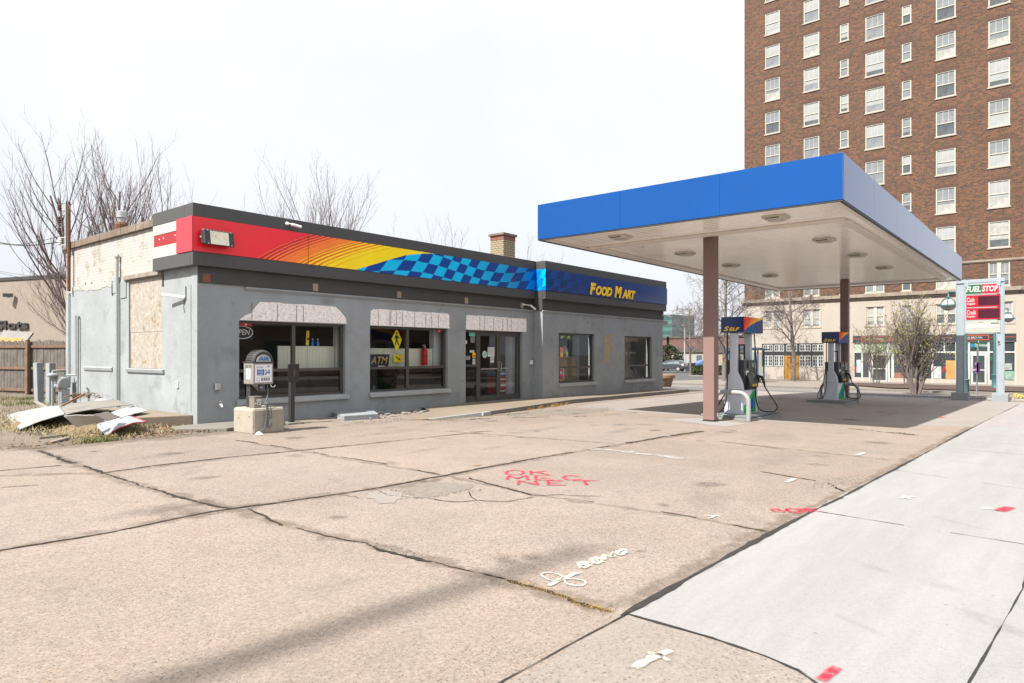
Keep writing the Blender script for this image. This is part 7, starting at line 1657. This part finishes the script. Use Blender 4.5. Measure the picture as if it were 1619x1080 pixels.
tubeo('post', GALV, [G(1544, 627), (40.0, P(1546.5, 500).y, P(1546, 538).z)], .035, ss)
a, b = P(1534, 550), P(1560.5, 542); one('name_plate', STREETG, lambda m: m.box(39.955, b.y, a.z, 39.965, a.y, b.z), ss); text_obj('lettering', '5th Avenue', SIGNWHT, (39.955, a.y - .18, a.z + .06), (0, -1, 0), (0, 0, 1), (b.z - a.z) * .62, ss, width=(a.y - b.y) * .76, offset=.02); one('emblem', BLUEB, lambda m: m.box(39.951, a.y - .15, a.z + .06, 39.9545, a.y - .03, b.z - .06), ss)
a, b = P(1543, 541), P(1549, 533); one('cross_plate', STREETG, lambda m: m.box(39.9, b.y + .08, a.z, 40.1, b.y + .12, b.z), ss)
a, b = P(1541, 571), P(1550, 550); m = MB(); m.prism([(40.0 + .38 * math.cos(math.pi / 8 + k * math.pi / 4), (a.z + b.z) / 2 + .38 * math.sin(math.pi / 8 + k * math.pi / 4)) for k in range(8)], 'y', sy - .075, sy - .06); st_ = m.build('stop_plate', GALV, ss); st_['label'] = 'stop sign seen edge on'
tp_ = [(1541.5, 590), (1549.5, 573)]; a, b = P(*tp_[0]), P(*tp_[1]); one('purple_notice', PURPLE, lambda m: (m.box(39.955, a.y - .14, a.z, 39.962, a.y, b.z), m.box(39.955, b.y, a.z + .05, 39.962, b.y + .13, b.z - .03)), ss)
# wooden mail drop? two yellow flower clumps and tufts in the beds
m = MB(); r = random.Random(6)
for c in ((36.6, 1.75), (36.7, 1.45)):
    for i in range(60):
        x, y, z = c[0] + r.gauss(0, .12), c[1] + r.gauss(0, .12), gz(36, 2) + r.uniform(.08, .28); s = r.uniform(.03, .06)
        m.add([(x + s * math.cos(q), y + s * math.sin(q), z + r.uniform(-.02, .02)) for q in (0, 1.57, 3.14, 4.71)], [(0, 1, 2, 3)])
fl = thing('yellow_flowers', (36.65, 1.6, gz(36, 2)), 'clump of yellow flowers beside the right leg of the price sign', 'flowers'); m.build('blossoms', M('yellow_petal', L(250, 220, 0), .6), fl, normals=False)
m = MB(); tufts(m, lambda r: (36.65 + r.gauss(0, .15), 1.6 + r.gauss(0, .2), gz(36, 2)), 120, .08, .25, 4); m.build('leaf_clump', GREENG, fl, normals=False)
pot = thing('planter_pot', (39.6, 19.5, -.55), 'large round terracotta coloured planter at the far corner of the shop', 'planter')
pp = PD(1061, 612, 40.0); pz = gz(39, 19) + .0
one('pot_body', TERRA, lambda m: m.lathe([(.50, pz), (.54, pz + .04), (.70, pz + .62), (.78, pz + .63), (.80, pz + .80), (.74, pz + .82), (.70, pz + .72), (.6, pz + .70)], (pp.x - .35, pp.y + .45, 0), 28), pot, smooth=True); one('soil', MULCH, lambda m: m.lathe([(.70, pz + .70), (.69, pz + .73)], (pp.x - .35, pp.y + .45, 0), 20), pot)
sh = thing('bus_shelter', (53.2, 20.0, -.75), 'blue framed bus shelter beyond the nearer pump', 'shelter'); zs = gz(53, 20) + .1
u1 = PD(1152, 604, 53.5); u2 = PD(1199, 604, 52.0); ux = Vector((u2.x - u1.x, u2.y - u1.y, 0)); un = ux.normalized(); uq = Vector((un.y, -un.x, 0)); uq = uq if uq.x > 0 else -uq
for a in (.02, .32, .68, .98):
    for b in (0, 1.3): q = Vector((u1.x, u1.y, 0)) + ux * a + uq * b; one('post', SHELTERB, lambda m: m.box(q.x - .045, q.y - .045, zs - .1, q.x + .045, q.y + .045, zs + 2.45), sh)
Q = [Vector((u1.x, u1.y, 0)) + ux * a + uq * b for a, b in ((-.06, -.35), (1.1, -.35), (1.1, 1.6), (-.06, 1.6))]; m = MB(); m.add([(p.x, p.y, zs + 2.46 + .10 * (k in (0, 1))) for k, p in enumerate(Q)] + [(p.x, p.y, zs + 2.56 + .10 * (k in (0, 1))) for k, p in enumerate(Q)], [(0, 3, 2, 1), (4, 5, 6, 7), (0, 1, 5, 4), (1, 2, 6, 5), (2, 3, 7, 6), (3, 0, 4, 7)]); m.build('roof', SHELTERB, sh)
Q = [Vector((u1.x, u1.y, 0)) + ux * a + uq * 1.3 for a in (.03, .97)]; m = MB(); m.quad((Q[0].x, Q[0].y, zs + .3), (Q[1].x, Q[1].y, zs + .3), (Q[1].x, Q[1].y, zs + 2.3), (Q[0].x, Q[0].y, zs + 2.3)); m.build('glass_wall', M_glass('shelter_glass', (.7, .74, .74)), sh)
one('bench', DOORWOOD, lambda m: m.add([tuple(Vector((u1.x, u1.y, zs + z)) + ux * a + uq * b) for z in (.42, .47) for a, b in ((.1, .7), (.9, .7), (.9, 1.1), (.1, 1.1))], [(0, 3, 2, 1), (4, 5, 6, 7), (0, 1, 5, 4), (1, 2, 6, 5), (2, 3, 7, 6), (3, 0, 4, 7)]), sh)

# ================================================================== FAR THINGS
def hedge(x0, x1, y0, y1, z0, h, label, seed, n):
    t = thing('hedge', ((x0 + x1) / 2, (y0 + y1) / 2, z0), label, 'hedge', group='clipped bushes in the far lot'); r = random.Random(seed); m = MB(); cx, cy = (x0 + x1) / 2, (y0 + y1) / 2
    for i in range(n):
        q = r.uniform(0, 6.28); f = r.uniform(.75, 1.02); e = r.uniform(-.2, 1.57); x = cx + (x1 - x0) / 2 * f * math.cos(q) * max(.25, math.cos(e)) ** .5; y = cy + (y1 - y0) / 2 * f * math.sin(q) * max(.25, math.cos(e)) ** .5; z = z0 + .1 + h * .92 * f * max(0, math.sin(max(e, 0)) ** .7) + r.uniform(-.06, .06)
        s = r.uniform(.05, .11); A = Vector((r.gauss(0, 1), r.gauss(0, 1), r.gauss(0, 1))).normalized() * s; B_ = Vector((r.gauss(0, 1), r.gauss(0, 1), r.gauss(0, 1))).normalized() * s; p = Vector((x, y, z)); m.add([p - A, p + B_, p + A, p - B_], [(0, 1, 2, 3)])
    m.build('foliage', HEDGE, t, normals=False); m = MB()
    for i in range(12): q = r.uniform(0, 6.28); m.tube([(cx + r.uniform(-.3, .3), cy + r.uniform(-.3, .3), z0), (cx + (x1 - x0) * .38 * math.cos(q), cy + (y1 - y0) * .38 * math.sin(q), z0 + h * .75)], .02, 4)
    m.build('stems', BARK, t, normals=False)
hc = PD(1104, 589, 76); zc_ = gz(72, 31)
for k, (px, lb) in enumerate(((1106, 'rounded clipped bush left of the nearer canopy column'), (1122, 'clipped bush hidden behind the nearer canopy column'), (1140, 'clipped bush between the column and the street tree'), (1158, 'clipped bush right of the street tree, behind the pump'))):
    p = PD(px, 590, 75.5 - k * .5); hedge(p.x - .9, p.x + .9, p.y - .9, p.y + .9, zc_, 1.15, lb, k, 1500)
m = MB(); p0 = PD(1090, 591, 74.3); p1 = PD(1165, 591, 72.0); m.tube([(p0.x, p0.y, zc_ + .03), (p1.x, p1.y, zc_ + .03)], .13, 6); m.build('island_kerb', KERBC)['kind'] = 'structure'
def car(loc, rz, paint, label):
    t = thing('parked_car', loc, label, 'car', rz=rz, group='cars parked in the far lot'); K = dict(local=True)
    def loft(secs):
        """secs: (half width, profile z list at fixed x list)"""
        m = MB(); return m
    low = [(-2.0, .30), (-2.08, .55), (-2.02, .92), (-1.55, .98), (-.9, .99), (.9, .93), (1.7, .80), (2.05, .66), (2.12, .45), (2.05, .28)]
    m = MB(); n = len(low); m.add([(x, s * (.80 if z > .7 else .86), z) for s in (-1, 1) for x, z in low], [tuple(range(n))[::-1], tuple(range(n, 2 * n))] + [(i, (i + 1) % n, n + (i + 1) % n, n + i) for i in range(n)]); body = m.build('body', paint, t, bevel=.05, smooth=True, **K)
    top = [(-1.98, .93), (-1.75, 1.30), (-1.3, 1.46), (-.4, 1.50), (.35, 1.42), (1.25, .92)]
    n = len(top); m = MB(); m.add([(x, s * (.60 if z > 1.2 else .76), z) for s in (-1, 1) for x, z in top], [tuple(range(n))[::-1], tuple(range(n, 2 * n))] + [(i, (i + 1) % n, n + (i + 1) % n, n + i) for i in range(n)]); m.build('cabin', paint, t, bevel=.05, smooth=True, **K)
    for s in (-1, 1):
        for a in ([(-1.45, .99), (-1.35, 1.30), (-.75, 1.38), (-.62, .99)], [(-.55, .99), (-.66, 1.385), (.10, 1.37), (.28, .97)], [(.36, .97), (.20, 1.35), (.34, 1.33), (1.02, .95)]):
            wv = lambda z: s * (.76 - .16 * clamp((z - .93) / .4, 0, 1) + .012)
            m = MB(); m.add([(x, wv(z), z) for x, z in a], [(0, 1, 2, 3)]); m.build('side_window', CARGLASS, t, **K)
    m = MB(); m.add([(-1.985, -.62, .98), (-1.985, .62, .98), (-1.80, .52, 1.28), (-1.80, -.52, 1.28)], [(0, 1, 2, 3)]); m.build('rear_window', CARGLASS, t, **K)
    for s in (-1, 1): MB().box(-2.07, s * .60, .72, -1.80, s * .84, 1.02).build('tail_light', TAILL, t, bevel=.03, **K)
    MB().box(-2.09, -.24, .62, -2.07, .24, .76).build('number_plate', SIGNWHT, t, **K)
    for x in (-1.32, 1.32):
        for s in (-1, 1):
            w = MB().lathe([(.20, s * .70), (.32, s * .70), (.33, s * .76), (.33, s * .85), (.30, s * .88)], (x, 0, .33), 20, 'y').build('wheel', RUBBER, t, **K); MB().lathe([(.03, s * .905), (.20, s * .90), (.21, s * .885)], (x, 0, .33), 12, 'y').build('rim', GALV, w, **K)
    return t
p = PD(1083.5, 587.4, 88); car((p.x - .2, p.y + 2.0, -.78), R_(97), CARGREY, 'slate grey hatchback parked past the far corner of the shop')
p = PD(1111, 584, 99); car((p.x, p.y, -.85), R_(150), CARBLUE, 'blue car mostly hidden behind the clipped bushes')
tw = thing('glass_tower', (275, 138, -1), 'distant green glass office tower above the shop corner', 'office tower'); p = PD(1064, 540, 300)
one('curtain_wall', TOWERG, lambda m: m.box(p.x - 1, p.y, -1, p.x + 22, p.y + 26, 18.4), tw); m = MB()
for i in range(6): m.box(p.x - 1.1, p.y - .1, .5 + i * 3.2, p.x + 22.1, p.y + 26.1, 1.9 + i * 3.2)
m.build('spandrel_band', TOWERD, tw); one('balcony_recess', DARKTRIM, lambda m: m.box(p.x - 1.3, p.y + 2.2, 14.6, p.x - 1.02, p.y + 4.8, 16.0), tw); one('roof_edge', TOWERG, lambda m: m.box(p.x - 1.3, p.y - .3, 18.401, p.x + 22.3, p.y + 26.3, 18.7), tw)
fb_ = thing('far_brick_building', (124, 54, -1), 'long low red brick building beyond the far car park', 'building'); a, b = PD(1030, 540, 142), PD(1185, 540, 122)
def wall_box(m, a, b, depth, z0, z1, o=0.0):
    d = Vector((b.x - a.x, b.y - a.y, 0)).normalized(); nn = Vector((-d.y, d.x, 0)); nn = nn if nn.dot(Vector((a.x, a.y, 0))) > 0 else -nn
    A = [a + nn * o, b + nn * o, b + nn * depth, a + nn * depth]; m.add([(q.x, q.y, z0) for q in A] + [(q.x, q.y, z1) for q in A], [(0, 3, 2, 1), (4, 5, 6, 7), (0, 1, 5, 4), (1, 2, 6, 5), (2, 3, 7, 6), (3, 0, 4, 7)])
one('wall', FARBRICK, lambda m: wall_box(m, a, b, 20, -1, 4.6), fb_); one('roof_edge', FARROOF, lambda m: wall_box(m, a, b, 20, 4.601, 4.95, -.2), fb_)
for k in range(6):
    q0 = a.lerp(b, .1 + .15 * k); q1 = a.lerp(b, .16 + .15 * k); one('window', P_DARK, lambda m: wall_box(m, q0, q1, .05, 1.6, 3.0, -.06), fb_)
fw = thing('white_shop', (105, 48, -.8), 'low white building with dark windows and a brown roof edge beyond the car', 'building'); a, b = PD(1062, 560, 114), PD(1119, 560, 110)
one('wall', FARWHITE, lambda m: wall_box(m, a, b, 8, -.9, 1.75), fw); one('roof_edge', FARROOF, lambda m: wall_box(m, a, b, 8, 1.751, 2.35, -.25), fw)
for u, w in ((.14, .17), (.70, .14)): q0, q1 = a.lerp(b, u), a.lerp(b, u + w); wd = one('window', P_DARK, lambda m: wall_box(m, q0, q1, .05, .2, 1.25, -.06), fw); one('window_bar', FARWHITE, lambda m: wall_box(m, q0.lerp(q1, .48), q0.lerp(q1, .52), .03, .2, 1.25, -.09), wd)
fy = thing('cream_shop', (104, 42, -.8), 'low cream building between the column and the pump', 'building'); a, b = PD(1120, 560, 109), PD(1178, 560, 104)
one('wall', M('cream_wall', (.55, .47, .33), .8), lambda m: wall_box(m, a, b, 8, -.9, 1.7), fy); one('roof_edge', FARROOF, lambda m: wall_box(m, a, b, 8, 1.701, 2.6, -.25), fy)
for u in (.42, .8): q0, q1 = a.lerp(b, u), a.lerp(b, u + .1); one('window', P_DARK, lambda m: wall_box(m, q0, q1, .05, .0, 1.2, -.06), fy)
lp = thing('light_pole', PD(1082.5, 577, 92), 'thin white light pole standing behind the slate car', 'light pole'); q = PD(1082.5, 560, 92); one('pole', SIGNWHT, lambda m: m.lathe([(.10, -.8), (.07, 5.3)], (q.x, q.y, 0), 8), lp); one('lamp_head', GALV, lambda m: m.box(q.x - .3, q.y - .2, 5.3, q.x + .3, q.y + .2, 5.45), lp)
bin_ = thing('dumpster', PD(1086, 581, 95), 'dark blue waste container behind the slate car', 'dumpster'); q = PD(1087, 575, 95); one('bin_body', M('dark_blue_bin', (.02, .03, .07), .5), lambda m: m.box(q.x - .8, q.y - .8, -.85, q.x + .8, q.y + .5, .15), bin_, bevel=.05); one('lid', DARKTRIM, lambda m: m.box(q.x - .85, q.y - .85, .151, q.x + .85, q.y + .55, .22), bin_)
cf = thing('evergreen_tree', PD(1054, 583, 100), 'dark bushy evergreen beside the far corner of the shop', 'tree'); q = PD(1056, 575, 100); m = MB(); r = random.Random(9)
for i in range(1800):
    e = r.random(); a = r.uniform(0, 6.28); R0 = 2.3 * math.sin(min(1, e * 1.15 + .15) * math.pi) ** .6 * r.uniform(.5, 1); p = Vector((q.x + R0 * math.cos(a), q.y + R0 * math.sin(a), -.4 + 4.3 * e)); s = r.uniform(.10, .24); A = Vector((r.gauss(0, 1), r.gauss(0, 1), r.gauss(0, 1))).normalized() * s; B_ = Vector((r.gauss(0, 1), r.gauss(0, 1), r.gauss(0, 1))).normalized() * s; m.add([p - A, p + B_, p + A, p - B_], [(0, 1, 2, 3)])
m.build('crown', PINEL, cf, normals=False); one('trunk', BARK, lambda m: m.tube([(q.x, q.y, -.9), (q.x, q.y, 3.2)], [.18, .04], 8), cf)

# across the street behind the viewpoint: what the shop glass mirrors, and the pole whose shadow crosses the lot
ob = thing('opposite_building', (12, -24, -.1), 'long tan brick building across the street, mirrored in the shop glass', 'building')
one('wall', M_brick('mirrored_brick', (.30, .21, .13), (.34, .25, .16), (.3, .25, .2)), lambda m: m.box(-25, -38, -.4, 60, -24, 3.9), ob); one('parapet', M('pale_parapet', (.5, .46, .4), .8), lambda m: m.box(-25.1, -38.1, 3.901, 60.1, -23.9, 4.3), ob)
for k in range(9): one('shop_window', P_SHOP, lambda m: m.box(-18 + 8.2 * k, -24.05, .5, -13 + 8.2 * k, -23.99, 2.6), ob)
pole = thing('utility_pole', (-17.1, 5.23, 0), 'very tall slim pole whose soft shadow crosses the lot', 'pole'); one('shaft', OLDWOOD, lambda m: m.lathe([(.17, -.1), (.085, 25.95)], (-17.1, 5.23, 0), 14), pole); one('pole_cap', GALV, lambda m: m.lathe([(.09, 25.951), (.07, 26.0)], (-17.1, 5.23, 0), 14), pole)

# ================================================================== LIGHT, SKY, CAMERA
SUN_AZ = math.atan2(.1045, -.9945); SUN_EL = R_(50)
sd = Vector((math.cos(SUN_EL) * math.cos(SUN_AZ), math.cos(SUN_EL) * math.sin(SUN_AZ), math.sin(SUN_EL)))
ld = bpy.data.lights.new('sun', 'SUN'); ld.energy = 5.0; ld.angle = R_(.6); ld.color = (1, .955, .88)
so = bpy.data.objects.new('sun', ld); col.objects.link(so); so.rotation_euler = sd.to_track_quat('Z', 'Y').to_euler(); so.location = (0, 0, 40)
w = bpy.data.worlds.new('World'); sc.world = w; w.use_nodes = True; nt = w.node_tree; K = nt.links; nt.nodes.clear()
out = node(nt, 'ShaderNodeOutputWorld'); bg = node(nt, 'ShaderNodeBackground'); K.new(bg.outputs[0], out.inputs[0])
sky = node(nt, 'ShaderNodeTexSky'); sky.sky_type = 'NISHITA'; sky.sun_disc = False; sky.sun_elevation = SUN_EL; sky.sun_rotation = math.pi / 2 - SUN_AZ; sky.air_density = 1.2; sky.dust_density = 3.0
tc = node(nt, 'ShaderNodeTexCoord'); sep = node(nt, 'ShaderNodeSeparateXYZ'); K.new(tc.outputs['Generated'], sep.inputs[0])
# hazy white sky: dimmer low down, brightness added overhead to lift the shaded front
hz = ramp(nt, sep.outputs[2], [(0.0, (.82, .85, .92)), (.08, (.86, .885, .945)), (.22, (.95, .96, .99)), (.42, (1.02, 1.02, 1.03)), (.65, (1.25, 1.26, 1.28)), (1.0, (1.15, 1.18, 1.24))])
dot = node(nt, 'ShaderNodeVectorMath', operation='DOT_PRODUCT'); K.new(tc.outputs['Generated'], dot.inputs[0]); dot.inputs[1].default_value = (.62, .78, 0)
azf = ramp(nt, node(nt, 'ShaderNodeMapRange').outputs[0], [(0, 1.02), (.55, 1.02), (.78, 1.0), (1, .98)])
mr = [n for n in nt.nodes if n.type == 'MAP_RANGE'][0]; mr.inputs['From Min'].default_value = -1; mr.inputs['From Max'].default_value = 1; K.new(dot.outputs['Value'], mr.inputs['Value'])
cl = ramp(nt, noise(nt, tc.outputs['Generated'], 2.2, 6, .6, .4), [(.3, .93), (.7, 1.04)])
white = mix(nt, 1.0, mix(nt, 1.0, hz, azf, 'MULTIPLY'), cl, 'MULTIPLY')
skys = mix(nt, 1.0, sky.outputs[0], (.03, .03, .03), 'MULTIPLY')
add = mix(nt, 1.0, white, skys, 'ADD'); K.new(add, bg.inputs['Color']); bg.inputs['Strength'].default_value = .50
for n in nt.nodes:
    if n.type == 'MIX': n.clamp_result = False; n.clamp_factor = False

cd = bpy.data.cameras.new('camera'); cam = bpy.data.objects.new('camera', cd); col.objects.link(cam); sc.camera = cam
cd.sensor_width = 36; cd.lens = FPX / 1619 * 36; cd.shift_y = (HY - 540) / 1619; cd.clip_start = .1; cd.clip_end = 2000
cam.location = (0, 0, H); cam.rotation_euler = (R_(90), 0, YAW - R_(90))
sc.view_settings.view_transform = 'Standard'; sc.view_settings.look = 'None'; sc.view_settings.gamma = 1; sc.view_settings.exposure = .95
sc.cycles.use_denoising = True
try: sc.cycles.denoiser = 'OPENIMAGEDENOISE'
except Exception: pass
sc.cycles.max_bounces = 8; sc.cycles.transparent_max_bounces = 12; sc.cycles.caustics_reflective = False; sc.cycles.caustics_refractive = False
sc.render.resolution_x = 1024; sc.render.resolution_y = 683
